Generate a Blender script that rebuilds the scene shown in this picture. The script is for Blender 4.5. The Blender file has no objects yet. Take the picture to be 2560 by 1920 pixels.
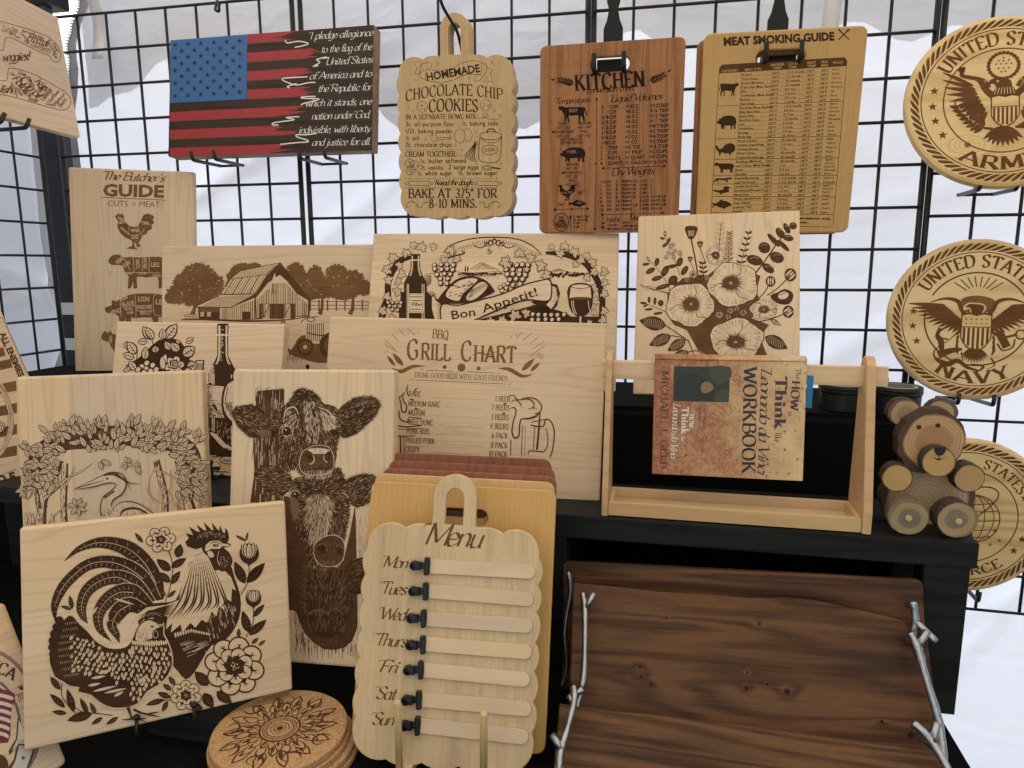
import bpy, bmesh, math, random
import numpy as np
from mathutils import Vector, Matrix
from mathutils.geometry import tessellate_polygon
S = bpy.context.scene
C = S.collection
R = math.radians

# ------------------------------------------------------------------ camera, sky, sun, exposure
cam = bpy.data.cameras.new('camera')
co = bpy.data.objects.new('camera', cam)
C.objects.link(co)
cam.sensor_width = 36.0
cam.lens = 25.015
cam.clip_start = 0.02
cam.clip_end = 500
_m = (Matrix.Rotation(0.21363, 4, 'Z') @ Matrix.Rotation(math.pi / 2 - 0.16891, 4, 'X') @ Matrix.Rotation(-0.00439, 4, 'Z'))
co.matrix_world = Matrix.Translation((0, 0, 1.5)) @ _m
S.camera = co
world = bpy.data.worlds.new('World')
S.world = world
world.use_nodes = True
wn = world.node_tree
SUN_EL, SUN_AZ = R(52), R(-14)
sky = wn.nodes.new('ShaderNodeTexSky')
sky.sky_type = 'NISHITA'
sky.sun_disc = False
sky.sun_elevation = SUN_EL
sky.sun_rotation = SUN_AZ
sky.air_density = 1.3
sky.dust_density = 3.0
sky.ozone_density = 1.0
bg = wn.nodes['Background']
bg.inputs['Strength'].default_value = 0.15
wn.links.new(sky.outputs[0], bg.inputs[0])
sl = bpy.data.lights.new('sun', 'SUN')
sl.energy = 5.0
sl.angle = R(0.5)
sl.color = (1.0, 0.95, 0.88)
so = bpy.data.objects.new('sun', sl)
C.objects.link(so)
_d = Vector((math.sin(SUN_AZ) * math.cos(SUN_EL), math.cos(SUN_AZ) * math.cos(SUN_EL), math.sin(SUN_EL)))
so.rotation_euler = _d.to_track_quat('Z', 'Y').to_euler()
S.view_settings.view_transform = 'Standard'
S.view_settings.look = 'None'
S.view_settings.gamma = 1.0
S.view_settings.use_curve_mapping = False
S.view_settings.exposure = 1.08
S.cycles.max_bounces = 8

# ------------------------------------------------------------------ materials
def nodes(name):
	m = bpy.data.materials.new(name)
	m.use_nodes = True
	nt = m.node_tree
	return m, nt, nt.nodes['Principled BSDF'], nt.nodes, nt.links
def nd(ns, t, **k):
	n = ns.new(t)
	for a, b in k.items():
		if a.startswith('i_'):
			n.inputs[a[2:].replace('_', ' ')].default_value = b
		else:
			setattr(n, a, b)
	return n
def math_(ns, ls, op, a, b=None, clamp=False):
	n = ns.new('ShaderNodeMath')
	n.operation = op
	n.use_clamp = clamp
	for i, v in enumerate((a, b)):
		if v is None:
			continue
		if isinstance(v, (int, float)):
			n.inputs[i].default_value = v
		else:
			ls.new(v, n.inputs[i])
	return n.outputs[0]
def mix_(ns, ls, f, a, b, bt='MIX'):
	n = ns.new('ShaderNodeMix')
	n.data_type = 'RGBA'
	n.blend_type = bt
	for i, v in ((0, f), (6, a), (7, b)):
		if isinstance(v, (int, float)):
			n.inputs[i].default_value = v
		elif isinstance(v, tuple):
			n.inputs[i].default_value = v if len(v) == 4 else v + (1,)
		else:
			ls.new(v, n.inputs[i])
	return n.outputs[2]
def bump_(ns, ls, bsdf, h, strength, dist):
	b = ns.new('ShaderNodeBump')
	b.inputs['Strength'].default_value = strength
	b.inputs['Distance'].default_value = dist
	ls.new(h, b.inputs['Height'])
	ls.new(b.outputs[0], bsdf.inputs['Normal'])
_mats = {}
def plain(name, col, rough=0.6, metal=0.0, noise=0.0, nscale=60, bump=0.0, coat=0.0, spec=0.5):
	if name in _mats:
		return _mats[name]
	m, nt, b, ns, ls = nodes(name)
	b.inputs['Base Color'].default_value = tuple(col) + (1,)
	b.inputs['Roughness'].default_value = rough
	b.inputs['Metallic'].default_value = metal
	b.inputs['Specular IOR Level'].default_value = spec
	if coat:
		b.inputs['Coat Weight'].default_value = coat
	if noise or bump:
		tc = ns.new('ShaderNodeTexCoord')
		n = nd(ns, 'ShaderNodeTexNoise', i_Scale=nscale, i_Detail=4.0)
		ls.new(tc.outputs['Object'], n.inputs['Vector'])
		if noise:
			c2 = tuple(min(1, c * (1 + noise)) for c in col)
			c1 = tuple(c * (1 - noise) for c in col)
			ls.new(mix_(ns, ls, n.outputs[0], c1, c2), b.inputs['Base Color'])
		if bump:
			bump_(ns, ls, b, n.outputs[0], bump, 0.002)
	_mats[name] = m
	return m
def wood(name, light, dark, axis='x', rings=9.0, rw=3.0, ring_amt=0.5, across=9.0, along=1.0, fib=0.35, tone=0.08, rough=0.5,
		 patch=None, patch_amt=0.0, fibs=330.0, knots=None, pores=0.0, bias=0.0):
	"""solid timber: wandering growth-ring lines, fine fibres, a tone of its own for every piece"""
	if name in _mats:
		return _mats[name]
	m, nt, b, ns, ls = nodes(name)
	tc = ns.new('ShaderNodeTexCoord')
	oi = ns.new('ShaderNodeObjectInfo')
	off = math_(ns, ls, 'MULTIPLY', oi.outputs['Random'], 37.0)
	comb = ns.new('ShaderNodeCombineXYZ')
	for i in range(3):
		ls.new(off, comb.inputs[i])
	def coords(al, ac):
		mp = ns.new('ShaderNodeMapping')
		mp.inputs['Scale'].default_value = (al, ac, ac) if axis == 'x' else ((ac, al, ac) if axis == 'y' else (ac, ac, al))
		ls.new(tc.outputs['Object'], mp.inputs['Vector'])
		va = ns.new('ShaderNodeVectorMath')
		va.operation = 'ADD'
		ls.new(mp.outputs[0], va.inputs[0])
		ls.new(comb.outputs[0], va.inputs[1])
		return va.outputs[0]
	n1 = nd(ns, 'ShaderNodeTexNoise', i_Scale=1.0, i_Detail=2.0, i_Roughness=0.45, i_Distortion=0.3)
	ls.new(coords(along, across), n1.inputs['Vector'])
	v = n1.outputs[0]
	if knots:
		for kx, ky, kr, ks in knots:
			kc = ns.new('ShaderNodeVectorMath')
			kc.operation = 'SUBTRACT'
			ls.new(tc.outputs['Object'], kc.inputs[0])
			kc.inputs[1].default_value = (kx, ky, 0)
			km = ns.new('ShaderNodeVectorMath')
			km.operation = 'MULTIPLY'
			ls.new(kc.outputs[0], km.inputs[0])
			km.inputs[1].default_value = (1.0, 1.7, 0.0) if axis == 'x' else (1.7, 1.0, 0.0)
			kl = ns.new('ShaderNodeVectorMath')
			kl.operation = 'LENGTH'
			ls.new(km.outputs[0], kl.inputs[0])
			g = math_(ns, ls, 'DIVIDE', kl.outputs['Value'], kr)
			g = math_(ns, ls, 'POWER', 2.718, math_(ns, ls, 'MULTIPLY', math_(ns, ls, 'MULTIPLY', g, g), -1.0))
			v = math_(ns, ls, 'ADD', v, math_(ns, ls, 'MULTIPLY', g, ks))
	s = math_(ns, ls, 'SINE', math_(ns, ls, 'MULTIPLY', v, rings * 6.283))
	s = math_(ns, ls, 'MULTIPLY', math_(ns, ls, 'ADD', s, 1.0), 0.5)
	s = math_(ns, ls, 'POWER', s, rw)
	f = nd(ns, 'ShaderNodeTexNoise', i_Scale=1.0, i_Detail=3.0, i_Roughness=0.6)
	ls.new(coords(14.0, fibs), f.inputs['Vector'])
	fv = math_(ns, ls, 'SUBTRACT', f.outputs[0], 0.5 - bias)
	amt = math_(ns, ls, 'ADD', math_(ns, ls, 'MULTIPLY', s, ring_amt), math_(ns, ls, 'MULTIPLY', fv, fib), clamp=True)
	col = mix_(ns, ls, amt, light, dark)
	if patch:
		p = nd(ns, 'ShaderNodeTexNoise', i_Scale=1.0, i_Detail=2.5, i_Roughness=0.55)
		ls.new(coords(3.0, 26.0), p.inputs['Vector'])
		pv = math_(ns, ls, 'MULTIPLY', math_(ns, ls, 'SUBTRACT', p.outputs[0], 0.48), 5.0, clamp=True)
		col = mix_(ns, ls, math_(ns, ls, 'MULTIPLY', pv, patch_amt), col, patch)
	if knots:
		kk = None
		for kx, ky, kr, ks in knots:
			kc = ns.new('ShaderNodeVectorMath')
			kc.operation = 'DISTANCE'
			ls.new(tc.outputs['Object'], kc.inputs[0])
			kc.inputs[1].default_value = (kx, ky, 0)
			g = math_(ns, ls, 'SUBTRACT', 1.0, math_(ns, ls, 'DIVIDE', kc.outputs['Value'], kr * 0.30), clamp=True)
			kk = g if kk is None else math_(ns, ls, 'MAXIMUM', kk, g)
		col = mix_(ns, ls, math_(ns, ls, 'MULTIPLY', kk, 1.6, clamp=True), col, tuple(c * 0.3 for c in dark))
	if pores:
		q = nd(ns, 'ShaderNodeTexNoise', i_Scale=1.0, i_Detail=1.0)
		ls.new(coords(60.0, 900.0), q.inputs['Vector'])
		qv = math_(ns, ls, 'MULTIPLY', math_(ns, ls, 'SUBTRACT', q.outputs[0], 0.62), 9.0, clamp=True)
		col = mix_(ns, ls, math_(ns, ls, 'MULTIPLY', qv, pores), col, tuple(c * 0.5 for c in dark))
	hsv = ns.new('ShaderNodeHueSaturation')
	ls.new(col, hsv.inputs['Color'])
	rv = math_(ns, ls, 'FRACT', math_(ns, ls, 'MULTIPLY', oi.outputs['Random'], 7.31))
	ls.new(math_(ns, ls, 'ADD', math_(ns, ls, 'MULTIPLY', rv, 2 * tone), 1.0 - tone), hsv.inputs['Value'])
	rs = math_(ns, ls, 'FRACT', math_(ns, ls, 'MULTIPLY', oi.outputs['Random'], 3.77))
	ls.new(math_(ns, ls, 'ADD', math_(ns, ls, 'MULTIPLY', rs, 0.16), 0.92), hsv.inputs['Saturation'])
	ls.new(hsv.outputs[0], b.inputs['Base Color'])
	b.inputs['Roughness'].default_value = rough
	b.inputs['Specular IOR Level'].default_value = 0.12 if 'walnut' in name else 0.25
	bump_(ns, ls, b, math_(ns, ls, 'SUBTRACT', f.outputs[0], s), 0.12, 0.0006)
	_mats[name] = m
	return m
def burn(name, col, var=0.35, axis='x'):
	"""laser-burnt wood: charred tone still crossed by the grain"""
	if name in _mats:
		return _mats[name]
	m, nt, b, ns, ls = nodes(name)
	tc = ns.new('ShaderNodeTexCoord')
	mp = ns.new('ShaderNodeMapping')
	mp.inputs['Scale'].default_value = (14, 260, 260) if axis == 'x' else (260, 14, 260)
	ls.new(tc.outputs['Object'], mp.inputs['Vector'])
	n = nd(ns, 'ShaderNodeTexNoise', i_Scale=1.0, i_Detail=3.0)
	ls.new(mp.outputs[0], n.inputs['Vector'])
	n2 = nd(ns, 'ShaderNodeTexNoise', i_Scale=22.0, i_Detail=2.0)
	ls.new(tc.outputs['Object'], n2.inputs['Vector'])
	f = math_(ns, ls, 'MULTIPLY', math_(ns, ls, 'ADD', n.outputs[0], n2.outputs[0]), 0.5)
	f = math_(ns, ls, 'ADD', math_(ns, ls, 'MULTIPLY', math_(ns, ls, 'SUBTRACT', f, 0.5), 2.2), 0.5, clamp=True)
	ls.new(mix_(ns, ls, f, tuple(c * (1 - var) for c in col), tuple(c * (1 + var) for c in col)), b.inputs['Base Color'])
	b.inputs['Roughness'].default_value = 0.75
	b.inputs['Specular IOR Level'].default_value = 0.15
	_mats[name] = m
	return m
def slice_mat(name, light, dark, rim, r, dx=0.0, dy=0.0, stain=None):
	"""sawn end grain of a log slice: rings round an off-centre pith"""
	m, nt, b, ns, ls = nodes(name)
	tc = ns.new('ShaderNodeTexCoord')
	no = nd(ns, 'ShaderNodeTexNoise', i_Scale=3.0 / r * 0.35, i_Detail=2.0)
	ls.new(tc.outputs['Object'], no.inputs['Vector'])
	va = ns.new('ShaderNodeVectorMath')
	va.operation = 'SUBTRACT'
	ls.new(tc.outputs['Object'], va.inputs[0])
	va.inputs[1].default_value = (dx, dy, 0)
	vm = ns.new('ShaderNodeVectorMath')
	vm.operation = 'MULTIPLY'
	vm.inputs[1].default_value = (1, 1, 0)
	ls.new(va.outputs[0], vm.inputs[0])
	vl = ns.new('ShaderNodeVectorMath')
	vl.operation = 'LENGTH'
	ls.new(vm.outputs[0], vl.inputs[0])
	rr = math_(ns, ls, 'DIVIDE', vl.outputs['Value'], r)
	rn = math_(ns, ls, 'ADD', rr, math_(ns, ls, 'MULTIPLY', math_(ns, ls, 'SUBTRACT', no.outputs[0], 0.5), 0.22))
	s = math_(ns, ls, 'SINE', math_(ns, ls, 'MULTIPLY', rn, 58.0))
	s = math_(ns, ls, 'POWER', math_(ns, ls, 'MULTIPLY', math_(ns, ls, 'ADD', s, 1.0), 0.5), 2.0)
	no2 = nd(ns, 'ShaderNodeTexNoise', i_Scale=1.2 / r, i_Detail=4.0)
	ls.new(tc.outputs['Object'], no2.inputs['Vector'])
	col = mix_(ns, ls, math_(ns, ls, 'MULTIPLY', s, 0.55), light, dark)
	col = mix_(ns, ls, math_(ns, ls, 'MULTIPLY', no2.outputs[0], 0.45), col, dark)
	heart = math_(ns, ls, 'MULTIPLY', math_(ns, ls, 'SUBTRACT', 0.62, rn), 8.0, clamp=True)
	if stain:
		col = mix_(ns, ls, math_(ns, ls, 'MULTIPLY', heart, 0.65), col, stain)
	edge = math_(ns, ls, 'MULTIPLY', math_(ns, ls, 'SUBTRACT', rn, 0.88), 14.0, clamp=True)
	col = mix_(ns, ls, edge, col, rim)
	ls.new(col, b.inputs['Base Color'])
	b.inputs['Roughness'].default_value = 0.6
	bump_(ns, ls, b, s, 0.15, 0.0005)
	return m

MAPLE = ((0.71, 0.53, 0.345), (0.50, 0.335, 0.195))
def maple(axis, tag=''):
	return wood('maple_' + axis + tag, MAPLE[0], MAPLE[1], axis, rings=15, rw=7, ring_amt=0.36, across=14, along=0.9, fib=0.30, tone=0.075)
M_BAMBOO = wood('bamboo', (0.58, 0.365, 0.150), (0.42, 0.235, 0.080), 'y', rings=30, rw=1.2, ring_amt=0.25, across=40, along=0.6, fib=0.9, fibs=420, tone=0.04)
M_OAK = wood('oiled_pale_hardwood', (0.60, 0.42, 0.225), (0.42, 0.27, 0.13), 'y', rings=10, rw=2, ring_amt=0.3, across=22, along=1.5, fib=0.7, pores=0.3)
M_ACACIA = wood('reddish_acacia', (0.37, 0.175, 0.082), (0.17, 0.066, 0.030), 'y', rings=9, rw=1.5, ring_amt=0.5, across=24, along=1.2, fib=1.1, pores=0.6)
M_RED = wood('red_mahogany', (0.27, 0.098, 0.050), (0.14, 0.044, 0.022), 'y', rings=10, rw=1.5, ring_amt=0.4, across=20, along=2, fib=0.8, pores=0.5, tone=0.2)
M_RUBBER = wood('rubberwood', (0.70, 0.525, 0.31), (0.47, 0.315, 0.17), 'y', rings=5, rw=1.0, ring_amt=0.3, across=24, along=0.8, fib=1.0, patch=(0.50, 0.33, 0.21), patch_amt=0.7, pores=0.3)
M_PINE = wood('varnished_pine', (0.72, 0.53, 0.265), (0.50, 0.30, 0.11), 'x', rings=8, rw=2.0, ring_amt=0.5, across=8, along=1.2, fib=0.25, tone=0.03, rough=0.35,
			  knots=[(-0.052, -0.075, 0.022, 0.5)])
M_PINE2 = wood('varnished_pine_clear', (0.72, 0.53, 0.265), (0.48, 0.285, 0.11), 'x', rings=9, rw=2.0, ring_amt=0.55, across=7, along=1.0, fib=0.25, tone=0.03, rough=0.35,
			   knots=[(0.085, -0.02, 0.02, 0.35)])
M_PINE3 = wood('varnished_pine_knotty', (0.72, 0.53, 0.265), (0.46, 0.27, 0.10), 'x', rings=11, rw=2.0, ring_amt=0.6, across=11, along=1.0, fib=0.25, tone=0.03, rough=0.35,
			   knots=[(0.096, 0.092, 0.012, 0.5)])
M_WALNUT = wood('walnut', (0.145, 0.070, 0.032), (0.024, 0.012, 0.008), 'x', rings=8, rw=1.3, ring_amt=0.62, across=17, along=1.7, fib=1.2, tone=0.05, rough=0.40,
				patch=(0.022, 0.012, 0.011), patch_amt=0.5, pores=0.35, fibs=420,
				knots=[(-0.135, 0.10, 0.010, 0.06), (-0.133, 0.088, 0.010, 0.06), (-0.120, 0.080, 0.009, 0.05), (0.0, 0.085, 0.012, 0.08), (0.002, 0.104, 0.008, 0.05), (0.05, 0.085, 0.018, 0.12), (0.026, 0.092, 0.008, 0.05), (0.02, 0.165, 0.009, 0.06), (-0.10, 0.165, 0.006, 0.04), (0.160, 0.06, 0.009, 0.06)])
M_WALNUT2 = wood('walnut_striped', (0.150, 0.073, 0.034), (0.026, 0.013, 0.008), 'x', rings=10, rw=1.3, ring_amt=0.62, across=20, along=1.0, fib=1.2, tone=0.06, rough=0.42,
				 patch=(0.015, 0.008, 0.007), patch_amt=0.6, pores=0.35)
M_BLACKMET = plain('black_powder_coat', (0.010, 0.010, 0.010), 0.42, spec=0.35)
M_RUBBERB = plain('black_rubber', (0.012, 0.012, 0.012), 0.6, spec=0.3)
M_CLOTH = plain('black_table_cloth', (0.005, 0.005, 0.005), 0.95, noise=0.3, nscale=300, bump=0.3, spec=0.08)
M_BLACKWOOD = wood('black_stained_wood', (0.016, 0.017, 0.017), (0.006, 0.006, 0.006), 'x', rings=6, rw=2, ring_amt=0.7, across=14, along=1.0, fib=1.2, fibs=240, rough=0.6)
M_BLACKWOOD.node_tree.nodes['Principled BSDF'].inputs['Specular IOR Level'].default_value = 0.2
M_STEEL = plain('cast_pewter', (0.36, 0.38, 0.40), 0.33, 1.0, noise=0.35, nscale=120, bump=0.35)
M_DOWEL = wood('pine_dowel', (0.60, 0.44, 0.22), (0.48, 0.32, 0.14), 'z', rings=6, rw=2, ring_amt=0.4, across=40, along=2, fib=0.5)

# ------------------------------------------------------------------ objects
def put(name, me, mats, parent=None, loc=None):
	o = bpy.data.objects.new(name, me)
	C.objects.link(o)
	if not isinstance(mats, (list, tuple)):
		mats = [mats]
	if len(me.materials) == 0:
		for m in mats:
			me.materials.append(m)
	if parent is not None:
		o.parent = parent
	if loc is not None:
		o.location = loc
	return o
def tag(o, label=None, cat=None, group=None, kind=None):
	if label: o['label'] = label
	if cat: o['category'] = cat
	if group: o['group'] = group
	if kind: o['kind'] = kind
	return o
def empty(name, label, cat, mw=None, group=None):
	o = bpy.data.objects.new(name, None)
	o.empty_display_size = 0.02
	C.objects.link(o)
	if mw is not None:
		o.matrix_world = mw
	return tag(o, label, cat, group)
def pose(tilt, yaw, roll, x, y, z):
	"""frame of a leaning board: x along it, y up its face, z out of its face"""
	t = R(tilt)
	B = Matrix(((1, 0, 0, 0), (0, math.sin(t), -math.cos(t), 0), (0, math.cos(t), math.sin(t), 0), (0, 0, 0, 1)))
	return Matrix.Translation((x, y, z)) @ Matrix.Rotation(R(yaw), 4, 'Z') @ B @ Matrix.Rotation(R(roll), 4, 'Z')
def mesh(name, v, f, smooth=False):
	me = bpy.data.meshes.new(name)
	me.from_pydata([tuple(p) for p in v], [], f)
	me.update()
	if smooth:
		me.polygons.foreach_set('use_smooth', [True] * len(me.polygons))
	return me
def box_me(name, x0, x1, y0, y1, z0, z1, bev=0.0, seg=2):
	bm = bmesh.new()
	bmesh.ops.create_cube(bm, size=1.0)
	for v in bm.verts:
		v.co = Vector(((x0 + x1) / 2 + v.co.x * (x1 - x0), (y0 + y1) / 2 + v.co.y * (y1 - y0), (z0 + z1) / 2 + v.co.z * (z1 - z0)))
	if bev:
		bmesh.ops.bevel(bm, geom=bm.edges[:], offset=bev, segments=seg, affect='EDGES', profile=0.7)
	me = bpy.data.meshes.new(name)
	bm.to_mesh(me)
	bm.free()
	return me
def area2(p):
	return sum(p[i][0] * p[(i + 1) % len(p)][1] - p[(i + 1) % len(p)][0] * p[i][1] for i in range(len(p)))
def inset(p, d):
	n = len(p)
	out = []
	for i in range(n):
		a, b, c = p[i - 1], p[i], p[(i + 1) % n]
		e1 = (b[0] - a[0], b[1] - a[1]); e2 = (c[0] - b[0], c[1] - b[1])
		l1 = math.hypot(*e1) or 1e-9; l2 = math.hypot(*e2) or 1e-9
		nx = -e1[1] / l1 - e2[1] / l2; ny = e1[0] / l1 + e2[0] / l2
		l = math.hypot(nx, ny) or 1e-9
		k = d / max(0.55, l / 2) / l
		out.append((b[0] + nx * k, b[1] + ny * k))
	return out
def slab(name, outline, t, c=0.002, holes=(), seg=2):
	"""board of any outline: front at z=0, back at z=-t, rounded arrises"""
	if area2(outline) < 0:
		outline = outline[::-1]
	loops = [list(outline)] + [h if area2(h) < 0 else h[::-1] for h in holes]
	V, F = [], []
	fr, bk = [], []
	prof = [(c, 0.0)]
	for i in range(1, seg + 1):
		a = i / seg * math.pi / 2
		prof.append((c * (1 - math.sin(a)), -c * (1 - math.cos(a))))
	prof += [(d, -t - z) for d, z in prof[::-1]]
	for lp in loops:
		n = len(lp)
		base = len(V)
		for d, z in prof:
			q = inset(lp, d)
			V += [(x, y, z) for x, y in q]
		for r in range(len(prof) - 1):
			for i in range(n):
				j = (i + 1) % n
				a = base + r * n
				F.append((a + i, a + n + i, a + n + j, a + j))
		fr.append((base, [V[base + i] for i in range(n)]))
		bb = base + (len(prof) - 1) * n
		bk.append((bb, [V[bb + i] for i in range(n)]))
	for side, rev in ((fr, False), (bk, True)):
		idx = []
		for b0, pts in side:
			idx += [b0 + i for i in range(len(pts))]
		for tri in tessellate_polygon([[Vector((p[0], p[1], 0)) for p in pts] for _, pts in side]):
			a, b, c_ = (idx[k] for k in tri)
			x = (V[b][0] - V[a][0]) * (V[c_][1] - V[a][1]) - (V[c_][0] - V[a][0]) * (V[b][1] - V[a][1])
			if (x > 0) == rev:
				b, c_ = c_, b
			F.append((a, b, c_))
	return mesh(name, V, F)
def rrect(x0, x1, y0, y1, r, n=5):
	p = []
	for cx, cy, a0 in ((x1 - r, y1 - r, 0), (x0 + r, y1 - r, 90), (x0 + r, y0 + r, 180), (x1 - r, y0 + r, 270)):
		for i in range(n + 1):
			a = R(a0 + 90 * i / n)
			p.append((cx + r * math.cos(a), cy + r * math.sin(a)))
	return p
def circle(r, n=64, cx=0, cy=0):
	return [(cx + r * math.cos(2 * math.pi * i / n), cy + r * math.sin(2 * math.pi * i / n)) for i in range(n)]
def cut_strips(me, cuts, axis, name, mat, parent):
	"""saw one slab into the glued strips it is made of; each strip is a part"""
	lo = [-9.0] + cuts
	hi = cuts + [9.0]
	out = []
	for a, b in zip(lo, hi):
		bm = bmesh.new()
		bm.from_mesh(me)
		for pos, sgn in ((a, -1), (b, 1)):
			if abs(pos) > 5:
				continue
			p = Vector((pos, 0, 0)) if axis == 'x' else Vector((0, pos, 0))
			nrm = Vector((sgn, 0, 0)) if axis == 'x' else Vector((0, sgn, 0))
			r = bmesh.ops.bisect_plane(bm, geom=bm.verts[:] + bm.edges[:] + bm.faces[:], plane_co=p, plane_no=nrm, clear_outer=True)
			ed = [e for e in r['geom_cut'] if isinstance(e, bmesh.types.BMEdge)]
			if ed:
				bmesh.ops.holes_fill(bm, edges=ed)
		m2 = bpy.data.meshes.new(name)
		bm.to_mesh(m2)
		bm.free()
		out.append(put(name, m2, mat, parent))
	return out
def tube_me(name, pts, r, n=8, smooth=True, cap=True):
	"""round bar through points; r a number or one per point"""
	pts = [Vector(p) for p in pts]
	rs = r if isinstance(r, (list, tuple)) else [r] * len(pts)
	V, F = [], []
	up = None
	for i, p in enumerate(pts):
		d = (pts[min(i + 1, len(pts) - 1)] - pts[max(i - 1, 0)]).normalized()
		if up is None:
			up = d.orthogonal().normalized()
		up = (up - d * up.dot(d)).normalized()
		w = d.cross(up)
		for k in range(n):
			a = 2 * math.pi * k / n
			V.append(p + (up * math.cos(a) + w * math.sin(a)) * rs[i])
	for i in range(len(pts) - 1):
		for k in range(n):
			a, b = i * n + k, i * n + (k + 1) % n
			F.append((a, b, b + n, a + n))
	if cap:
		F.append(tuple(range(n))[::-1])
		F.append(tuple(range((len(pts) - 1) * n, len(pts) * n)))
	me = mesh(name, V, F)
	if smooth:
		me.polygons.foreach_set('use_smooth', [len(p.vertices) == 4 for p in me.polygons])
	return me
def bend(pts, rad=0.006, n=4):
	"""round the inner corners of a polyline"""
	pts = [Vector(p) for p in pts]
	out = [pts[0]]
	for a, b, c in zip(pts, pts[1:], pts[2:]):
		r = min(rad, (a - b).length * 0.45, (c - b).length * 0.45)
		p, q = b + (a - b).normalized() * r, b + (c - b).normalized() * r
		for i in range(n + 1):
			t = i / n
			out.append(p * (1 - t) ** 2 + b * 2 * t * (1 - t) + q * t * t)
	return out + [pts[-1]]
def lathe_me(name, prof, n=32, smooth=True):
	V, F = [], []
	for r, z in prof:
		for k in range(n):
			a = 2 * math.pi * k / n
			V.append((r * math.cos(a), r * math.sin(a), z))
	for i in range(len(prof) - 1):
		for k in range(n):
			F.append((i * n + k, i * n + (k + 1) % n, (i + 1) * n + (k + 1) % n, (i + 1) * n + k))
	F.append(tuple(range(n))[::-1])
	F.append(tuple(range((len(prof) - 1) * n, len(prof) * n)))
	me = mesh(name, V, F)
	return me
def join_me(name, mes):
	bm = bmesh.new()
	for m in mes:
		bm.from_mesh(m)
	me = bpy.data.meshes.new(name)
	bm.to_mesh(me)
	bm.free()
	return me

# ------------------------------------------------------------------ the setting
def struct(name, me, m):
	return tag(put(name, me, m), kind='structure')
def ground():
	g = mesh('ground', [(-90, -90, 0), (90, -90, 0), (90, 90, 0), (-90, 90, 0)], [(0, 1, 2, 3)])
	m, nt, b, ns, ls = nodes('trodden_grass')
	tc = ns.new('ShaderNodeTexCoord')
	n1 = nd(ns, 'ShaderNodeTexNoise', i_Scale=60.0, i_Detail=8.0)
	n2 = nd(ns, 'ShaderNodeTexNoise', i_Scale=0.8, i_Detail=5.0)
	for n in (n1, n2):
		ls.new(tc.outputs['Object'], n.inputs['Vector'])
	c = mix_(ns, ls, n1.outputs[0], (0.10, 0.095, 0.05), (0.22, 0.20, 0.13))
	c = mix_(ns, ls, n2.outputs[0], c, (0.26, 0.24, 0.20))
	ls.new(c, b.inputs['Base Color'])
	b.inputs['Roughness'].default_value = 0.95
	struct('ground', g, m)
ground()

def fabric(name='white_tent_fabric', trc=(0.335, 0.37, 0.455, 1)):
	m, nt, b, ns, ls = nodes(name)
	b.inputs['Base Color'].default_value = (0.80, 0.80, 0.82, 1)
	b.inputs['Roughness'].default_value = 0.8
	tr = ns.new('ShaderNodeBsdfTranslucent')
	tr.inputs['Color'].default_value = trc
	mx = ns.new('ShaderNodeMixShader')
	mx.inputs[0].default_value = 0.5
	ls.new(b.outputs[0], mx.inputs[1])
	ls.new(tr.outputs[0], mx.inputs[2])
	ls.new(mx.outputs[0], ns['Material Output'].inputs['Surface'])
	tc = ns.new('ShaderNodeTexCoord')
	hs = []
	for sc, rot, scl in ((5.0, 0.55, (1.0, 1.0, 3.2)), (14.0, -0.5, (1.0, 1.0, 2.0)), (40.0, 0.3, (1, 1, 1.5))):
		mp = ns.new('ShaderNodeMapping')
		mp.inputs['Rotation'].default_value = (0, rot, rot)
		mp.inputs['Scale'].default_value = scl
		ls.new(tc.outputs['Object'], mp.inputs['Vector'])
		n = nd(ns, 'ShaderNodeTexNoise', i_Scale=sc, i_Detail=3.0, i_Distortion=0.8)
		n.noise_type = 'RIDGED_MULTIFRACTAL' if sc < 20 else 'FBM'
		ls.new(mp.outputs[0], n.inputs['Vector'])
		hs.append(math_(ns, ls, 'MULTIPLY', n.outputs[0], 1.0 / sc))
	h = math_(ns, ls, 'ADD', math_(ns, ls, 'ADD', hs[0], hs[1]), hs[2])
	bp = ns.new('ShaderNodeBump')
	bp.inputs['Strength'].default_value = 0.5
	bp.inputs['Distance'].default_value = 0.10
	ls.new(h, bp.inputs['Height'])
	ls.new(bp.outputs[0], b.inputs['Normal'])
	b2 = ns.new('ShaderNodeBump')
	b2.inputs['Strength'].default_value = 0.15
	b2.inputs['Distance'].default_value = 0.10
	ls.new(h, b2.inputs['Height'])
	ls.new(b2.outputs[0], tr.inputs['Normal'])
	return m
M_FAB = fabric()
M_ROOF = fabric('canopy_fabric', (0.60, 0.54, 0.44, 1))
M_FLAP = fabric('flap_fabric', (0.86, 0.86, 0.88, 1))
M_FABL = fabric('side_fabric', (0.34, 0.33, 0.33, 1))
M_ZIP = plain('grey_zip_tape', (0.42, 0.41, 0.44), 0.8)
M_ZIPT = plain('white_zip_teeth', (0.75, 0.75, 0.76), 0.6)
M_STRAP = plain('white_webbing', (0.72, 0.72, 0.73), 0.8, noise=0.1, nscale=200)
rng = np.random.default_rng(5)
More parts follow.
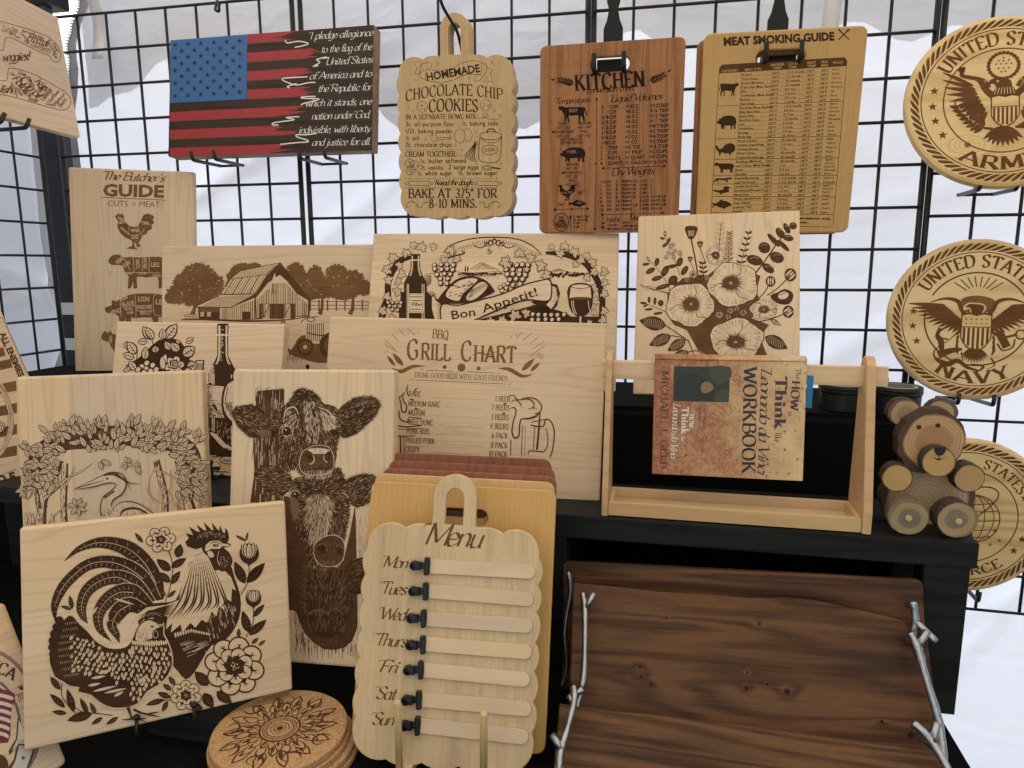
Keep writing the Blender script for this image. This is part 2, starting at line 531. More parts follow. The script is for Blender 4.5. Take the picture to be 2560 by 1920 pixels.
def fold(u, z):
	"""out-of-plane relief of a hanging sheet: long diagonal pulls and soft billows"""
	d = 0.0
	for a, f, ph, am in ((0.45, 3.1, 0.3, 0.011), (-0.8, 2.2, 1.1, 0.008), (0.15, 5.7, 2.0, 0.005), (1.3, 1.6, 0.4, 0.012)):
		d += am * math.sin(f * (u * math.cos(a) + z * math.sin(a)) * 2 + ph)
	for u0, z0, a, am, w in ((-0.55, 2.0, 0.52, 0.020, 0.022), (-0.4, 1.86, 0.62, 0.012, 0.018), (0.3, 1.9, -0.35, 0.010, 0.02), (0.9, 1.6, 0.5, 0.010, 0.02),
							 (0.75, 0.75, 1.0, 0.010, 0.012), (0.9, 0.85, 0.5, 0.008, 0.012), (0.62, 0.9, -0.9, 0.007, 0.01), (-0.9, 1.5, -0.7, 0.006, 0.015), (0.0, 1.5, 0.25, 0.006, 0.015)):
		q = -(u - u0) * math.sin(a) + (z - z0) * math.cos(a)
		d += am * math.exp(-(q / w) ** 2) * (1 / (1 + math.exp(-q / w)))
	return d * 1.5
def sheet(name, edge, u1, z0, z1, place, nu=120, nz=110):
	V, F = [], []
	for j in range(nz + 1):
		z = z0 + (z1 - z0) * j / nz
		a = edge(z)
		for i in range(nu + 1):
			u = a + (u1 - a) * i / nu
			V.append(place(u, z, fold(u, z)))
	for j in range(nz):
		for i in range(nu):
			k = j * (nu + 1) + i
			F.append((k, k + 1, k + nu + 2, k + nu + 1))
	return mesh(name, V, F, True)
def interp(tab):
	def f(z):
		if z <= tab[0][0]: return tab[0][1]
		for (a, b), (c, d) in zip(tab, tab[1:]):
			if z <= c:
				t = (z - a) / (c - a); t = t * t * (3 - 2 * t)
				return b + (d - b) * t
		return tab[-1][1]
	return f
# back wall of the tent; its left edge is an unzipped wavy seam
EB = interp([(0.0, -1.49), (1.60, -1.50), (1.78, -1.512), (1.86, -1.515), (1.953, -1.495), (2.04, -1.492), (2.08, -1.474), (2.136, -1.444), (2.5, -1.40)])
tw = empty('tent_wall', 'white back wall of the canopy tent glowing with daylight behind the wire grid', 'tent wall')
put('fabric', sheet('fabric', EB, 1.9, 0.01, 2.46, lambda u, z, d: (u, 1.64 + d, z), 170, 120), M_FAB, tw)
def zipper(edge, place, z0, z1, parent, wtape=0.03, sgn=1):
	V, F = [], []
	n = 90
	for j in range(n + 1):
		z = z0 + (z1 - z0) * j / n
		a = edge(z)
		for k in (0, 1):
			u = a + sgn * wtape * k
			V.append(place(u, z, fold(u, z) - 0.004))
	for j in range(n):
		F.append((2 * j, 2 * j + 1, 2 * j + 3, 2 * j + 2))
	put('zip_tape', mesh('zip_tape', V, F), M_ZIP, parent)
	V, F = [], []
	z = z0
	while z < z1:
		a = edge(z)
		b = len(V)
		for du, dz in ((-0.0045, 0), (0.004, 0), (0.004, 0.0035), (-0.0045, 0.0035)):
			for dd in (-0.006, -0.002):
				p = place(a + sgn * du, z + dz, fold(a, z) + dd)
				V.append(p)
		F += [(b, b + 2, b + 4, b + 6), (b + 1, b + 7, b + 5, b + 3), (b, b + 1, b + 3, b + 2), (b + 4, b + 5, b + 7, b + 6), (b, b + 6, b + 7, b + 1)]
		z += 0.0065
	tag(put('zip_teeth', mesh('zip_teeth', V, F), M_ZIPT, parent), kind='stuff')
zipper(EB, lambda u, z, d: (u, 1.64 + d, z), 1.2, 2.3, tw, 0.028, 1)
# left wall
EL = interp([(0.0, 1.50), (1.20, 1.55), (1.31, 1.60), (1.353, 1.608), (1.42, 1.598), (1.55, 1.592), (1.7, 1.60), (1.83, 1.603), (2.5, 1.603)])
tl = empty('tent_wall', 'white left side wall of the tent with an open zip hanging beside the corner pole', 'tent wall')
put('fabric', sheet('fabric', EL, -3.0, 0.01, 2.46, lambda u, z, d: (-1.565 - d, u, z), 120, 100), M_FAB, tl)
zipper(EL, lambda u, z, d: (-1.565 - d + 0.012, u, z), 1.15, 2.1, tl, 0.03, -1)
# roof and the right wall
roof = sheet('canopy', lambda z: -1.66, 1.9, -3.0, 1.70, lambda u, z, d: (u, z, 2.50 + 0.22 * (1 - abs(u - 0.12) / 1.78) * (1 - min(1, abs(z + 0.65) / 2.4)) + d * 0.5), 40, 40)
tag(put('tent_canopy', roof, M_ROOF), 'white canopy roof stretched over the whole stall', 'canopy')
rw_ = sheet('fabric', lambda z: -3.0, 1.7, 0.01, 2.46, lambda u, z, d: (1.92 + d, u, z), 60, 50)
tag(put('tent_wall', rw_, M_FABL), 'white right side wall of the tent beyond the round plaques', 'tent wall')
# folded-up outer flap that doubles the cloth along the top of the back wall
EF = interp([(-1.6, 1.98), (-1.25, 2.03), (-0.95, 2.10), (-0.72, 1.98), (-0.50, 1.80), (-0.36, 1.90), (-0.15, 2.05), (0.15, 2.02), (0.45, 2.06), (0.75, 1.99), (1.1, 1.97), (1.9, 2.0)])
V_, F_ = [], []
for i in range(121):
	u = -1.46 + 3.36 * i / 120
	for j in range(9):
		z = EF(u) + 0.012 * math.sin(u * 40) + (2.47 - EF(u)) * j / 8
		V_.append((u, 1.70 + 0.02 * math.sin(u * 17 + j) + fold(u, z), z))
for i in range(120):
	for j in range(8):
		k = i * 9 + j
		F_.append((k, k + 1, k + 10, k + 9))
tag(put('tent_flap', mesh('tent_flap', V_, F_, True), M_FLAP), 'rolled outer flap making a greyer band along the top of the back wall', 'tent flap')
# corner pole with joint
pole = empty('tent_pole', 'dark speckled corner pole of the tent standing in the gap between the two walls', 'tent pole')
M_POLE = plain('hammered_dark_steel', (0.03, 0.033, 0.036), 0.4, 0.6, noise=0.8, nscale=600, bump=0.5)
put('leg', box_me('leg', -1.506, -1.462, 1.530, 1.574, 0.0, 2.03, 0.003), M_POLE, pole)
put('inner_leg', box_me('inner_leg', -1.499, -1.469, 1.537, 1.567, 2.03, 2.45, 0.002), plain('galvanised_leg', (0.16, 0.17, 0.18), 0.4, 0.7, noise=0.6, nscale=500), pole)
jo = put('joint', box_me('joint', -1.535, -1.440, 1.518, 1.590, 2.105, 2.20, 0.006), M_BLACKMET, pole)
put('bolt', lathe_me('bolt', [(0.009, 0), (0.009, 0.006), (0.005, 0.009)], 10), M_BLACKMET, jo).matrix_local = Matrix.Translation((-1.515, 1.518, 2.14)) @ Matrix.Rotation(R(90), 4, 'X')
put('truss_bar', box_me('truss_bar', -1.438, -1.38, 1.552, 1.566, 2.165, 2.19, 0.002), M_BLACKMET, pole)
def ribbon(pts, w, t=0.001, side=(1, 0, 0)):
	V, F = [], []
	s = Vector(side)
	for p in pts:
		p = Vector(p)
		V += [p - s * w / 2, p + s * w / 2]
	for i in range(len(pts) - 1):
		F.append((2 * i, 2 * i + 1, 2 * i + 3, 2 * i + 2))
	me = mesh('strap', V, F, True)
	return me
def thick(o, t):
	md = o.modifiers.new('thickness', 'SOLIDIFY')
	md.thickness = t
	return o
sp = [(-1.350 + 0.004 * math.sin(i * 0.9), 1.565 + 0.012 * math.sin(i * 0.7), 2.30 - i * 0.0225) for i in range(15)]
thick(tag(put('strap', ribbon(sp, 0.031), M_STRAP), 'translucent white tie strap hanging over the top of the grid left of the flag', 'strap'), 0.0012)
sp = [(0.300 + 0.003 * math.sin(i * 0.8), 1.60, 2.35 - i * 0.03) for i in range(16)]
thick(tag(put('strap', ribbon(sp, 0.032), M_STRAP), 'long white strap hanging behind the grid between the two clipboards', 'strap'), 0.0012)
sp = [(0.485, 1.615, 2.12 - i * 0.02) for i in range(7)]
thick(tag(put('strap', ribbon(sp, 0.018), M_STRAP), 'short white tape on the tent wall above the bamboo smoking guide', 'strap'), 0.0012)
# velcro loops on the pole
for z, lab in ((1.375, 'upper of two white hook-and-loop ties round the corner pole'), (1.285, 'lower of two white hook-and-loop ties round the corner pole')):
	tag(put('tie_strap', box_me('tie_strap', -1.5115, -1.4565, 1.5245, 1.5795, z, z + 0.03, 0.001), M_STRAP), lab, 'strap')

# outside, seen through the gap: vehicle, hedge
def outside():
	lor = plain('pale_vehicle_paint', (0.55, 0.60, 0.60), 0.3, coat=0.5)
	dk = plain('dark_glass', (0.02, 0.025, 0.03), 0.1)
	mw = Matrix.Translation((-8.6, 7.2, 0)) @ Matrix.Rotation(R(62), 4, 'Z')
	v = empty('parked_van', 'pale van with a red emblem parked outside, seen through the tent corner gap', 'van', mw)
	prof = [(-2.4, 0.35), (2.3, 0.35), (2.4, 0.8), (2.2, 1.1), (1.5, 1.25), (0.9, 1.95), (-2.3, 2.0), (-2.45, 1.6)]
	b = put('body', slab('body', prof, 1.8, 0.04), lor, v)
	b.matrix_local = Matrix.Translation((0, -0.9, 0)) @ Matrix.Rotation(R(90), 4, 'X')
	for x0, x1 in ((-2.1, -0.8), (-0.6, 0.3), (0.45, 1.05)):
		w = put('window', slab('window', [(x0, 1.3), (x1, 1.3), (x1 - (0.25 if x1 > 1 else 0), 1.75), (x0, 1.8)], 0.02, 0.004), dk, v)
		w.matrix_local = Matrix.Translation((0, -0.911, 0)) @ Matrix.Rotation(R(90), 4, 'X')
	for x in (-1.6, 1.55):
		for y in (-0.85, 0.85):
			w = put('wheel', lathe_me('wheel', [(0.2, -0.1), (0.33, -0.1), (0.35, -0.06), (0.35, 0.06), (0.33, 0.1), (0.2, 0.1)], 24), plain('tyre', (0.02, 0.02, 0.02), 0.8), v)
			w.matrix_local = Matrix.Translation((x, y, 0.35)) @ Matrix.Rotation(R(90), 4, 'X')
	e = put('emblem', slab('emblem', [(-.5, .85), (.0, .85), (0, 1.0), (-.3, 1.0), (-.3, 1.1), (-.1, 1.1), (-.1, 1.2), (-.5, 1.2)], 0.01, 0.002), plain('red_vinyl', (0.45, 0.03, 0.04), 0.4), v)
	e.matrix_local = Matrix.Translation((0, -0.905, 0)) @ Matrix.Rotation(R(90), 4, 'X')
	rr = random.Random(4)
	gm = plain('hedge_leaf', (0.045, 0.085, 0.02), 0.7, noise=0.5, nscale=2)
	V, F = [], []
	for k in range(9000):
		x = rr.uniform(-6, 6); y = rr.gauss(0, 0.8); z = rr.uniform(0.1, 3.6 + 0.8 * math.sin(x * 1.3) + 0.4 * math.sin(x * 3.1))
		a = rr.uniform(0, 6.28); s = rr.uniform(0.06, 0.15); q = rr.uniform(-1, 1)
		b0 = len(V)
		V += [(x - s * math.cos(a), y - s * math.sin(a), z - s * q), (x + s * 0.4 * math.sin(a), y, z + s * 0.5), (x + s * math.cos(a), y + s * math.sin(a), z + s * q), (x, y + s * 0.3, z - s * 0.5)]
		F.append((b0, b0 + 1, b0 + 2, b0 + 3))
	hd = tag(put('hedge', mesh('hedge', V, F), gm), 'dark green hedge far behind the parked van outside the tent', 'hedge')
	hd.matrix_world = Matrix.Translation((-14.5, 13.5, 0)) @ Matrix.Rotation(R(50), 4, 'Z')
outside()

# ------------------------------------------------------------------ wire grid panels
CELL = 0.0762
def wire_grid(label, mw, ncol=8, nrow=16, top=2.055, wr=0.0030, fr=0.0056):
	g = empty('wire_grid', label, 'wire grid', mw, 'black wire grid panels of the stall')
	W, H = ncol * CELL, nrow * CELL
	mats = M_BLACKMET
	vme = tube_me('wire', [(0, 0, -0.004), (0, 0, H + 0.004)], wr, 6); vme.materials.append(mats)
	hme = tube_me('wire', [(0, 0, 0), (W, 0, 0)], wr, 6); hme.materials.append(mats)
	fme = tube_me('frame_tube', [(0, 0, -0.01), (0, 0, H + 0.01)], fr, 8); fme.materials.append(mats)
	for i in (0, ncol):
		put('frame_tube', fme, mats, g, (i * CELL, 0, 0))
	for i in range(1, ncol):
		put('wire', vme, mats, g, (i * CELL, 0.0, 0))
	for j in range(nrow + 1):
		put('wire', hme, mats, g, (0, -2 * wr + 0.0002, j * CELL))
	return g
ZB = 2.055 - 16 * CELL
XM = -0.77686
wire_grid('black wire grid panel left, behind the butcher and barn boards', Matrix.Translation((XM - 0.0789 - 8 * CELL + 0.060, 1.485, ZB)))
wire_grid('black wire grid panel in the middle, behind the cookie recipe board', Matrix.Translation((XM, 1.485, ZB)))
wire_grid('black wire grid panel behind the bamboo smoking guide', Matrix.Translation((XM + 8 * CELL + 0.0115, 1.485, ZB)))
wire_grid('black wire grid panel at the right edge, carrying the round plaques', Matrix.Translation((XM + 16 * CELL + 0.024, 1.487, ZB - 0.0165)) @ Matrix.Rotation(R(-1.5), 4, 'Z'))
wire_grid('black wire grid panel along the left side wall of the tent', Matrix.Translation((-1.455, 1.475, ZB)) @ Matrix.Rotation(R(-90), 4, 'Z'))

# ------------------------------------------------------------------ tables and risers
def solid(name, label, cat, x0, x1, y0, y1, z0, z1, m, bev=0.004):
	return tag(put(name, box_me(name, x0, x1, y0, y1, z0, z1, bev, 3), m), label, cat)
def cloth_box(name, label, x0, x1, y0, y1, z1, seed=0):
	rr = random.Random(seed)
	bm = bmesh.new()
	bmesh.ops.create_cube(bm, size=1.0)
	for v in bm.verts:
		v.co = Vector(((x0 + x1) / 2 + v.co.x * (x1 - x0), (y0 + y1) / 2 + v.co.y * (y1 - y0), z1 / 2 + v.co.z * z1))
	bmesh.ops.bevel(bm, geom=bm.edges[:], offset=0.012, segments=3, affect='EDGES')
	bmesh.ops.subdivide_edges(bm, edges=[e for e in bm.edges if e.calc_length() > 0.2], cuts=24, use_grid_fill=True)
	for v in bm.verts:
		a = 1 - min(1, max(0, v.co.z / z1))
		k = 0.012 * a
		v.co.x += k * math.sin(v.co.y * 31 + seed) * (0 if x0 + .02 < v.co.x < x1 - .02 else 1)
		v.co.y += k * math.sin(v.co.x * 27 + seed) * (0 if y0 + .02 < v.co.y < y1 - .02 else 1)
	me = bpy.data.meshes.new(name)
	bm.to_mesh(me)
	bm.free()
	return tag(put(name, me, M_CLOTH), label, 'table')
cloth_box('covered_table', 'long front table under a black cloth, carrying the walnut trays and menu rack', -1.42, 0.394, 0.12, 1.16, 0.880, 1)
cloth_box('covered_riser', 'tall black-clothed back riser carrying tins, poppy and barn boards', -1.42, 0.385, 1.175, 1.44, 1.262, 2)
M_BRACE = plain('unpainted_gusset', (0.20, 0.165, 0.085), 0.7, noise=0.2)
def shelf(label, x0, x1, y0, y1, z, th, legs):
	s = empty('display_shelf', label, 'shelf', Matrix.Translation((0, 0, 0)))
	put('top_plank', box_me('top_plank', x0, x1, y0, y1, z - th, z, 0.003), M_BLACKWOOD, s)
	for a, b in legs:
		for ya, yb in ((y0 + 0.004, y0 + 0.042), (y1 - 0.042, y1 - 0.004)):
			put('leg', box_me('leg', a, b, ya, yb, 0.882, z - th - 0.001, 0.002), M_BLACKWOOD, s)
		put('brace', slab('brace', [(0, 0), (0.10, 0), (0, -0.08)], 0.012, 0.001), M_BRACE, s).matrix_local = Matrix.Translation(((a if a < (x0 + x1) / 2 else b - 0.005), y0 + 0.05, z - th - 0.001)) @ Matrix.Rotation(R(90), 4, 'Z') @ Matrix.Rotation(R(90), 4, 'X')
	return s
shelf('black stained wooden shelf under the tote and log bear', -0.165, 0.412, 0.995, 1.165, 1.134, 0.036, [(-0.155, -0.135), (0.350, 0.406)])
shelf('black stained wooden shelf at the left under the wine board', -1.30, -0.56, 1.00, 1.165, 1.110, 0.03, [(-1.29, -1.25), (-0.62, -0.58)])

# ------------------------------------------------------------------ boards
BQ = {}
def board(key, name, label, cat, ps, w, h, t, mat, strips=None, axis='x', rad=0.003, chamf=0.003, outline=None, holes=(), part='panel'):
	root = empty(name, label, cat, pose(*ps))
	ol = outline or rrect(-w / 2, w / 2, 0, h, rad, 4)
	me = slab(part, ol, t, chamf, holes)
	if strips:
		cut_strips(me, strips, axis, 'strip', mat, root)
	else:
		put(part, me, mat, root)
	BQ[key] = root
	return root
def even(a, b, n, j, seed):
	rr = random.Random(seed)
	return [a + (b - a) * (i + rr.uniform(-j, j)) / n for i in range(1, n)]
MX, MY = maple('x'), maple('y')
board('flag', 'flag_sign', 'dark stained wooden flag sign with blue canton and red stripes', 'wooden sign', (7.7, -0.1, -0.3, -0.8302, 1.41, 1.7289), 0.4712, 0.2483, 0.032,
	  wood('bare_pine_edge', (0.30, 0.175, 0.085), (0.17, 0.085, 0.04), 'x', rings=7, rw=2, ring_amt=0.6, across=16, along=1.5, fib=0.8), rad=0.002, chamf=0.0015)
board('butcher', 'butcher_guide_board', 'tall maple board engraved with a butcher\'s guide to cuts of meat', 'cutting board', (3.2, 12.9, -2.3, -1.1785, 1.38, 1.1988 - 0.0), 0.273, 0.5088, 0.019, MY, [-0.075, 0.02, 0.085], 'x')
board('barn', 'barn_scene_board', 'wide maple board engraved with a barn, trees and a tractor', 'cutting board', (9.2, 7.3, 0.1, -0.8043, 1.314, 1.2634), 0.4597, 0.2783, 0.019, MX, even(0, 0.2783, 4, .2, 2), 'y')
board('bon', 'vineyard_scene_board', 'maple board engraved with vines, bread and a Bon Appetit banner', 'cutting board', (17.6, 4.8, -0.4, -0.3329, 1.30, 1.2577), 0.491, 0.3151, 0.019, MX, even(0, .3151, 5, .2, 3), 'y')
board('poppy', 'poppy_board', 'maple board engraved with poppies and eucalyptus standing behind the book', 'cutting board', (16.9, -2.0, 1.0, 0.0875, 1.29, 1.2647), 0.2852, 0.3379, 0.019, MY, [-0.06, 0.03, 0.1], 'x')
board('bbq', 'grill_chart_board', 'wide maple board engraved with a BBQ grill chart and beer mug', 'cutting board', (14.4, 4.4, -1.1, -0.3222, 1.05, 1.1350), 0.4609, 0.2827, 0.022, MX, even(0, .2827, 5, .25, 5), 'y')
board('wine', 'wine_bottle_board', 'maple board engraved with a wine bottle, grapes and a rose', 'cutting board', (15.2, 5.5, -0.7, -0.8621, 1.12, 1.1140), 0.339, 0.2863, 0.024, MX, even(0, .2863, 4, .2, 6), 'y')
board('heron', 'heron_board', 'maple board of upright strips engraved with a heron under leafy trees', 'cutting board', (9.2, 17.6, 1.2, -0.8262, 0.90, 1.0988 - 0.0), 0.277, 0.2376, 0.024, MY, [-0.062, -0.025, 0.018, 0.058, 0.1], 'x', rad=0.005, chamf=0.004)
board('cows', 'cow_portrait_board', 'tall maple board engraved with three stacked cow heads', 'cutting board', (11.8, 2.3, 1.0, -0.495, 0.861, 0.929), 0.253, 0.427, 0.024, MY, [-0.085, -0.02, 0.06, 0.095], 'x', rad=0.005, chamf=0.004)
board('rooster', 'rooster_board', 'maple board engraved with a rooster, hen and peonies in front', 'cutting board', (12.5, 42.4, -3.7, -0.5931, 0.70, 0.9385), 0.3022, 0.255, 0.022, MX, [0.03, 0.09, 0.155, 0.21], 'y', rad=0.003)
board('veg', 'vegetable_word_board', 'maple board with vegetable words inside carrot outlines, hung top left', 'cutting board', (4.5, 102.3, 0.9, -1.2704, 1.2825, 1.779), 0.3032, 0.253, 0.019, MX, [0.085, 0.175], 'y', chamf=0.002)
board('enem', 'oath_board', 'maple board with burnt stripes and rope seal reading ALL ENEMIES at left edge', 'cutting board', (17.2, 70.1, 7.8, -1.197, 0.963, 1.066), 0.382, 0.347, 0.019, MX, [0.1, 0.2, 0.28], 'y')
board('amer', 'anniversary_board', 'coloured 2026 America emblem board at the bottom left corner', 'cutting board', (18.0, 66.3, 6.0, -0.759, 0.471, 0.887), 0.366, 0.211, 0.019, MX, [0.07, 0.15], 'y', rad=0.006, chamf=0.004)
def stadium(x0, x1, y0, y1):
	return rrect(x0, x1, y0, y1, (y1 - y0) / 2 - 1e-4, 7)
board('kitchen', 'kitchen_chart_board', 'reddish acacia board engraved with a kitchen conversion chart', 'cutting board', (-1.1, -0.9, -0.4, -0.116, 1.40, 1.5556), 0.2649, 0.3424, 0.012, M_ACACIA,
	  rad=0.012, chamf=0.002, outline=rrect(-.1325, .1325, 0, .3424, .012), holes=[stadium(-0.0385, 0.034, 0.2900, 0.3165)])
board('smoke', 'smoking_guide_board', 'bamboo board engraved with a meat smoking guide table', 'cutting board', (-6.3, 5.1, 0.5, 0.186, 1.428, 1.551), 0.2742, 0.3478, 0.012, M_BAMBOO,
	  outline=rrect(-.1371, .1371, 0, .3478, .013), holes=[stadium(-0.046, 0.037, 0.290, 0.3155)])
board('smoke2', 'spare_chart_board', 'darker acacia board hung just behind the bamboo smoking guide', 'cutting board', (-6.3, 5.1, 0.5, 0.1755, 1.446, 1.549), 0.2742, 0.345, 0.012, M_ACACIA,
	  outline=rrect(-.1371, .1371, 0, .345, .013), holes=[stadium(-0.036, 0.047, 0.288, 0.3135)])
def arc_pts(p, q, sag, n=9):
	"""arc from p to q bulging to the right-hand side of p->q"""
	(x0, y0), (x1, y1) = p, q
	c = math.hypot(x1 - x0, y1 - y0)
	r = (c * c / 4 + sag * sag) / (2 * sag)
	mx, my = (x0 + x1) / 2, (y0 + y1) / 2
	nx, ny = (y1 - y0) / c, -(x1 - x0) / c
	cx, cy = mx + nx * (sag - r), my + ny * (sag - r)
	a0 = math.atan2(y0 - cy, x0 - cx); a1 = math.atan2(y1 - cy, x1 - cx)
	while a1 < a0: a1 += 2 * math.pi
	return [(cx + r * math.cos(a0 + (a1 - a0) * i / n), cy + r * math.sin(a0 + (a1 - a0) * i / n)) for i in range(n)]
def scallop(w, h, hh):
	vs = [.134, .245, .353, .475, .59, .71, .83]
	i = 0.018 * w
	L, Rr = -w / 2 + i, w / 2 - i
	p = []
	bot = [(-w / 2 + w * u, i) for u in (.20, .40, .60, .80)]
	right = [(Rr, h * (1 - v)) for v in vs[::-1]]
	left = [(L, h * (1 - v)) for v in vs]
	seq = bot + right
	for k, (a, b) in enumerate(zip(seq, seq[1:])):
		p += arc_pts(a, b, 0.09 * w if k == len(bot) - 1 else 0.024 * w * (1 if k >= len(bot) else 1.1), 14 if k == len(bot) - 1 else 7)
	td = (w * .275, h * .962)
	p += arc_pts(right[-1], td, .08 * w, 14)
	hx = .122 * w
	p += arc_pts(td, (hx + .012 * w, h * .975), .018 * w, 5)
	p += [(hx + 0.005 * w, h * .98), (hx, h * .995)]
	for k in range(15):
		a = math.pi * k / 14
		p.append((hx * math.cos(a), h + hh - hx + hx * math.sin(a)))
	p += [(-hx, h * .995), (-hx - 0.005 * w, h * .98)]
	td2 = (-td[0], td[1])
	p += arc_pts((-hx - .012 * w, h * .975), td2, .018 * w, 5)
	p += arc_pts(td2, left[0], .08 * w, 14)
	for a, b in zip(left, left[1:]):
		p += arc_pts(a, b, .024 * w, 7)
	p += arc_pts(left[-1], bot[0], .09 * w, 14)
	hi = hx * .42
	hole = [(hi, h * .99)] + [(hi * math.cos(math.pi * k / 10), h + hh - hx - .02 * w + hi * 1.2 * math.sin(math.pi * k / 10)) for k in range(11)] + [(-hi, h * .99)]
	hole = hole[1:-1]
	hole = [(hi, h * .985)] + hole + [(-hi, h * .985)]
	return p, [hole]
o_, h_ = scallop(0.232, 0.3149, 0.071)
board('cookie', 'cookie_recipe_board', 'scalloped board engraved with a chocolate chip cookie recipe, foremost of its stack', 'cutting board', (-1, 6.0, -0.5, -0.4216, 1.42, 1.5896), 0.2292, 0.3149, 0.0085, M_OAK, outline=o_, holes=h_, chamf=0.0012)
labs = ['second scalloped board, just behind the cookie recipe board', 'third scalloped board in the stack behind the cookie recipe', 'rearmost scalloped board in the stack behind the cookie recipe']
for k in range(3):
	board('ck%d' % k, 'scalloped_board', labs[k], 'cutting board', (-1, 6.0, -0.5, -0.4216 + 0.0005 * (k + 1), 1.42 + 0.0092 * (k + 1), 1.5896), 0.2292, 0.3149, 0.0085, M_OAK, outline=o_, holes=h_, chamf=0.0012)
o2, h2 = scallop(0.229, 0.2973, 0.060)
board('menu', 'menu_board', 'pale scalloped weekly menu board with seven clipped name sticks', 'menu board', (16.8, 5.3, -1.0, -0.253, 0.74, 0.8917), 0.2251, 0.2973, 0.009, M_RUBBER, outline=o2, holes=h2, chamf=0.0015)
def handled(key, label, dx, dy, dz, mat, roll=0.0, w=.2526, h=.3288):
	board(key, 'handled_board', label, 'cutting board', (18.3, 5.2, -1.1 + roll, -0.2572 + dx, 0.78 + dy, 0.8936 + dz), w, h, 0.011, mat,
		  outline=rrect(-w / 2, w / 2, 0, h, .012), holes=[stadium(-.037, .037, h - .053, h - .031)], chamf=0.002)
handled('bam1', 'bamboo board with slot handle directly behind the menu board', 0, 0, 0, M_BAMBOO)
handled('bam2', 'bamboo board showing a narrow rim behind the front bamboo board', -0.003, 0.016, 0.006, M_BAMBOO, 0, .249)
handled('red1', 'foremost of the three dark red boards in the rack', -0.001, 0.034, 0.009, M_RED, 0, .245)
handled('red2', 'middle of the three dark red boards in the rack', -0.002, 0.050, 0.016, M_RED, 0, .237)
handled('red3', 'rearmost of the three dark red boards in the rack', -0.006, 0.066, 0.023, M_RED, 0.2, .2325)
# round plaques
for key, ps, r, mat, lab in (('army', (14.0, -2.4, 0, 0.540, 1.40, 1.765), 0.1493, M_PINE, 'round pine plaque of the United States Army with knot, top right'),
							 ('navy', (8.8, -5.0, 0, 0.527, 1.38, 1.400), 0.1400, M_PINE2, 'round pine plaque of the United States Navy with anchor and eagle'),
							 ('airf', (2.0, -0.9, 0, 0.533, 1.36, 1.048), 0.1413, M_PINE3, 'round pine plaque with globe and stars behind the log bear')):
	board(key, 'round_plaque', lab, 'plaque', ps, 0, 0, 0.019, mat, outline=circle(r, 96), chamf=0.007)
# walnut trays
def live(w, h, tab):
	top = [(-w / 2 + w * u, h + d) for u, d in tab]
	return [(-w / 2 + 0.003, 0), (w / 2 - 0.003, 0)] + top[::-1]
board('tray0', 'walnut_tray', 'rearmost walnut tray with branch handles, half hidden', 'serving tray', (15.1, -4.2, 3.4, 0.108, 0.935, 0.886), 0.482, 0.193, 0.018, M_WALNUT2, outline=rrect(-.241, .241, 0, .193, .006), chamf=0.002)
board('tray1', 'walnut_tray', 'middle live-edge walnut tray with dark knots and branch handles', 'serving tray', (33.3, 4.1, -0.5, 0.118, 0.831, 0.890), 0.455, 0.198, 0.018, M_WALNUT,
	  outline=live(.455, .198, [(0, .004), (.1, .003), (.25, 0.0), (.4, .001), (.52, -.0005), (.62, .004), (.7, .003), (.8, -.004), (.9, -.012), (.97, -.017), (1, -.02)]), chamf=0.002)
board('tray2', 'walnut_tray', 'foremost walnut tray leaning at the bottom edge', 'serving tray', (50, 0.0, 0.0, 0.104, 0.740, 0.884), 0.443, 0.100, 0.018, M_WALNUT2,
	  outline=live(.443, .10, [(0, 0), (.15, -.001), (.3, .001), (.5, .0015), (.7, 0), (.85, -.001), (1, 0)]), chamf=0.002)

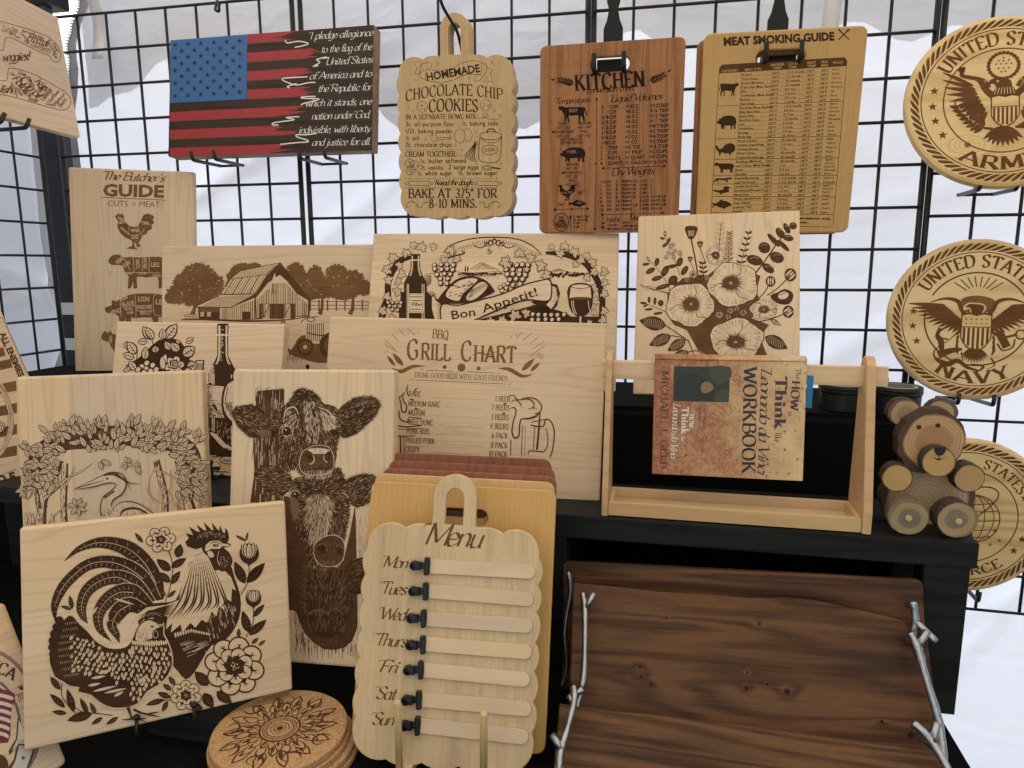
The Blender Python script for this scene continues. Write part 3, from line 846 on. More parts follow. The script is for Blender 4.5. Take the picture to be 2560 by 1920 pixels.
# corner points of each engraved face on the survey sheet its drawing was traced from
SHEET = {
	'flag': (0.4712, 0.2483, [[424.5, 100.0], [936.3, 62.1], [929.6, 373.6], [421.5, 391.3]]),
	'butcher': (0.273, 0.5088, [[170.4, 417.5], [482.2, 429.4], [490.7, 999.9], [189.8, 990.0]]),
	'barn': (0.4597, 0.2783, [[403.7, 614.8], [941.4, 610.3], [939.4, 951.2], [402.6, 946.9]]),
	'bon': (0.491, 0.3151, [[933.4, 583.2], [1547.9, 581.4], [1538.9, 986.2], [906.1, 969.8]]),
	'poppy': (0.2852, 0.3379, [[1595.7, 539.9], [2000.2, 525.2], [1999.6, 995.3], [1582.4, 985.7]]),
	'bbq': (0.4609, 0.2827, [[824.0, 790.1], [1516.6, 808.0], [1499.2, 1256.6], [794.7, 1214.4]]),
	'wine': (0.339, 0.2863, [[291.5, 802.8], [711.9, 810.6], [685.3, 1196.1], [257.3, 1176.8]]),
	'heron': (0.277, 0.2376, [[36.9, 942.4], [504.0, 924.7], [521.0, 1301.9], [55.4, 1328.3]]),
	'cows': (0.253, 0.427, [[582.2, 922.5], [986.4, 924.1], [971.4, 1676.9], [561.8, 1644.5]]),
	'rooster': (0.3022, 0.255, [[49.2, 1320.8], [713.0, 1252.8], [732.0, 1724.4], [60.8, 1879.4]]),
	'veg': (0.3032, 0.253, [[-122.5, -95.3], [145.0, 43.2], [201.0, 344.7], [-44.1, 280.0]]),
	'enem': (0.382, 0.347, [[-700.6, 889.0], [1.0, 768.9], [180.5, 1185.7], [-442.8, 1421.6]]),
	'amer': (0.366, 0.211, [[-1303.9, 2068.4], [11.7, 1503.9], [168.8, 1908.1], [-1035.0, 2665.8]]),
	'kitchen': (0.2649, 0.3424, [[1350.3, 114.6], [1715.1, 90.5], [1694.9, 580.9], [1347.9, 583.1]]),
	'smoke': (0.2742, 0.3478, [[1761.0, 83.7], [2172.5, 62.3], [2120.3, 581.1], [1739.2, 587.8]]),
	'smoke2': (0.2742, 0.345, [[1744.2, 99.8], [2148.4, 79.2], [2099.1, 585.0], [1724.1, 591.5]]),
	'cookie': (0.2292, 0.3149, [[992.2, 133.2], [1282.9, 125.3], [1281.9, 544.7], [1002.9, 545.3]]),
	'menu': (0.2251, 0.2973, [[919.8, 1291.4], [1355.1, 1316.5], [1328.6, 1945.2], [876.6, 1899.6]]),
	'tray0': (0.482, 0.193, [[1407.4, 1403.5], [2307.4, 1451.7], [2324.5, 1835.2], [1405.7, 1737.8]]),
	'tray1': (0.455, 0.198, [[1432.5, 1464.0], [2309.9, 1523.6], [2370.6, 1956.7], [1413.7, 1861.1]]),
	'tray2': (0.443, 0.1, [[1398.2, 1757.5], [2361.0, 1878.9], [2414.1, 2136.9], [1373.4, 1978.0]]),
	'army': (0.1493, 0, [[2265.9, 55.2], [2770.4, 14.8], [2770.3, 460.6], [2257.5, 474.4]]),
	'navy': (0.14, 0, [[2228.3, 598.2], [2692.5, 592.4], [2668.1, 1009.5], [2207.7, 988.6]]),
	'airf': (0.1413, 0, [[2210.1, 1088.2], [2658.2, 1108.7], [2615.3, 1499.0], [2182.1, 1460.3]]),
	'book': (0.2064, 0.1702, [[1636.7, 892.2], [2017.9, 897.7], [2006.9, 1202.7], [1630.2, 1184.3]]),
}

# ------------------------------------------------------------------ engraving tools
def homography(src, dst):
	A, B = [], []
	for (x, y), (u, v) in zip(src, dst):
		A.append([x, y, 1, 0, 0, 0, -u * x, -u * y]); B.append(u)
		A.append([0, 0, 0, x, y, 1, -v * x, -v * y]); B.append(v)
	return np.append(np.linalg.solve(np.array(A, float), np.array(B, float)), 1).reshape(3, 3)
# pen-stroke alphabet: cap height 1, x-height 0.6; l = straight, c = curved
GL = {
'A': (.78, 'l0,0 .39,1|l.39,1 .78,0|l.13,.34 .65,.34'), 'B': (.68, 'l.1,0 .1,1|c.1,1 .42,1 .6,.88 .58,.65 .42,.54 .1,.53|c.1,.53 .48,.53 .68,.4 .66,.15 .45,0 .1,0'),
'C': (.74, 'c.7,.8 .56,.98 .36,1 .12,.84 .04,.5 .12,.16 .36,0 .58,.03 .72,.22'), 'D': (.76, 'l.1,0 .1,1|c.1,1 .4,1 .64,.86 .74,.5 .64,.14 .4,0 .1,0'),
'E': (.62, 'l.1,0 .1,1|l.1,1 .58,1|l.1,.53 .48,.53|l.1,0 .6,0|l.58,1 .58,.84|l.6,0 .6,.17'), 'F': (.6, 'l.1,0 .1,1|l.1,1 .58,1|l.1,.52 .46,.52|l.58,1 .58,.84'),
'G': (.78, 'c.7,.8 .56,.98 .36,1 .12,.84 .04,.5 .12,.16 .36,0 .58,.03 .7,.12|l.7,.12 .7,.45|l.48,.45 .78,.45'), 'H': (.78, 'l.1,0 .1,1|l.68,0 .68,1|l.1,.53 .68,.53'),
'I': (.3, 'l.15,0 .15,1'), 'J': (.5, 'l.38,1 .38,.2|c.38,.2 .3,.02 .14,0 .03,.14'), 'K': (.74, 'l.1,0 .1,1|l.1,.42 .66,1|l.28,.6 .72,0'), 'L': (.6, 'l.1,0 .1,1|l.1,0 .58,0|l.58,0 .58,.2'),
'M': (.94, 'l.1,0 .1,1|l.1,1 .47,.12|l.47,.12 .84,1|l.84,1 .84,0'), 'N': (.8, 'l.1,0 .1,1|l.1,1 .7,0|l.7,0 .7,1'), 'O': (.82, 'c.41,1 .14,.88 .04,.5 .14,.12 .41,0 .68,.12 .78,.5 .68,.88 .41,1'),
'P': (.64, 'l.1,0 .1,1|c.1,1 .44,1 .62,.88 .62,.6 .44,.47 .1,.46'), 'Q': (.82, 'c.41,1 .14,.88 .04,.5 .14,.12 .41,0 .68,.12 .78,.5 .68,.88 .41,1|l.48,.2 .8,-.15'),
'R': (.72, 'l.1,0 .1,1|c.1,1 .44,1 .62,.88 .6,.62 .44,.5 .1,.49|l.36,.49 .7,0'), 'S': (.6, 'c.54,.82 .42,.98 .26,1 .08,.88 .1,.66 .3,.52 .5,.38 .54,.15 .36,0 .18,.01 .05,.18'),
'T': (.7, 'l.35,0 .35,1|l.03,1 .67,1|l.03,1 .03,.84|l.67,1 .67,.84'), 'U': (.76, 'l.1,1 .1,.3|c.1,.3 .18,.05 .38,0 .58,.05 .66,.3|l.66,.3 .66,1'), 'V': (.76, 'l0,1 .38,0|l.38,0 .76,1'),
'W': (1.06, 'l0,1 .28,0|l.28,0 .53,.9|l.53,.9 .78,0|l.78,0 1.06,1'), 'X': (.72, 'l.02,1 .7,0|l.02,0 .7,1'), 'Y': (.7, 'l0,1 .35,.48|l.7,1 .35,.48|l.35,.48 .35,0'), 'Z': (.66, 'l.05,1 .62,1|l.62,1 .04,0|l.04,0 .64,0'),
'a': (.52, 'c.42,.5 .3,.6 .12,.54 .04,.3 .1,.05 .25,0 .4,.12 .43,.3|l.43,.58 .43,.1|c.43,.1 .46,.02 .54,.04'), 'b': (.54, 'l.08,1 .08,0|c.08,.4 .2,.58 .38,.58 .5,.3 .38,.02 .2,.0 .08,.12'),
'c': (.46, 'c.42,.46 .32,.59 .18,.58 .05,.3 .16,.03 .3,0 .43,.13'), 'd': (.54, 'c.44,.46 .32,.6 .16,.56 .05,.3 .15,.02 .3,0 .44,.16|l.44,1 .44,.06|c.44,.06 .47,0 .54,.04'),
'e': (.48, 'c.06,.3 .42,.34 .38,.52 .24,.6 .09,.5 .05,.28 .14,.04 .28,0 .43,.12'), 'f': (.34, 'c.4,.9 .3,1 .19,.94 .16,.76 .16,.5|l.16,.5 .16,0|l.02,.58 .34,.58'),
'g': (.52, 'c.42,.46 .3,.6 .14,.56 .05,.3 .14,.03 .28,0 .42,.16|l.43,.58 .43,-.1|c.43,-.1 .38,-.3 .2,-.34 .05,-.24'), 'h': (.54, 'l.08,1 .08,0|c.08,.42 .22,.58 .36,.58 .44,.44 .44,.2|l.44,.2 .44,0'),
'i': (.22, 'l.1,.58 .1,.06|c.1,.06 .14,0 .22,.05|d.11,.8'), 'j': (.24, 'l.14,.58 .14,-.12|c.14,-.12 .1,-.3 -.04,-.32|d.14,.8'), 'k': (.5, 'l.08,1 .08,0|l.08,.24 .42,.58|l.18,.34 .48,0'),
'l': (.22, 'l.1,1 .1,.06|c.1,.06 .14,0 .22,.05'), 'm': (.84, 'l.08,.58 .08,0|c.08,.42 .2,.58 .34,.58 .4,.42 .4,.2|l.4,.2 .4,0|c.4,.42 .52,.58 .66,.58 .73,.42 .73,.2|l.73,.2 .73,0'),
'n': (.54, 'l.08,.58 .08,0|c.08,.42 .22,.58 .36,.58 .44,.42 .44,.2|l.44,.2 .44,0'), 'o': (.52, 'c.26,.59 .1,.52 .04,.3 .1,.06 .26,0 .42,.06 .48,.3 .42,.52 .26,.59'),
'p': (.54, 'l.08,.58 .08,-.34|c.08,.42 .2,.58 .38,.57 .5,.3 .38,.02 .2,0 .08,.12'), 'q': (.54, 'c.44,.46 .32,.6 .16,.56 .05,.3 .15,.02 .3,0 .44,.16|l.44,.58 .44,-.34'),
'r': (.38, 'l.08,.58 .08,0|c.08,.4 .18,.56 .3,.59 .37,.54'), 's': (.42, 'c.37,.48 .28,.59 .14,.57 .07,.44 .2,.32 .35,.2 .34,.05 .18,0 .05,.1'), 't': (.34, 'l.15,.84 .15,.12|c.15,.12 .2,0 .34,.07|l.02,.58 .32,.58'),
'u': (.54, 'l.08,.58 .08,.18|c.08,.18 .14,.01 .26,0 .38,.06 .44,.2|l.44,.58 .44,.08|c.44,.08 .47,0 .55,.04'), 'v': (.48, 'l.02,.58 .24,0|l.24,0 .46,.58'), 'w': (.72, 'l.02,.58 .2,0|l.2,0 .36,.5|l.36,.5 .52,0|l.52,0 .7,.58'),
'x': (.48, 'l.03,.58 .45,0|l.03,0 .45,.58'), 'y': (.5, 'l.03,.58 .25,.02|c.46,.58 .3,.1 .18,-.2 .02,-.32'), 'z': (.46, 'l.05,.58 .42,.58|l.42,.58 .03,0|l.03,0 .44,0'),
'0': (.56, 'c.28,1 .09,.88 .03,.5 .09,.12 .28,0 .47,.12 .53,.5 .47,.88 .28,1'), '1': (.36, 'l.2,0 .2,1|l.2,1 .05,.85'), '2': (.54, 'c.06,.8 .2,1 .42,.96 .47,.72 .3,.4 .04,0|l.04,0 .52,0'), '3': (.54, 'c.06,.88 .26,1 .45,.9 .44,.64 .22,.54 .48,.42 .48,.12 .26,0 .05,.12'),
'4': (.56, 'l.4,0 .4,1|l.4,1 .02,.3|l.02,.3 .54,.3'), '9': (.54, 'c.1,.06 .34,.1 .49,.6 .38,.98 .18,.99 .04,.75 .14,.48 .34,.46 .47,.66'), '=': (.5, 'l.05,.62 .45,.62|l.05,.38 .45,.38'), '/': (.4, 'l0,-.05 .36,1.02'), '(': (.26, 'c.22,1.05 .08,.8 .08,.2 .22,-.08'), ')': (.26, 'c.04,1.05 .18,.8 .18,.2 .04,-.08'),
'5': (.54, 'l.46,1 .12,1|l.12,1 .09,.56|c.09,.56 .3,.64 .49,.48 .48,.15 .26,0 .05,.1'), '6': (.54, 'c.44,.94 .2,.9 .05,.4 .16,.02 .36,.01 .5,.25 .4,.52 .2,.54 .07,.34'), '7': (.5, 'l.04,1 .47,1|l.47,1 .16,0'), '8': (.54, 'c.27,.54 .1,.68 .14,.92 .27,1 .4,.92 .44,.68 .27,.54 .05,.38 .08,.08 .27,0 .46,.08 .49,.38 .27,.54'),
'!': (.24, 'l.12,1 .12,.3|d.12,.05'), '.': (.2, 'd.1,.05'), ',': (.2, 'l.12,.08 .04,-.16'), "'": (.18, 'l.1,1 .07,.78'), '-': (.4, 'l.05,.35 .35,.35'), '°': (.3, 'c.15,1 .05,.95 .05,.82 .15,.76 .25,.82 .25,.95 .15,1'), ':': (.2, 'd.1,.08|d.1,.5'), ' ': (.32, ''), '&': (.7, 'c.66,.4 .5,.1 .25,0 .05,.2 .2,.45 .42,.7 .36,.95 .2,.95 .15,.75 .65,0'),
}
def catmull(P, n=5):
	if len(P) < 3:
		return list(P)
	closed = math.hypot(P[0][0] - P[-1][0], P[0][1] - P[-1][1]) < 1e-6
	Q = ([P[-2]] + list(P) + [P[1]]) if closed else ([P[0]] + list(P) + [P[-1]])
	out = []
	for i in range(1, len(Q) - 2):
		a, b, c, d = Q[i - 1], Q[i], Q[i + 1], Q[i + 2]
		for k in range(n):
			t = k / n
			out.append(tuple(0.5 * (2 * b[j] + (c[j] - a[j]) * t + (2 * a[j] - 5 * b[j] + 4 * c[j] - d[j]) * t * t + (3 * b[j] - a[j] - 3 * c[j] + d[j]) * t ** 3) for j in range(len(b))))
	out.append(tuple(P[-1]))
	return out
_gc = {}
def glyph(ch, style, wt):
	"""polygons (ribbons) of one pen-drawn letter; style serif / script / pen"""
	k = (ch, style, wt)
	if k in _gc:
		return _gc[k]
	adv, s = GL.get(ch, GL.get(ch.upper(), (.4, '')))
	strips = []
	nib = R(20 if style != 'script' else 35)
	thin = wt * (.32 if style == 'serif' else (.25 if style == 'script' else .9))
	for st in s.split('|'):
		if not st:
			continue
		if st[0] == 'd':
			x, y = map(float, st[1:].split(','))
			r = wt * .62
			strips.append([((x - r, y), (x - r, y)), ((x - r * .6, y - r * .8), (x - r * .6, y + r * .8)), ((x + r * .6, y - r * .8), (x + r * .6, y + r * .8)), ((x + r, y), (x + r, y))])
			continue
		P = [tuple(map(float, p.split(','))) for p in st[1:].split()]
		Q = catmull(P, 4) if st[0] == 'c' else P
		rb = []
		for i, p in enumerate(Q):
			a, b = Q[max(i - 1, 0)], Q[min(i + 1, len(Q) - 1)]
			dx, dy = b[0] - a[0], b[1] - a[1]
			l = math.hypot(dx, dy) or 1e-6
			th = math.atan2(dy, dx)
			w = thin + (wt - thin) * abs(math.sin(th - nib)) ** 1.5
			nx, ny = -dy / l * w / 2, dx / l * w / 2
			rb.append(((p[0] + nx, p[1] + ny), (p[0] - nx, p[1] - ny)))
		strips.append(rb)
		if style == 'serif' and st[0] == 'l':
			for p, q in ((P[0], P[-1]), (P[-1], P[0])):
				if abs(q[1] - p[1]) > .3 and (abs(p[1]) < .02 or p[1] > .97 or abs(p[1] - .58) < .01) and not (ch in 'VWMN' and p[1] < .15 and ch in 'VW') and not (ch == 'A' and p[1] > .9) and not (ch == 'T' and p[1] > .9):
					y = p[1] + (.02 if p[1] < .3 else -.02)
					e = wt * .5 + .085
					lo = -e; hi = e
					if p[1] > .97 and ch in 'bdhkl' or abs(p[1] - .58) < .01:
						hi = wt * .4
					strips.append([((p[0] + lo, y + .022), (p[0] + lo, y - .022)), ((p[0] + hi, y + .022), (p[0] + hi, y - .022))])
	if style == 'script':
		strips = [[((a[0] + a[1] * .32, a[1]), (b[0] + b[1] * .32, b[1])) for a, b in rb] for rb in strips]
		if ch.islower() and ch not in 'aduilt':
			strips.append([((adv - .12 + .01, .05), (adv - .12 + .01, .02)), ((adv + .06, .17), (adv + .07, .14))])
		if ch.isupper():
			strips.append([((-.05, .80), (-.05, .78)), ((.08, .95), (.10, .90)), ((.26, .99), (.28, .955)), ((.34, .95), (.34, .945))])
		adv *= .86
	_gc[k] = (adv + (.15 if style != 'script' else .03), strips)
	return _gc[k]
_tt = {}
def sans(ch, bold):
	"""outline of one letter from Blender's built-in face, scaled to cap height 1"""
	k = (ch, bold)
	if k in _tt:
		return _tt[k]
	def geo(s):
		cu = bpy.data.curves.new('t', 'FONT')
		cu.body = s
		cu.offset = bold
		cu.resolution_u = 2
		o = bpy.data.objects.new('t', cu)
		C.objects.link(o)
		dg = bpy.context.evaluated_depsgraph_get()
		me = bpy.data.meshes.new_from_object(o.evaluated_get(dg))
		v = [tuple(p.co) for p in me.vertices]
		f = [tuple(p.vertices) for p in me.polygons]
		bpy.data.objects.remove(o)
		bpy.data.curves.remove(cu)
		bpy.data.meshes.remove(me)
		return v, f
	if 'cap' not in _tt:
		v, f = geo('H')
		_tt['cap'] = max(p[1] for p in v)
	cap = _tt['cap']
	hv, _ = geo('HH')
	w0 = max(p[0] for p in hv)
	hc, hf = geo('H' + ch + 'H')
	adv = (max(p[0] for p in hc) - w0) / cap
	v, f = geo(ch) if ch != ' ' else ([], [])
	_tt[k] = (adv, [(x / cap, y / cap) for x, y, z in v], f)
	return _tt[k]

ZS = 1.3e-6
class Art:
	"""flat laser-burnt drawing on the face of one board; coordinates of the tracing sheet"""
	def __init__(s, key, s_=1.0, ox=0.0, oy=0.0, local=False):
		s.key = key
		w, h, q = SHEET[key]
		s.w, s.h = w, h
		s.H = homography(q, [(-w / 2, h), (w / 2, h), (w / 2, 0), (-w / 2, 0)]) if h else homography(q, [(-1, 1), (1, 1), (1, -1), (-1, -1)])
		s.k = w if not h else 1.0
		s.local = local
		s.frame(s_, ox, oy)
		s.V, s.F, s.M = [], [], []
		s.z = 0.00004
		s.c = 0
	def frame(s, s_=1.0, ox=0.0, oy=0.0):
		s.s, s.ox, s.oy = s_, ox, oy
		return s
	def put(s, pts, z):
		b = len(s.V)
		if s.local:
			for x, y in pts:
				s.V.append((x * s.k, y * s.k, z))
		else:
			P = np.array([(s.ox + x / s.s, s.oy + y / s.s, 1) for x, y in pts]) @ s.H.T
			for p in P:
				s.V.append((p[0] / p[2] * s.k, p[1] / p[2] * s.k, z))
		return b
	def step(s, n=1):
		s.z += ZS * n
		return s.z
	def poly(s, pts, m=0, holes=(), smooth=0):
		if smooth:
			pts = catmull(list(pts) + [pts[0]], smooth)[:-1]
		z = s.step()
		loops = [list(pts)] + [list(h) for h in holes]
		allp = [p for l in loops for p in l]
		b = s.put(allp, z)
		for t in tessellate_polygon([[Vector((x, y, 0)) for x, y in l] for l in loops]):
			s.F.append(tuple(b + i for i in t)); s.M.append(m)
		return s
	def ribbon(s, rb, m, z):
		b = s.put([p for ab in rb for p in ab], z)
		for i in range(len(rb) - 1):
			s.F.append((b + 2 * i, b + 2 * i + 1, b + 2 * i + 3, b + 2 * i + 2)); s.M.append(m)
	def line(s, pts, w, m=0, smooth=4, z=None):
		"""stroke; w one width, or a list of widths, one per point, or 'taper'"""
		n = len(pts)
		if isinstance(w, tuple):
			w = [w[0] + (w[1] - w[0]) * i / (n - 1) for i in range(n)]
		ws = w if isinstance(w, list) else [w] * n
		P = [(p[0], p[1], ws[i]) for i, p in enumerate(pts)]
		if smooth and n > 2:
			P = catmull(P, smooth)
		rb = []
		for i, p in enumerate(P):
			a, b = P[max(i - 1, 0)], P[min(i + 1, len(P) - 1)]
			if i in (0, len(P) - 1) and math.hypot(P[0][0] - P[-1][0], P[0][1] - P[-1][1]) < 1e-6 and len(P) > 3:
				a, b = P[-2], P[1]
			dx, dy = b[0] - a[0], b[1] - a[1]
			l = math.hypot(dx, dy) or 1e-6
			nx, ny = -dy / l * p[2] / 2, dx / l * p[2] / 2
			rb.append(((p[0] + nx, p[1] + ny), (p[0] - nx, p[1] - ny)))
		if z is None:
			s.c = (s.c + 1) % 12
			z = s.z + ZS * (1 + s.c)
		s.ribbon(rb, m, z)
		return s
	def layer(s):
		s.z += ZS * 13
		return s
	def disc(s, x, y, rx, m=0, ry=None, n=16, rot=0):
		ry = ry or rx
		c_, s_ = math.cos(rot), math.sin(rot)
		z = s.step()
		b = s.put([(x + rx * math.cos(2 * math.pi * i / n) * c_ - ry * math.sin(2 * math.pi * i / n) * s_, y + rx * math.cos(2 * math.pi * i / n) * s_ + ry * math.sin(2 * math.pi * i / n) * c_) for i in range(n)], z)
		s.F.append(tuple(range(b, b + n))); s.M.append(m)
		return s
	def ring(s, x, y, r, w, m=0, ry=None, n=48, a0=0, a1=360):
		ry = ry or r
		s.line([(x + r * math.cos(R(a0 + (a1 - a0) * i / n)), y + ry * math.sin(R(a0 + (a1 - a0) * i / n))) for i in range(n + 1)], w, m, smooth=0)
		return s
	def star(s, x, y, r, m=0, rot=0, k=.4):
		up = 1 if s.local else -1
		z = s.step()
		P = [(x, y)] + [(x + (r if i % 2 == 0 else r * k) * math.sin(rot + i * math.pi / 5), y + up * (r if i % 2 == 0 else r * k) * math.cos(rot + i * math.pi / 5)) for i in range(10)]
		b = s.put(P, z)
		for i in range(10):
			s.F.append((b, b + 1 + i, b + 1 + (i + 1) % 10)); s.M.append(m)
		return s
	def leaf(s, x0, y0, x1, y1, w, m=0, inner=None, vein=None, tip=1.0):
		"""pointed leaf from stalk to tip; optional light inside and veins"""
		dx, dy = x1 - x0, y1 - y0
		L = math.hypot(dx, dy) or 1e-6
		ux, uy = dx / L, dy / L
		prof = [(0, 0), (.12, .55), (.3, .95), (.5, 1), (.7, .78), (.88, .36), (1, 0)]
		def shape(k, e):
			a = [(x0 + ux * L * (t * (1 - 2 * e) + e) - uy * w / 2 * v * k, y0 + uy * L * (t * (1 - 2 * e) + e) + ux * w / 2 * v * k) for t, v in prof]
			b = [(x0 + ux * L * (t * (1 - 2 * e) + e) + uy * w / 2 * v * k, y0 + uy * L * (t * (1 - 2 * e) + e) - ux * w / 2 * v * k) for t, v in prof[-2:0:-1]]
			return a + b
		z = s.step()
		P = shape(1, 0)
		b = s.put(P, z)
		s.F.append(tuple(range(b, b + len(P)))); s.M.append(m)
		if inner is not None:
			z = s.step()
			P = shape(.72, .07)
			b = s.put(P, z)
			s.F.append(tuple(range(b, b + len(P)))); s.M.append(inner)
		if vein is not None:
			z = s.step()
			s.line([(x0 + dx * .05, y0 + dy * .05), (x0 + dx * .9, y0 + dy * .9)], (w * .09, w * .03), vein, 0, z)
			for t in (.28, .46, .64):
				for sg in (-1, 1):
					px, py = x0 + dx * t, y0 + dy * t
					s.line([(px, py), (px + ux * L * .14 + sg * -uy * w * .34, py + uy * L * .14 + sg * ux * w * .34)], (w * .06, w * .02), vein, 0, z)
		return s
	def text(s, t, x0, y0, x1, y1, h, font='sans', m=0, wt=.14, bold=0.0, fit=True, arch=0.0, align='l'):
		"""letters set along the baseline x0,y0 - x1,y1, filling it"""
		adv = []
		for ch in t:
			adv.append(sans(ch, bold)[0] if font == 'sans' else glyph(ch, font, wt)[0])
		tot = sum(adv) or 1
		dx, dy = x1 - x0, y1 - y0
		L = math.hypot(dx, dy) or 1e-6
		ux, uy = dx / L, dy / L
		up = (uy, -ux) if not s.local else (-uy, ux)
		kx = L / tot if fit else h
		off = 0 if fit else {'l': 0, 'c': (L - tot * h) / 2, 'r': L - tot * h}[align]
		def mp(px, py, cx):
			X = off + (cx + px) * kx
			Y = py * h + arch * (1 - ((2 * X / L) - 1) ** 2)
			return (x0 + ux * X + up[0] * Y, y0 + uy * X + up[1] * Y)
		cx = 0.0
		z0 = s.step()
		for i, ch in enumerate(t):
			if font == 'sans':
				a, v, f = sans(ch, bold)
				if v:
					b = s.put([mp(px, py, cx) for px, py in v], z0)
					for q in f:
						s.F.append(tuple(b + j for j in q)); s.M.append(m)
			else:
				for j, rb in enumerate(glyph(ch, font, wt)[1]):
					s.ribbon([(mp(a[0], a[1], cx), mp(b[0], b[1], cx)) for a, b in rb], m, z0 + ZS * (j % 5 + (i % 2) * 5))
			cx += adv[i]
		s.z += ZS * (10 if font != 'sans' else 1)
		return s
	def arctext(s, t, cx, cy, r, a0, a1, h, font='serif', m=0, wt=.16, inside=False, bold=0.0):
		"""letters on a circle (local coordinates, angles clockwise from the top)"""
		adv = [sans(ch, bold)[0] if font == 'sans' else glyph(ch, font, wt)[0] for ch in t]
		tot = sum(adv)
		cur = 0.0
		z0 = s.step()
		for i, ch in enumerate(t):
			def mp(px, py):
				f = (cur + px) / tot
				a = R(a0 + (a1 - a0) * f)
				rr = r + py * h * (-1 if inside else 1)
				return (cx + rr * math.sin(a), cy + rr * math.cos(a))
			if font == 'sans':
				a, v, f = sans(ch, bold)
				if v:
					b = s.put([mp(px, py) for px, py in v], z0)
					for q in f:
						s.F.append(tuple(b + j for j in q)); s.M.append(m)
			else:
				for j, rb in enumerate(glyph(ch, font, wt)[1]):
					s.ribbon([(mp(*a), mp(*b)) for a, b in rb], m, z0 + ZS * (j % 5 + (i % 2) * 5))
			cur += adv[i]
		s.z += ZS * 10
		return s
	def silhouette(s, name, x, y, w, h, m=0, flip=False):
		P = SIL[name]
		s.poly([(x + (1 - px if flip else px) * w, y + py * h) for px, py in P], m, smooth=2)
		return s
	def fur(s, poly, flow, n, L, w, m=1, seed=1, jit=.35):
		"""tapered hairs inside an outline, combed along flow(x, y)"""
		rr = random.Random(seed)
		xs = [p[0] for p in poly]; ys = [p[1] for p in poly]
		k = 0
		tries = 0
		while k < n and tries < n * 6:
			tries += 1
			x, y = rr.uniform(min(xs), max(xs)), rr.uniform(min(ys), max(ys))
			if not inside(x, y, poly):
				continue
			a = flow(x, y) + rr.uniform(-jit, jit)
			l = L * rr.uniform(.5, 1.2)
			c1 = rr.uniform(-.25, .25)
			x1, y1 = x + l * .5 * math.cos(a), y + l * .5 * math.sin(a)
			x2, y2 = x1 + l * .5 * math.cos(a + c1), y1 + l * .5 * math.sin(a + c1)
			s.line([(x, y), (x1, y1), (x2, y2)], [w * .5, w, w * .15], m, 0)
			k += 1
		s.layer()
		return s
	def done(s, mats, name='engraving', label=None):
		me = bpy.data.meshes.new(name)
		me.from_pydata(s.V, [], s.F)
		for mm in mats:
			me.materials.append(mm)
		me.polygons.foreach_set('material_index', s.M)
		me.update()
		# make every piece face outwards
		bad = [i for i, p in enumerate(me.polygons) if p.normal.z < 0]
		if bad:
			F = [tuple(f) for f in s.F]
			bs = set(bad)
			F = [f[::-1] if i in bs else f for i, f in enumerate(F)]
			me.clear_geometry()
			me.from_pydata(s.V, [], F)
			me.polygons.foreach_set('material_index', s.M)
			me.update()
		o = put(name, me, mats, BQ[s.key])
		if label:
			o['label'] = label
		return o
def inside(x, y, P):
	r = False
	j = len(P) - 1
	for i in range(len(P)):
		if (P[i][1] > y) != (P[j][1] > y) and x < (P[j][0] - P[i][0]) * (y - P[i][1]) / (P[j][1] - P[i][1]) + P[i][0]:
			r = not r
		j = i
	return r
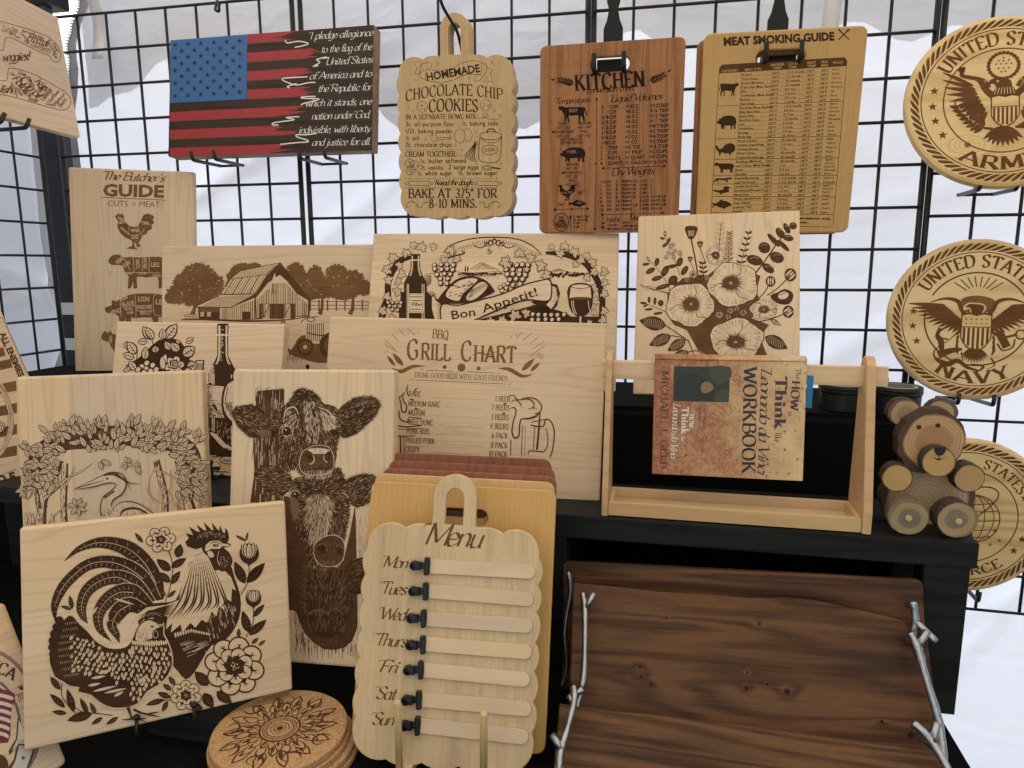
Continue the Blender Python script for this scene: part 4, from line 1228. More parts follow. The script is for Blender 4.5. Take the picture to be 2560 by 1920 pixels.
SIL = {
'cow': [(.02, .1), (.06, .02), (.1, .08), (.16, .02), (.18, .1), (.3, .12), (.6, .1), (.85, .1), (.93, .16), (.97, .4), (1, .6), (.96, .62), (.94, .42), (.92, .3), (.9, .55), (.93, .95), (.88, 1), (.84, .75), (.78, .62), (.74, .98), (.69, 1), (.7, .6), (.45, .64), (.36, .58), (.38, .98), (.33, 1), (.3, .7), (.26, .98), (.21, 1), (.22, .62), (.16, .45), (.12, .32), (.04, .28), (0, .2)],
'pig': [(0, .48), (.03, .42), (.1, .38), (.1, .22), (.17, .26), (.24, .16), (.4, .05), (.6, .03), (.8, .06), (.93, .2), (.98, .4), (.97, .6), (.92, .72), (.94, .98), (.86, .98), (.84, .78), (.78, .72), (.76, .98), (.69, .98), (.68, .74), (.42, .76), (.38, .72), (.38, .98), (.31, .98), (.3, .76), (.27, .98), (.21, .98), (.2, .7), (.1, .62), (.03, .6)],
'sheep': [(0, .22), (.05, .08), (.13, .03), (.2, .06), (.26, .12), (.34, .1), (.5, .12), (.7, .1), (.88, .12), (.97, .24), (1, .45), (.96, .6), (.93, .66), (.95, .98), (.9, 1), (.87, .8), (.84, .98), (.79, 1), (.78, .68), (.6, .7), (.45, .68), (.46, .98), (.4, 1), (.39, .8), (.36, .98), (.31, 1), (.32, .66), (.26, .56), (.22, .36), (.12, .34), (.04, .32)],
'hen': [(.03, .14), (.0, .09), (.06, .04), (.1, .0), (.13, .04), (.2, .02), (.23, .1), (.25, .22), (.33, .32), (.45, .38), (.58, .34), (.66, .22), (.7, .08), (.8, .02), (.9, .04), (.99, .1), (.95, .2), (1, .26), (.92, .34), (.94, .44), (.84, .48), (.8, .58), (.7, .62), (.66, .72), (.6, .84), (.66, .92), (.56, .94), (.54, .86), (.5, .8), (.5, .94), (.58, 1), (.28, .98), (.44, .9), (.42, .76), (.3, .7), (.18, .6), (.1, .48), (.06, .34), (.08, .24)],
'turkey': [(0, .3), (.08, .2), (.12, .3), (.2, .5), (.35, .45), (.45, .25), (.6, .1), (.8, .05), (.97, .2), (1, .45), (.95, .7), (.8, .8), (.75, 1), (.7, .98), (.68, .82), (.5, .85), (.3, .75), (.25, .98), (.2, 1), (.18, .75), (.08, .6)],
'fish': [(0, .25), (.12, .4), (.25, .32), (.4, .12), (.5, .0), (.55, .14), (.7, .16), (.88, .32), (1, .52), (.9, .64), (.7, .78), (.6, .96), (.55, .82), (.35, .76), (.24, .62), (.12, .62), (0, .85), (.05, .55)],
'duck': [(.1, .45), (.2, .5), (.4, .5), (.55, .35), (.52, .15), (.62, .02), (.78, .04), (.82, .14), (.98, .2), (.84, .26), (.78, .4), (.84, .6), (.7, .8), (.5, .86), (.45, 1), (.35, .98), (.36, .84), (.12, .7), (0, .5)],
'deer': [(0, .75), (.08, .55), (.1, .3), (.25, .2), (.6, .2), (.7, .1), (.68, .0), (.78, .06), (.9, .0), (.86, .1), (.98, .12), (.88, .2), (.96, .3), (.88, .38), (.76, .36), (.7, .5), (.72, .95), (.66, .98), (.62, .6), (.5, .55), (.3, .52), (.2, .6), (.28, .96), (.22, .98), (.13, .6), (.06, .98), (.02, .95)],
}

# ------------------------------------------------------------------ the engravings
B_DK = burn('deep_burn', (0.052, 0.024, 0.010), 0.5)
B_MD = burn('brown_burn', (0.100, 0.047, 0.020))
B_LT = burn('light_burn', (0.185, 0.090, 0.036))
B_PINE = burn('plaque_burn', (0.135, 0.056, 0.018))
B_BLK = burn('black_burn', (0.018, 0.010, 0.007), axis='y')
B_OLV = burn('olive_burn', (0.045, 0.025, 0.010), axis='y')
M_WHITE = plain('white_paint', (0.74, 0.72, 0.68), 0.55)
M_REDP = plain('red_paint', (0.34, 0.020, 0.028), 0.5, noise=0.15, nscale=90)
M_BLUEP = plain('blue_paint', (0.024, 0.125, 0.345), 0.5, noise=0.12, nscale=90)
M_RUST = plain('charred_edge', (0.13, 0.06, 0.03), 0.7)

M_STAIN = wood('stained_dark_pine', (0.050, 0.026, 0.014), (0.016, 0.009, 0.006), 'x', rings=7, rw=2, ring_amt=0.6, across=20, along=1.5, fib=1.2)
def art_flag():
	a = Art('flag', 2.212, 0, 0)
	a.poly([(944, 223), (2067, 138), (2057, 831), (931, 866)], 5)
	def row(f, x):      # y at fraction f of the height for column x
		k = (x - 943) / (2068 - 943)
		yt = 222 + (137 - 222) * k; yb = 868 + (832 - 868) * k
		return yt + (yb - yt) * f
	n = 13
	ends = {0: [(1690, 0.005), (1560, .04), (1600, .055), (1640, .073)], 2: [(1760, .02), (1800, .035), (1725, .05), (1760, .07)], 4: [(1720, .02), (1740, .04), (1660, .055), (1690, .072)],
			6: [(1720, .01), (1700, .03), (1745, .05), (1700, .07)], 8: [(1690, .01), (1640, .03), (1700, .05), (1600, .07)], 10: [(1570, .02), (1540, .04), (1680, .05), (1640, .072)], 12: [(1600, .01), (1550, .035), (1630, .05), (1470, .076)]}
	for i in range(0, 13, 2):
		x0 = 1367 if i < 7 else 941
		f0, f1 = i / n, (i + 1) / n
		P = [(x, row(f0, x)) for x in np.linspace(x0, ends[i][0][0] - 40, 6)]
		rr = random.Random(i)
		for x, d in ends[i]:
			P.append((x, row(f0 + d, x)))
			P.append((x - rr.uniform(30, 70), row(f0 + d + .008, x)))
		P += [(x, row(f1, x)) for x in np.linspace(ends[i][-1][0] - 60, x0, 6)]
		a.poly(P, 0)
		a.line([(x, row(f1, x) + 1) for x in np.linspace(x0, ends[i][-1][0] - 60, 6)], 5, 4, 0)
	a.layer()
	cb = 7 / 13
	a.poly([(943, row(0, 943) + 1), (1367, row(0, 1367)), (1364, row(cb, 1364) + 0), (941, row(cb, 941))], 1)
	for r in range(9):
		for c in range(6 if r % 2 == 0 else 5):
			x = 968 + c * 71.5 + (0 if r % 2 == 0 else 36)
			k = (x - 943) / 424
			y = 250 + r * 35.4 + (225 - 250) * k * 1.05
			a.star(x, y, 17.5, 2, 0, .4)
	# torn white outlines
	for P in ([(1578, 222), (1590, 238), (1650, 228), (1705, 240), (1680, 252), (1630, 262)], [(1805, 315), (1750, 330), (1770, 345), (1730, 368), (1760, 362)], [(1780, 322), (1820, 318)],
			  [(1700, 425), (1600, 430), (1560, 436), (1580, 452), (1640, 470), (1700, 458), (1745, 455)], [(1640, 462), (1590, 478), (1600, 486)], [(1745, 533), (1680, 535), (1670, 543), (1770, 548), (1680, 572), (1665, 582)],
			  [(1655, 645), (1580, 650), (1630, 662), (1575, 670), (1510, 680), (1512, 692), (1540, 690)], [(1750, 738), (1690, 745), (1640, 745), (1645, 758), (1700, 775), (1700, 785), (1650, 788), (1550, 798)]):
		a.line(P, 6.5, 3, 3)
	a.layer()
	rows = ['I pledge allegiance', 'to the flag of the', 'United States', 'of America and to', 'the Republic for', 'which it stands, one', 'nation under God,', 'indivisible, with liberty', 'and justice for all.']
	ext = [(1712, 218, 2060, 198), (1775, 292, 2055, 276), (1800, 360, 2058, 346), (1710, 440, 2052, 424), (1756, 510, 2052, 498), (1688, 590, 2052, 578), (1722, 662, 2046, 650), (1650, 738, 2046, 728), (1724, 806, 2048, 800)]
	for t, e in zip(rows, ext):
		a.text(t, *e, 40, 'script', 3, .10)
	a.done([M_REDP, M_BLUEP, M_STAIN, M_WHITE, M_RUST, M_STAIN], 'painted_flag', 'red stripes, blue canton with fifty dark stars and white pledge lettering')
art_flag()

def art_butcher():
	a = Art('butcher', 2.212, 0, 0)
	a.text("The Butcher's", 562, 992, 905, 1006, 46, 'script', 0, .17)
	a.text('GUIDE', 568, 1082, 905, 1090, 66, 'sans', 0, bold=.04)
	a.line([(556, 1091), (917, 1107)], 4, 0)
	a.text('CUTS', 594, 1139, 708, 1142, 33, 'sans', 0)
	a.text('OF', 726, 1137, 752, 1138, 20, 'sans', 0)
	a.text('MEAT', 768, 1144, 884, 1147, 33, 'sans', 0)
	a.layer()
	a.silhouette('hen', 635, 1178, 220, 200)
	a.frame(2.765, 0, 600)
	a.silhouette('sheep', 748, 92, 440, 240)
	a.silhouette('pig', 724, 362, 480, 235)
	a.silhouette('cow', 700, 622, 420, 260)
	a.frame(2.212, 0, 0)
	for t, x0, y0, x1, y1, h in (('HEAD', 650, 1208, 682, 1222, 13), ('NECK', 658, 1240, 700, 1230, 17), ('BACK', 716, 1250, 768, 1258, 12), ('WING', 722, 1283, 772, 1283, 19), ('TAIL', 783, 1243, 828, 1241, 19), ('LEG', 727, 1321, 765, 1319, 19)):
		a.text(t, x0, y0, x1, y1, h, 'sans', 1, bold=.02)
	a.text('BREAST', 664, 1262, 710, 1302, 13, 'sans', 1)
	a.line([(705, 1215), (715, 1250), (708, 1290), (735, 1300), (775, 1295), (800, 1262)], 2.2, 1)
	a.frame(2.765, 0, 600)
	for t, x0, y0, x1, y1, h in (('HEAD', 812, 168, 860, 128, 26), ('SHOULDER', 830, 212, 905, 160, 24), ('LOIN', 965, 196, 965, 132, 28), ('SIRLOIN', 1014, 198, 1014, 125, 22), ('LEG', 1042, 184, 1102, 186, 32), ('BREAST', 850, 238, 920, 240, 17), ('FLANK', 954, 238, 1012, 238, 17), ('SHANK', 1056, 252, 1112, 256, 18),
							   ('RIB', 838, 424, 886, 400, 25), ('BLADE', 846, 458, 928, 444, 27), ('LOIN', 952, 424, 1034, 426, 36), ('LEG', 1074, 444, 1160, 446, 36), ('HEAD', 768, 515, 838, 498, 30), ('PICNIC', 862, 488, 922, 484, 20), ('HAM', 880, 512, 922, 510, 20), ('SPARE RIBS', 944, 480, 1052, 474, 24), ('BELLY', 968, 513, 1048, 513, 23), ('HEAD', 775, 712, 775, 660, 22)):
		a.text(t, x0, y0, x1, y1, h, 'sans', 1, bold=.015)
	for P in ([(862, 130), (900, 210)], [(922, 120), (928, 220)], [(985, 118), (985, 216)], [(1032, 120), (1030, 218)], [(845, 222), (1110, 228)], [(830, 400), (838, 530)], [(932, 378), (940, 520), (920, 560)], [(1080, 375), (1060, 400), (1068, 510), (1110, 520)], [(840, 466), (935, 452)], [(940, 455), (1055, 450)], [(940, 490), (1065, 490)]):
		a.line(P, 3.2, 1)
	a.done([B_LT, MY])
art_butcher()

def foliage(a, blobs, m, seed, r0=14, n=None):
	"""ragged tree crowns: many small clumps round big ones"""
	rr = random.Random(seed)
	for x, y, rx, ry in blobs:
		k = n or int(26 + rx * .5)
		P = []
		for i in range(k):
			t = 2 * math.pi * i / k
			q = rr.uniform(.86, 1.06)
			P.append((x + rx * q * math.cos(t), y + ry * q * math.sin(t)))
			P.append((x + rx * (q - .09) * math.cos(t + math.pi / k), y + ry * (q - .09) * math.sin(t + math.pi / k)))
		a.poly(P, m)
def art_barn():
	a = Art('barn', 2.765, 0, 600)
	foliage(a, [(1370, 240, 120, 90), (1290, 300, 110, 90), (1450, 310, 110, 100), (1230, 380, 90, 75), (1370, 390, 150, 80), (1180, 400, 45, 45)], 0, 1)
	foliage(a, [(1680, 215, 90, 60), (1760, 200, 60, 50), (1620, 260, 60, 60), (1600, 320, 50, 60)], 0, 2)
	foliage(a, [(2040, 240, 80, 90), (2090, 300, 100, 90), (2180, 260, 70, 90), (2250, 330, 90, 80), (2330, 240, 90, 80), (2440, 290, 90, 90), (2380, 360, 120, 60), (2520, 330, 60, 60), (2130, 380, 120, 40)], 0, 3)
	a.layer()
	rr = random.Random(9)
	for i in range(330):
		x = rr.choice([rr.uniform(1160, 1560), rr.uniform(1960, 2560)])
		y = rr.uniform(150, 430)
		if not any(((x - cx) / rx) ** 2 + ((y - cy) / ry) ** 2 < .8 for cx, cy, rx, ry in ((1370, 240, 120, 90), (1290, 300, 110, 90), (1450, 310, 110, 100), (1370, 390, 150, 80), (2040, 240, 80, 90), (2090, 300, 100, 90), (2180, 260, 70, 90), (2250, 330, 90, 80), (2330, 240, 90, 80), (2440, 290, 90, 90))):
			continue
		a.line([(x, y), (x + rr.uniform(-9, 9), y + rr.uniform(-7, 7)), (x + rr.uniform(-9, 9), y + rr.uniform(-7, 7))], rr.uniform(2, 5), rr.choice([1, 2, 2]), 0)
	a.layer()
	for x in (1350, 2070, 2230, 2440):
		a.line([(x, 380), (x - 4, 470), (x - 20, 515)], [16, 20, 34], 0, 0)
	# roof
	a.poly([(1940, 157), (1835, 240), (1760, 375), (1530, 378), (1600, 268), (1665, 212)], 1)
	a.line([(1940, 157), (1665, 212), (1595, 268)], 5, 2, 0)
	a.line([(1600, 268), (1835, 240), (1940, 157)], 4, 2, 0)
	a.line([(1520, 378), (1765, 372)], 8, 2, 0)
	for i in range(12):
		x = 1620 + i * 19
		a.line([(x, 262 - i * 2), (x - 70, 374)], 4 if i % 3 else 8, 2 if i % 2 else 0, 0)
		a.line([(1680 + i * 22, 212 - i * 4), (1630 + i * 18, 262 - i * 2)], 3.5, 0, 0)
	# gable
	a.poly([(1940, 157), (2000, 230), (2080, 330), (2150, 410), (2140, 525), (1760, 550), (1585, 552), (1520, 550), (1640, 440), (1760, 378), (1840, 245)], 2)
	a.poly([(1935, 240), (1985, 285), (2050, 370), (2135, 420), (2130, 520), (1775, 540), (1770, 400), (1850, 300)], 1)
	for i in range(30):
		x = 1782 + i * 12
		y0 = max(262 + abs(x - 1935) * .95, 300) if x < 2130 else 400
		a.line([(x, y0), (x + rr.uniform(-2, 2), 535)], rr.uniform(3, 7), rr.choice([0, 2]), 0)
	a.poly([(1790, 440), (2040, 440), (2040, 545), (1790, 545)], 2)
	for x in (1815, 1960):
		a.poly([(x, 445), (x + 48, 445), (x + 48, 545), (x, 545)], 1)
		a.line([(x + 46, 448), (x + 4, 540)], 5, 2, 0)
		for k in range(4):
			a.line([(x + 8 + k * 11, 450), (x + 8 + k * 11, 542)], 2.5, 0, 0)
	a.poly([(1900, 225), (1925, 330), (1860, 335)], 1)
	a.line([(1885, 300), (1885, 375), (1915, 370), (1915, 352), (1885, 352)], 5, 2, 0)
	# lean-to
	a.poly([(1355, 462), (1500, 395), (1760, 372), (1600, 462)], 1)
	for i in range(10):
		a.line([(1520 + i * 24, 392 - i * 2), (1400 + i * 22, 460)], 4, 0, 0)
	a.line([(1350, 464), (1600, 466), (1762, 374)], 7, 2, 0)
	a.poly([(1368, 468), (1520, 470), (1520, 552), (1375, 545)], 2)
	a.poly([(1375, 470), (1515, 474), (1515, 500), (1378, 498)], 0)
	for x in (1385, 1432):
		a.poly([(x, 498), (x + 26, 498), (x + 26, 528), (x, 528)], 1)
		a.line([(x, 513), (x + 26, 513)], 3, 2, 0)
	a.poly([(1524, 472), (1600, 466), (1760, 400), (1765, 545), (1585, 552), (1524, 552)], 1)
	for i in range(17):
		x = 1535 + i * 14
		a.line([(x, 470 - max(0, x - 1600) * .35), (x, 548)], rr.uniform(3, 7), rr.choice([0, 2]), 0)
	a.poly([(1675, 495), (1730, 495), (1730, 552), (1675, 552)], 2)
	a.line([(1250, 552), (1400, 548), (1700, 560), (1980, 552), (2140, 528)], [6, 12, 14, 8, 5], 2, 3)
	for k in range(3):
		a.line([(2140, 425 + k * 26), (2560, 428 + k * 24)], 5, 0, 0)
	for x in range(2145, 2560, 60):
		a.line([(x, 412), (x, 490)], 9, 2, 0)
	for k in range(3):
		a.line([(1270, 520 + k * 12), (1365, 510 + k * 12)], 4, 0, 0)
	a.layer()
	# tractor and turf, right of the wine board
	a.poly([(1990, 740), (2010, 760), (2040, 720), (2060, 680), (2120, 650), (2260, 620), (2360, 640), (2400, 720), (2380, 830), (2200, 850), (2080, 815), (2000, 790)], 0, smooth=2)
	a.poly([(2120, 560), (2200, 540), (2330, 540), (2360, 600), (2350, 720), (2120, 715), (2105, 620)], 1)
	for i in range(9):
		a.line([(2125 + i * 14, 575), (2125 + i * 14, 700)], 5, 2, 0)
	a.ring(2150, 550, 26, 6, 2, 15)
	a.line([(2080, 570), (2120, 540), (2200, 530)], 6, 2)
	a.line([(1945, 575), (1958, 548), (1970, 575)], 12, 2, 0)
	a.disc(2110, 740, 60, 2); a.disc(2110, 740, 42, 0); a.disc(2110, 740, 14, 1)
	a.disc(2300, 730, 95, 2); a.disc(2300, 730, 62, 0)
	a.line([(2120, 640), (2220, 660), (2320, 640)], 8, 2)
	a.poly([(2340, 770), (2410, 770), (2410, 792), (2340, 790)], 1)
	for i in range(46):
		x = 1990 + i * 11
		a.line([(x, 790 + rr.uniform(0, 20)), (x + rr.uniform(-6, 6), 835 + rr.uniform(-15, 15))], [7, 2], 0, 0)
	a.done([B_LT, MX, B_MD])
art_barn()

def grapes(a, pts, r, dk=0, lt=1):
	for x, y in pts:
		a.disc(x, y, r * 1.15, dk, n=12)
		a.disc(x - r * .15, y - r * .15, r * .72, lt, n=12)
		a.line([(x + r * .5, y - r * .1), (x + r * .3, y + r * .45), (x - r * .2, y + r * .6)], r * .3, dk, 2)
def cluster(x0, y0, w, h, r, seed):
	rr = random.Random(seed)
	out = []
	rows = int(h / (r * 1.7))
	for j in range(rows):
		ww = w * (1 - (j / rows) ** 1.6 * .75)
		n = max(1, int(ww / (r * 2)))
		for i in range(n):
			out.append((x0 - ww / 2 + ww * (i + .5) / n + rr.uniform(-.2, .2) * r, y0 + j * r * 1.7 + rr.uniform(-.2, .2) * r))
	return out
def vineleaf(a, x, y, r, rot, dk=0, lt=1):
	"""five-lobed leaf with light lobes and dark veins"""
	tips = []
	for k in range(5):
		t = rot + (k - 2) * 1.0
		L = r * (1.0 if k == 2 else .86)
		tips.append((x + L * math.cos(t), y + L * math.sin(t)))
	for tx, ty in tips:
		a.leaf(x - (tx - x) * .1, y - (ty - y) * .1, tx, ty, r * .62, dk)
	for tx, ty in tips:
		a.leaf(x, y, x + (tx - x) * .86, y + (ty - y) * .86, r * .40, lt, None, dk)
def bottle(a, x, yt, yb, wd, neck, ys, dk=0, lt=1, label=None):
	"""wine bottle: x axis, top, bottom, body width, neck width, shoulder y"""
	P = [(x - neck / 2, yt), (x + neck / 2, yt), (x + neck / 2, ys - wd * .3), (x + wd * .34, ys), (x + wd / 2, ys + wd * .3), (x + wd / 2, yb), (x - wd / 2, yb), (x - wd / 2, ys + wd * .3), (x - wd * .34, ys), (x - neck / 2, ys - wd * .3)]
	a.poly(P, dk)
	for k, f in enumerate((-.36, -.30, .30, .38)):
		a.line([(x + wd * f, ys + wd * .35), (x + wd * f, yb - 10)], wd * .035, lt, 0)
		a.line([(x + neck * f, yt + 12), (x + neck * f, ys - wd * .32), (x + wd * f * .7, ys)], wd * .028, lt, 2)
	a.line([(x - neck * .55, yt + (ys - yt) * .28), (x + neck * .55, yt + (ys - yt) * .28)], neck * .14, lt, 0)
def art_bon():
	a = Art('bon', 2.765, 800, 560)
	rr = random.Random(3)
	# sky arc, hills, fields
	a.line([(850, 200), (900, 150), (1000, 112), (1110, 95), (1205, 92), (1310, 96), (1400, 116), (1480, 160), (1535, 215)], [6, 8, 8, 8, 8, 8, 8, 8, 6], 0)
	for i in range(40):
		t = i / 39
		x = 870 + 650 * t; y = 208 - 100 * math.sin(t * math.pi)
		a.line([(x, y - 2), (x + (1205 - x) * .10, y + 28 + 10 * rr.random())], [5, 1], 0, 0)
	for k in range(5):
		a.disc(1205 + (k - 2) * 26, 120 + abs(k - 2) * 10, 15, 0, 22, rot=(k - 2) * .5); a.disc(1205 + (k - 2) * 26, 122 + abs(k - 2) * 10, 8, 1, 14, rot=(k - 2) * .5)
	grapes(a, [(1165, 178), (1180, 190), (1168, 200)], 9)
	for sx in (-1, 1):
		a.line([(1205 + sx * 40, 130), (1205 + sx * 90, 165), (1205 + sx * 140, 150), (1205 + sx * 150, 125)], [10, 7, 6, 2], 0)
		a.line([(1205 + sx * 20, 140), (1205 + sx * 50, 200)], [5, 1], 0, 0)
	a.line([(1040, 312), (1100, 275), (1120, 270), (1150, 280), (1240, 322)], 4, 0)
	for i in range(9):
		a.line([(1122, 275), (1060 + i * 18, 315)], [1, 4], 0, 0)
	a.line([(720, 348), (900, 330), (1050, 338), (1250, 330), (1400, 350)], 4, 0)
	for i in range(26):
		a.disc(960 + i * 12, 344 + rr.uniform(-5, 5), rr.uniform(6, 10), 0, n=8)
	for i in range(28):
		a.disc(1590 + i * 10, 350 + rr.uniform(-14, 14), rr.uniform(8, 13), 0, n=8)
	a.line([(1590, 330), (1650, 312), (1760, 345)], 4, 0)
	for i in range(10):
		a.line([(1600 + i * 10, 332), (1655, 314)], [2, 1], 0, 0)
	for x in (1005, 1022):
		a.leaf(x, 335, x, 285, 11, 0)
	for i in range(12):
		a.line([(960 + i * 24, 362 + i % 3 * 6), (1060 + i * 16, 350)], 3, 0, 0)
		a.line([(720, 360 + i * 8), (770, 352 + i * 5)], 3, 0, 0)
	a.layer()
	# dark table area behind
	a.poly([(560, 470), (740, 470), (840, 560), (820, 690), (540, 690)], 0)
	for i in range(24):
		a.line([(735, 470 + i * 9), (780 + rr.uniform(0, 40), 470 + i * 9)], 4, 0, 0)
	a.poly([(1100, 660), (1300, 610), (1480, 560), (1660, 600), (1740, 640), (1960, 640), (1960, 716), (1080, 700)], 0)
	# ivy columns left and right
	for xs in ([(640, 230), (560, 250), (500, 330), (470, 420), (470, 500), (440, 580), (430, 650)], [(1560, 200), (1700, 210), (1820, 260), (1880, 330), (1930, 420), (1950, 520), (1950, 620), (1940, 700)]):
		a.line(xs, [20] + [44] * (len(xs) - 2) + [50], 0)
	a.layer()
	for x, y, r, t in ((700, 165, 52, -1.3), (650, 150, 40, -2.4), (780, 160, 40, -.4), (600, 205, 46, -2.2), (510, 240, 52, -2.2), (545, 290, 40, -.6), (470, 315, 50, 2.9), (560, 345, 46, .4), (480, 390, 46, -2.8), (535, 400, 40, .3), (530, 470, 46, -.5), (470, 500, 44, 2.8), (440, 600, 46, 2.9), (490, 655, 50, .6), (430, 668, 40, 2.4),
					   (1600, 165, 34, -1.4), (1660, 200, 46, 1.3), (1690, 160, 46, -1.4), (1755, 200, 50, -.8), (1800, 245, 46, .6), (1840, 225, 40, -1), (1770, 275, 36, 2.2), (1880, 270, 46, -.6), (1900, 330, 44, 2.6), (1960, 330, 46, .2), (1850, 370, 40, 3), (1965, 405, 40, .3), (1900, 440, 42, 2.7), (1960, 480, 44, .4), (1910, 530, 44, 2.7), (1960, 600, 42, .2), (1900, 610, 36, 2.8), (1950, 660, 44, .6)):
		vineleaf(a, x, y, r, t)
	bottle(a, 660, 208, 700, 158, 66, 360)
	a.poly([(620, 480), (722, 482), (716, 616), (612, 614)], 1)
	a.line([(628, 488), (714, 490), (709, 608), (620, 606), (628, 488)], 2.5, 0, 0)
	a.text('Bon', 632, 566, 700, 566, 22, 'script', 0, .2)
	for k, (x0, x1, y) in enumerate(((626, 706, 504), (634, 700, 530), (624, 700, 590))):
		a.line([(x0, y), (x1, y)], 5, 0, 0)
	# bread
	a.poly([(820, 540), (830, 500), (880, 440), (940, 385), (1020, 360), (1100, 370), (1160, 400), (1200, 450), (1205, 470), (1150, 500), (1060, 540), (940, 552)], 0, smooth=3)
	a.poly([(870, 490), (900, 440), (960, 395), (1040, 375), (1090, 385), (1060, 420), (990, 480), (960, 530), (900, 520)], 1, smooth=3)
	for i in range(26):
		x = rr.uniform(890, 1050); y = rr.uniform(400, 510)
		a.line([(x, y), (x + 10, y - 9), (x + 22, y - 6)], 5, 0, 2)
	a.poly([(1010, 510), (1060, 440), (1120, 400), (1160, 430), (1100, 500), (1040, 530)], 1, smooth=3)
	for i in range(12):
		a.line([(1020 + i * 12, 520 - i * 7), (1050 + i * 10, 450 - i * 4)], [1, 5], 0, 0)
	for i in range(14):
		a.line([(850 + i * 10, 500 + i * 3), (835 + i * 12, 540)], [1, 4], 0, 0)
	a.layer()
	grapes(a, cluster(860, 285, 170, 190, 19, 1), 18)
	grapes(a, cluster(1360, 285, 200, 190, 20, 2), 20)
	grapes(a, [(1250, 440), (1275, 425), (1262, 465), (1290, 445), (1300, 415), (1285, 475)], 17)
	grapes(a, cluster(520, 545, 120, 90, 15, 3), 14)
	for x, y, r, t in ((900, 190, 50, -1.0), (860, 240, 40, 2.0), (940, 240, 44, .3), (1290, 265, 60, 2.9), (1380, 210, 50, -1.6), (1450, 240, 50, -.4), (1520, 290, 56, -.2), (1560, 350, 50, .6)):
		vineleaf(a, x, y, r, t)
	a.line([(980, 185), (1000, 200), (960, 215), (880, 235)], [4, 9, 10, 8], 0)
	# wine glass
	a.ring(1800, 450, 82, 7, 0, 40, a0=170, a1=370)
	a.poly([(1722, 430), (1880, 430), (1886, 520), (1870, 600), (1800, 650), (1735, 600), (1715, 520)], 0, smooth=2)
	a.poly([(1735, 432), (1868, 432), (1876, 508), (1725, 508)], 1)
	a.disc(1800, 432, 68, 0, 17, n=24); a.disc(1800, 432, 60, 1, 12, n=24)
	a.disc(1800, 510, 76, 1, 9, n=24); a.disc(1800, 512, 68, 0, 6, n=24)
	for x in (1740, 1752, 1855):
		a.line([(x, 530), (x + 4, 580), (x + 22, 625)], 5, 1, 2)
	a.line([(1800, 640), (1800, 716)], 12, 1, 0)
	a.line([(1808, 640), (1808, 716)], 4, 0, 0)
	# banner
	a.poly([(1560, 400), (1640, 420), (1660, 480), (1640, 560), (1600, 612), (1540, 590), (1460, 540), (1540, 500)], 0)
	a.poly([(1600, 430), (1632, 440), (1645, 520), (1600, 590), (1565, 560), (1600, 520)], 1)
	for i in range(10):
		a.line([(1600, 450 + i * 14), (1640, 440 + i * 14)], [1, 4], 0, 0)
	a.poly([(758, 500), (790, 490), (805, 515), (860, 550), (900, 700), (790, 690), (765, 600)], 0)
	a.poly([(775, 505), (790, 502), (800, 530), (840, 560), (835, 690), (800, 680), (775, 590)], 1)
	for i in range(12):
		a.line([(838, 560 + i * 11), (800 + (i % 3) * 4, 550 + i * 11)], [5, 1], 0, 0)
	a.poly([(838, 552), (950, 560), (1080, 528), (1260, 480), (1400, 420), (1520, 388), (1598, 388), (1600, 520), (1540, 540), (1430, 530), (1300, 570), (1140, 640), (1020, 686), (850, 690)], 0, smooth=3)
	a.poly([(846, 562), (950, 569), (1082, 538), (1262, 490), (1402, 430), (1520, 398), (1590, 397), (1591, 512), (1540, 530), (1430, 520), (1296, 560), (1136, 630), (1016, 678), (858, 682)], 1, smooth=3)
	a.layer()
	a.text('Bon', 908, 662, 1082, 634, 62, 'sans', 0, bold=.012)
	a.text('Appetit!', 1130, 616, 1515, 492, 60, 'sans', 0, bold=.012, arch=0)
	for x in (918, 1180, 1228):
		pass
	grapes(a, cluster(1560, 630, 300, 90, 20, 6), 19)
	for x, y, r, t in ((1350, 640, 60, -2), (1420, 620, 46, -.5), (1180, 680, 44, -1.6), (1260, 668, 44, -1.2), (1860, 690, 40, .2)):
		vineleaf(a, x, y, r, t)
	a.disc(575, 690, 36, 1, 22, n=16); a.ring(575, 690, 36, 4, 0, 22)
	a.disc(705, 690, 30, 1, 18, n=16); a.ring(705, 690, 30, 4, 0, 18)
	a.done([B_DK, MX])
art_bon()

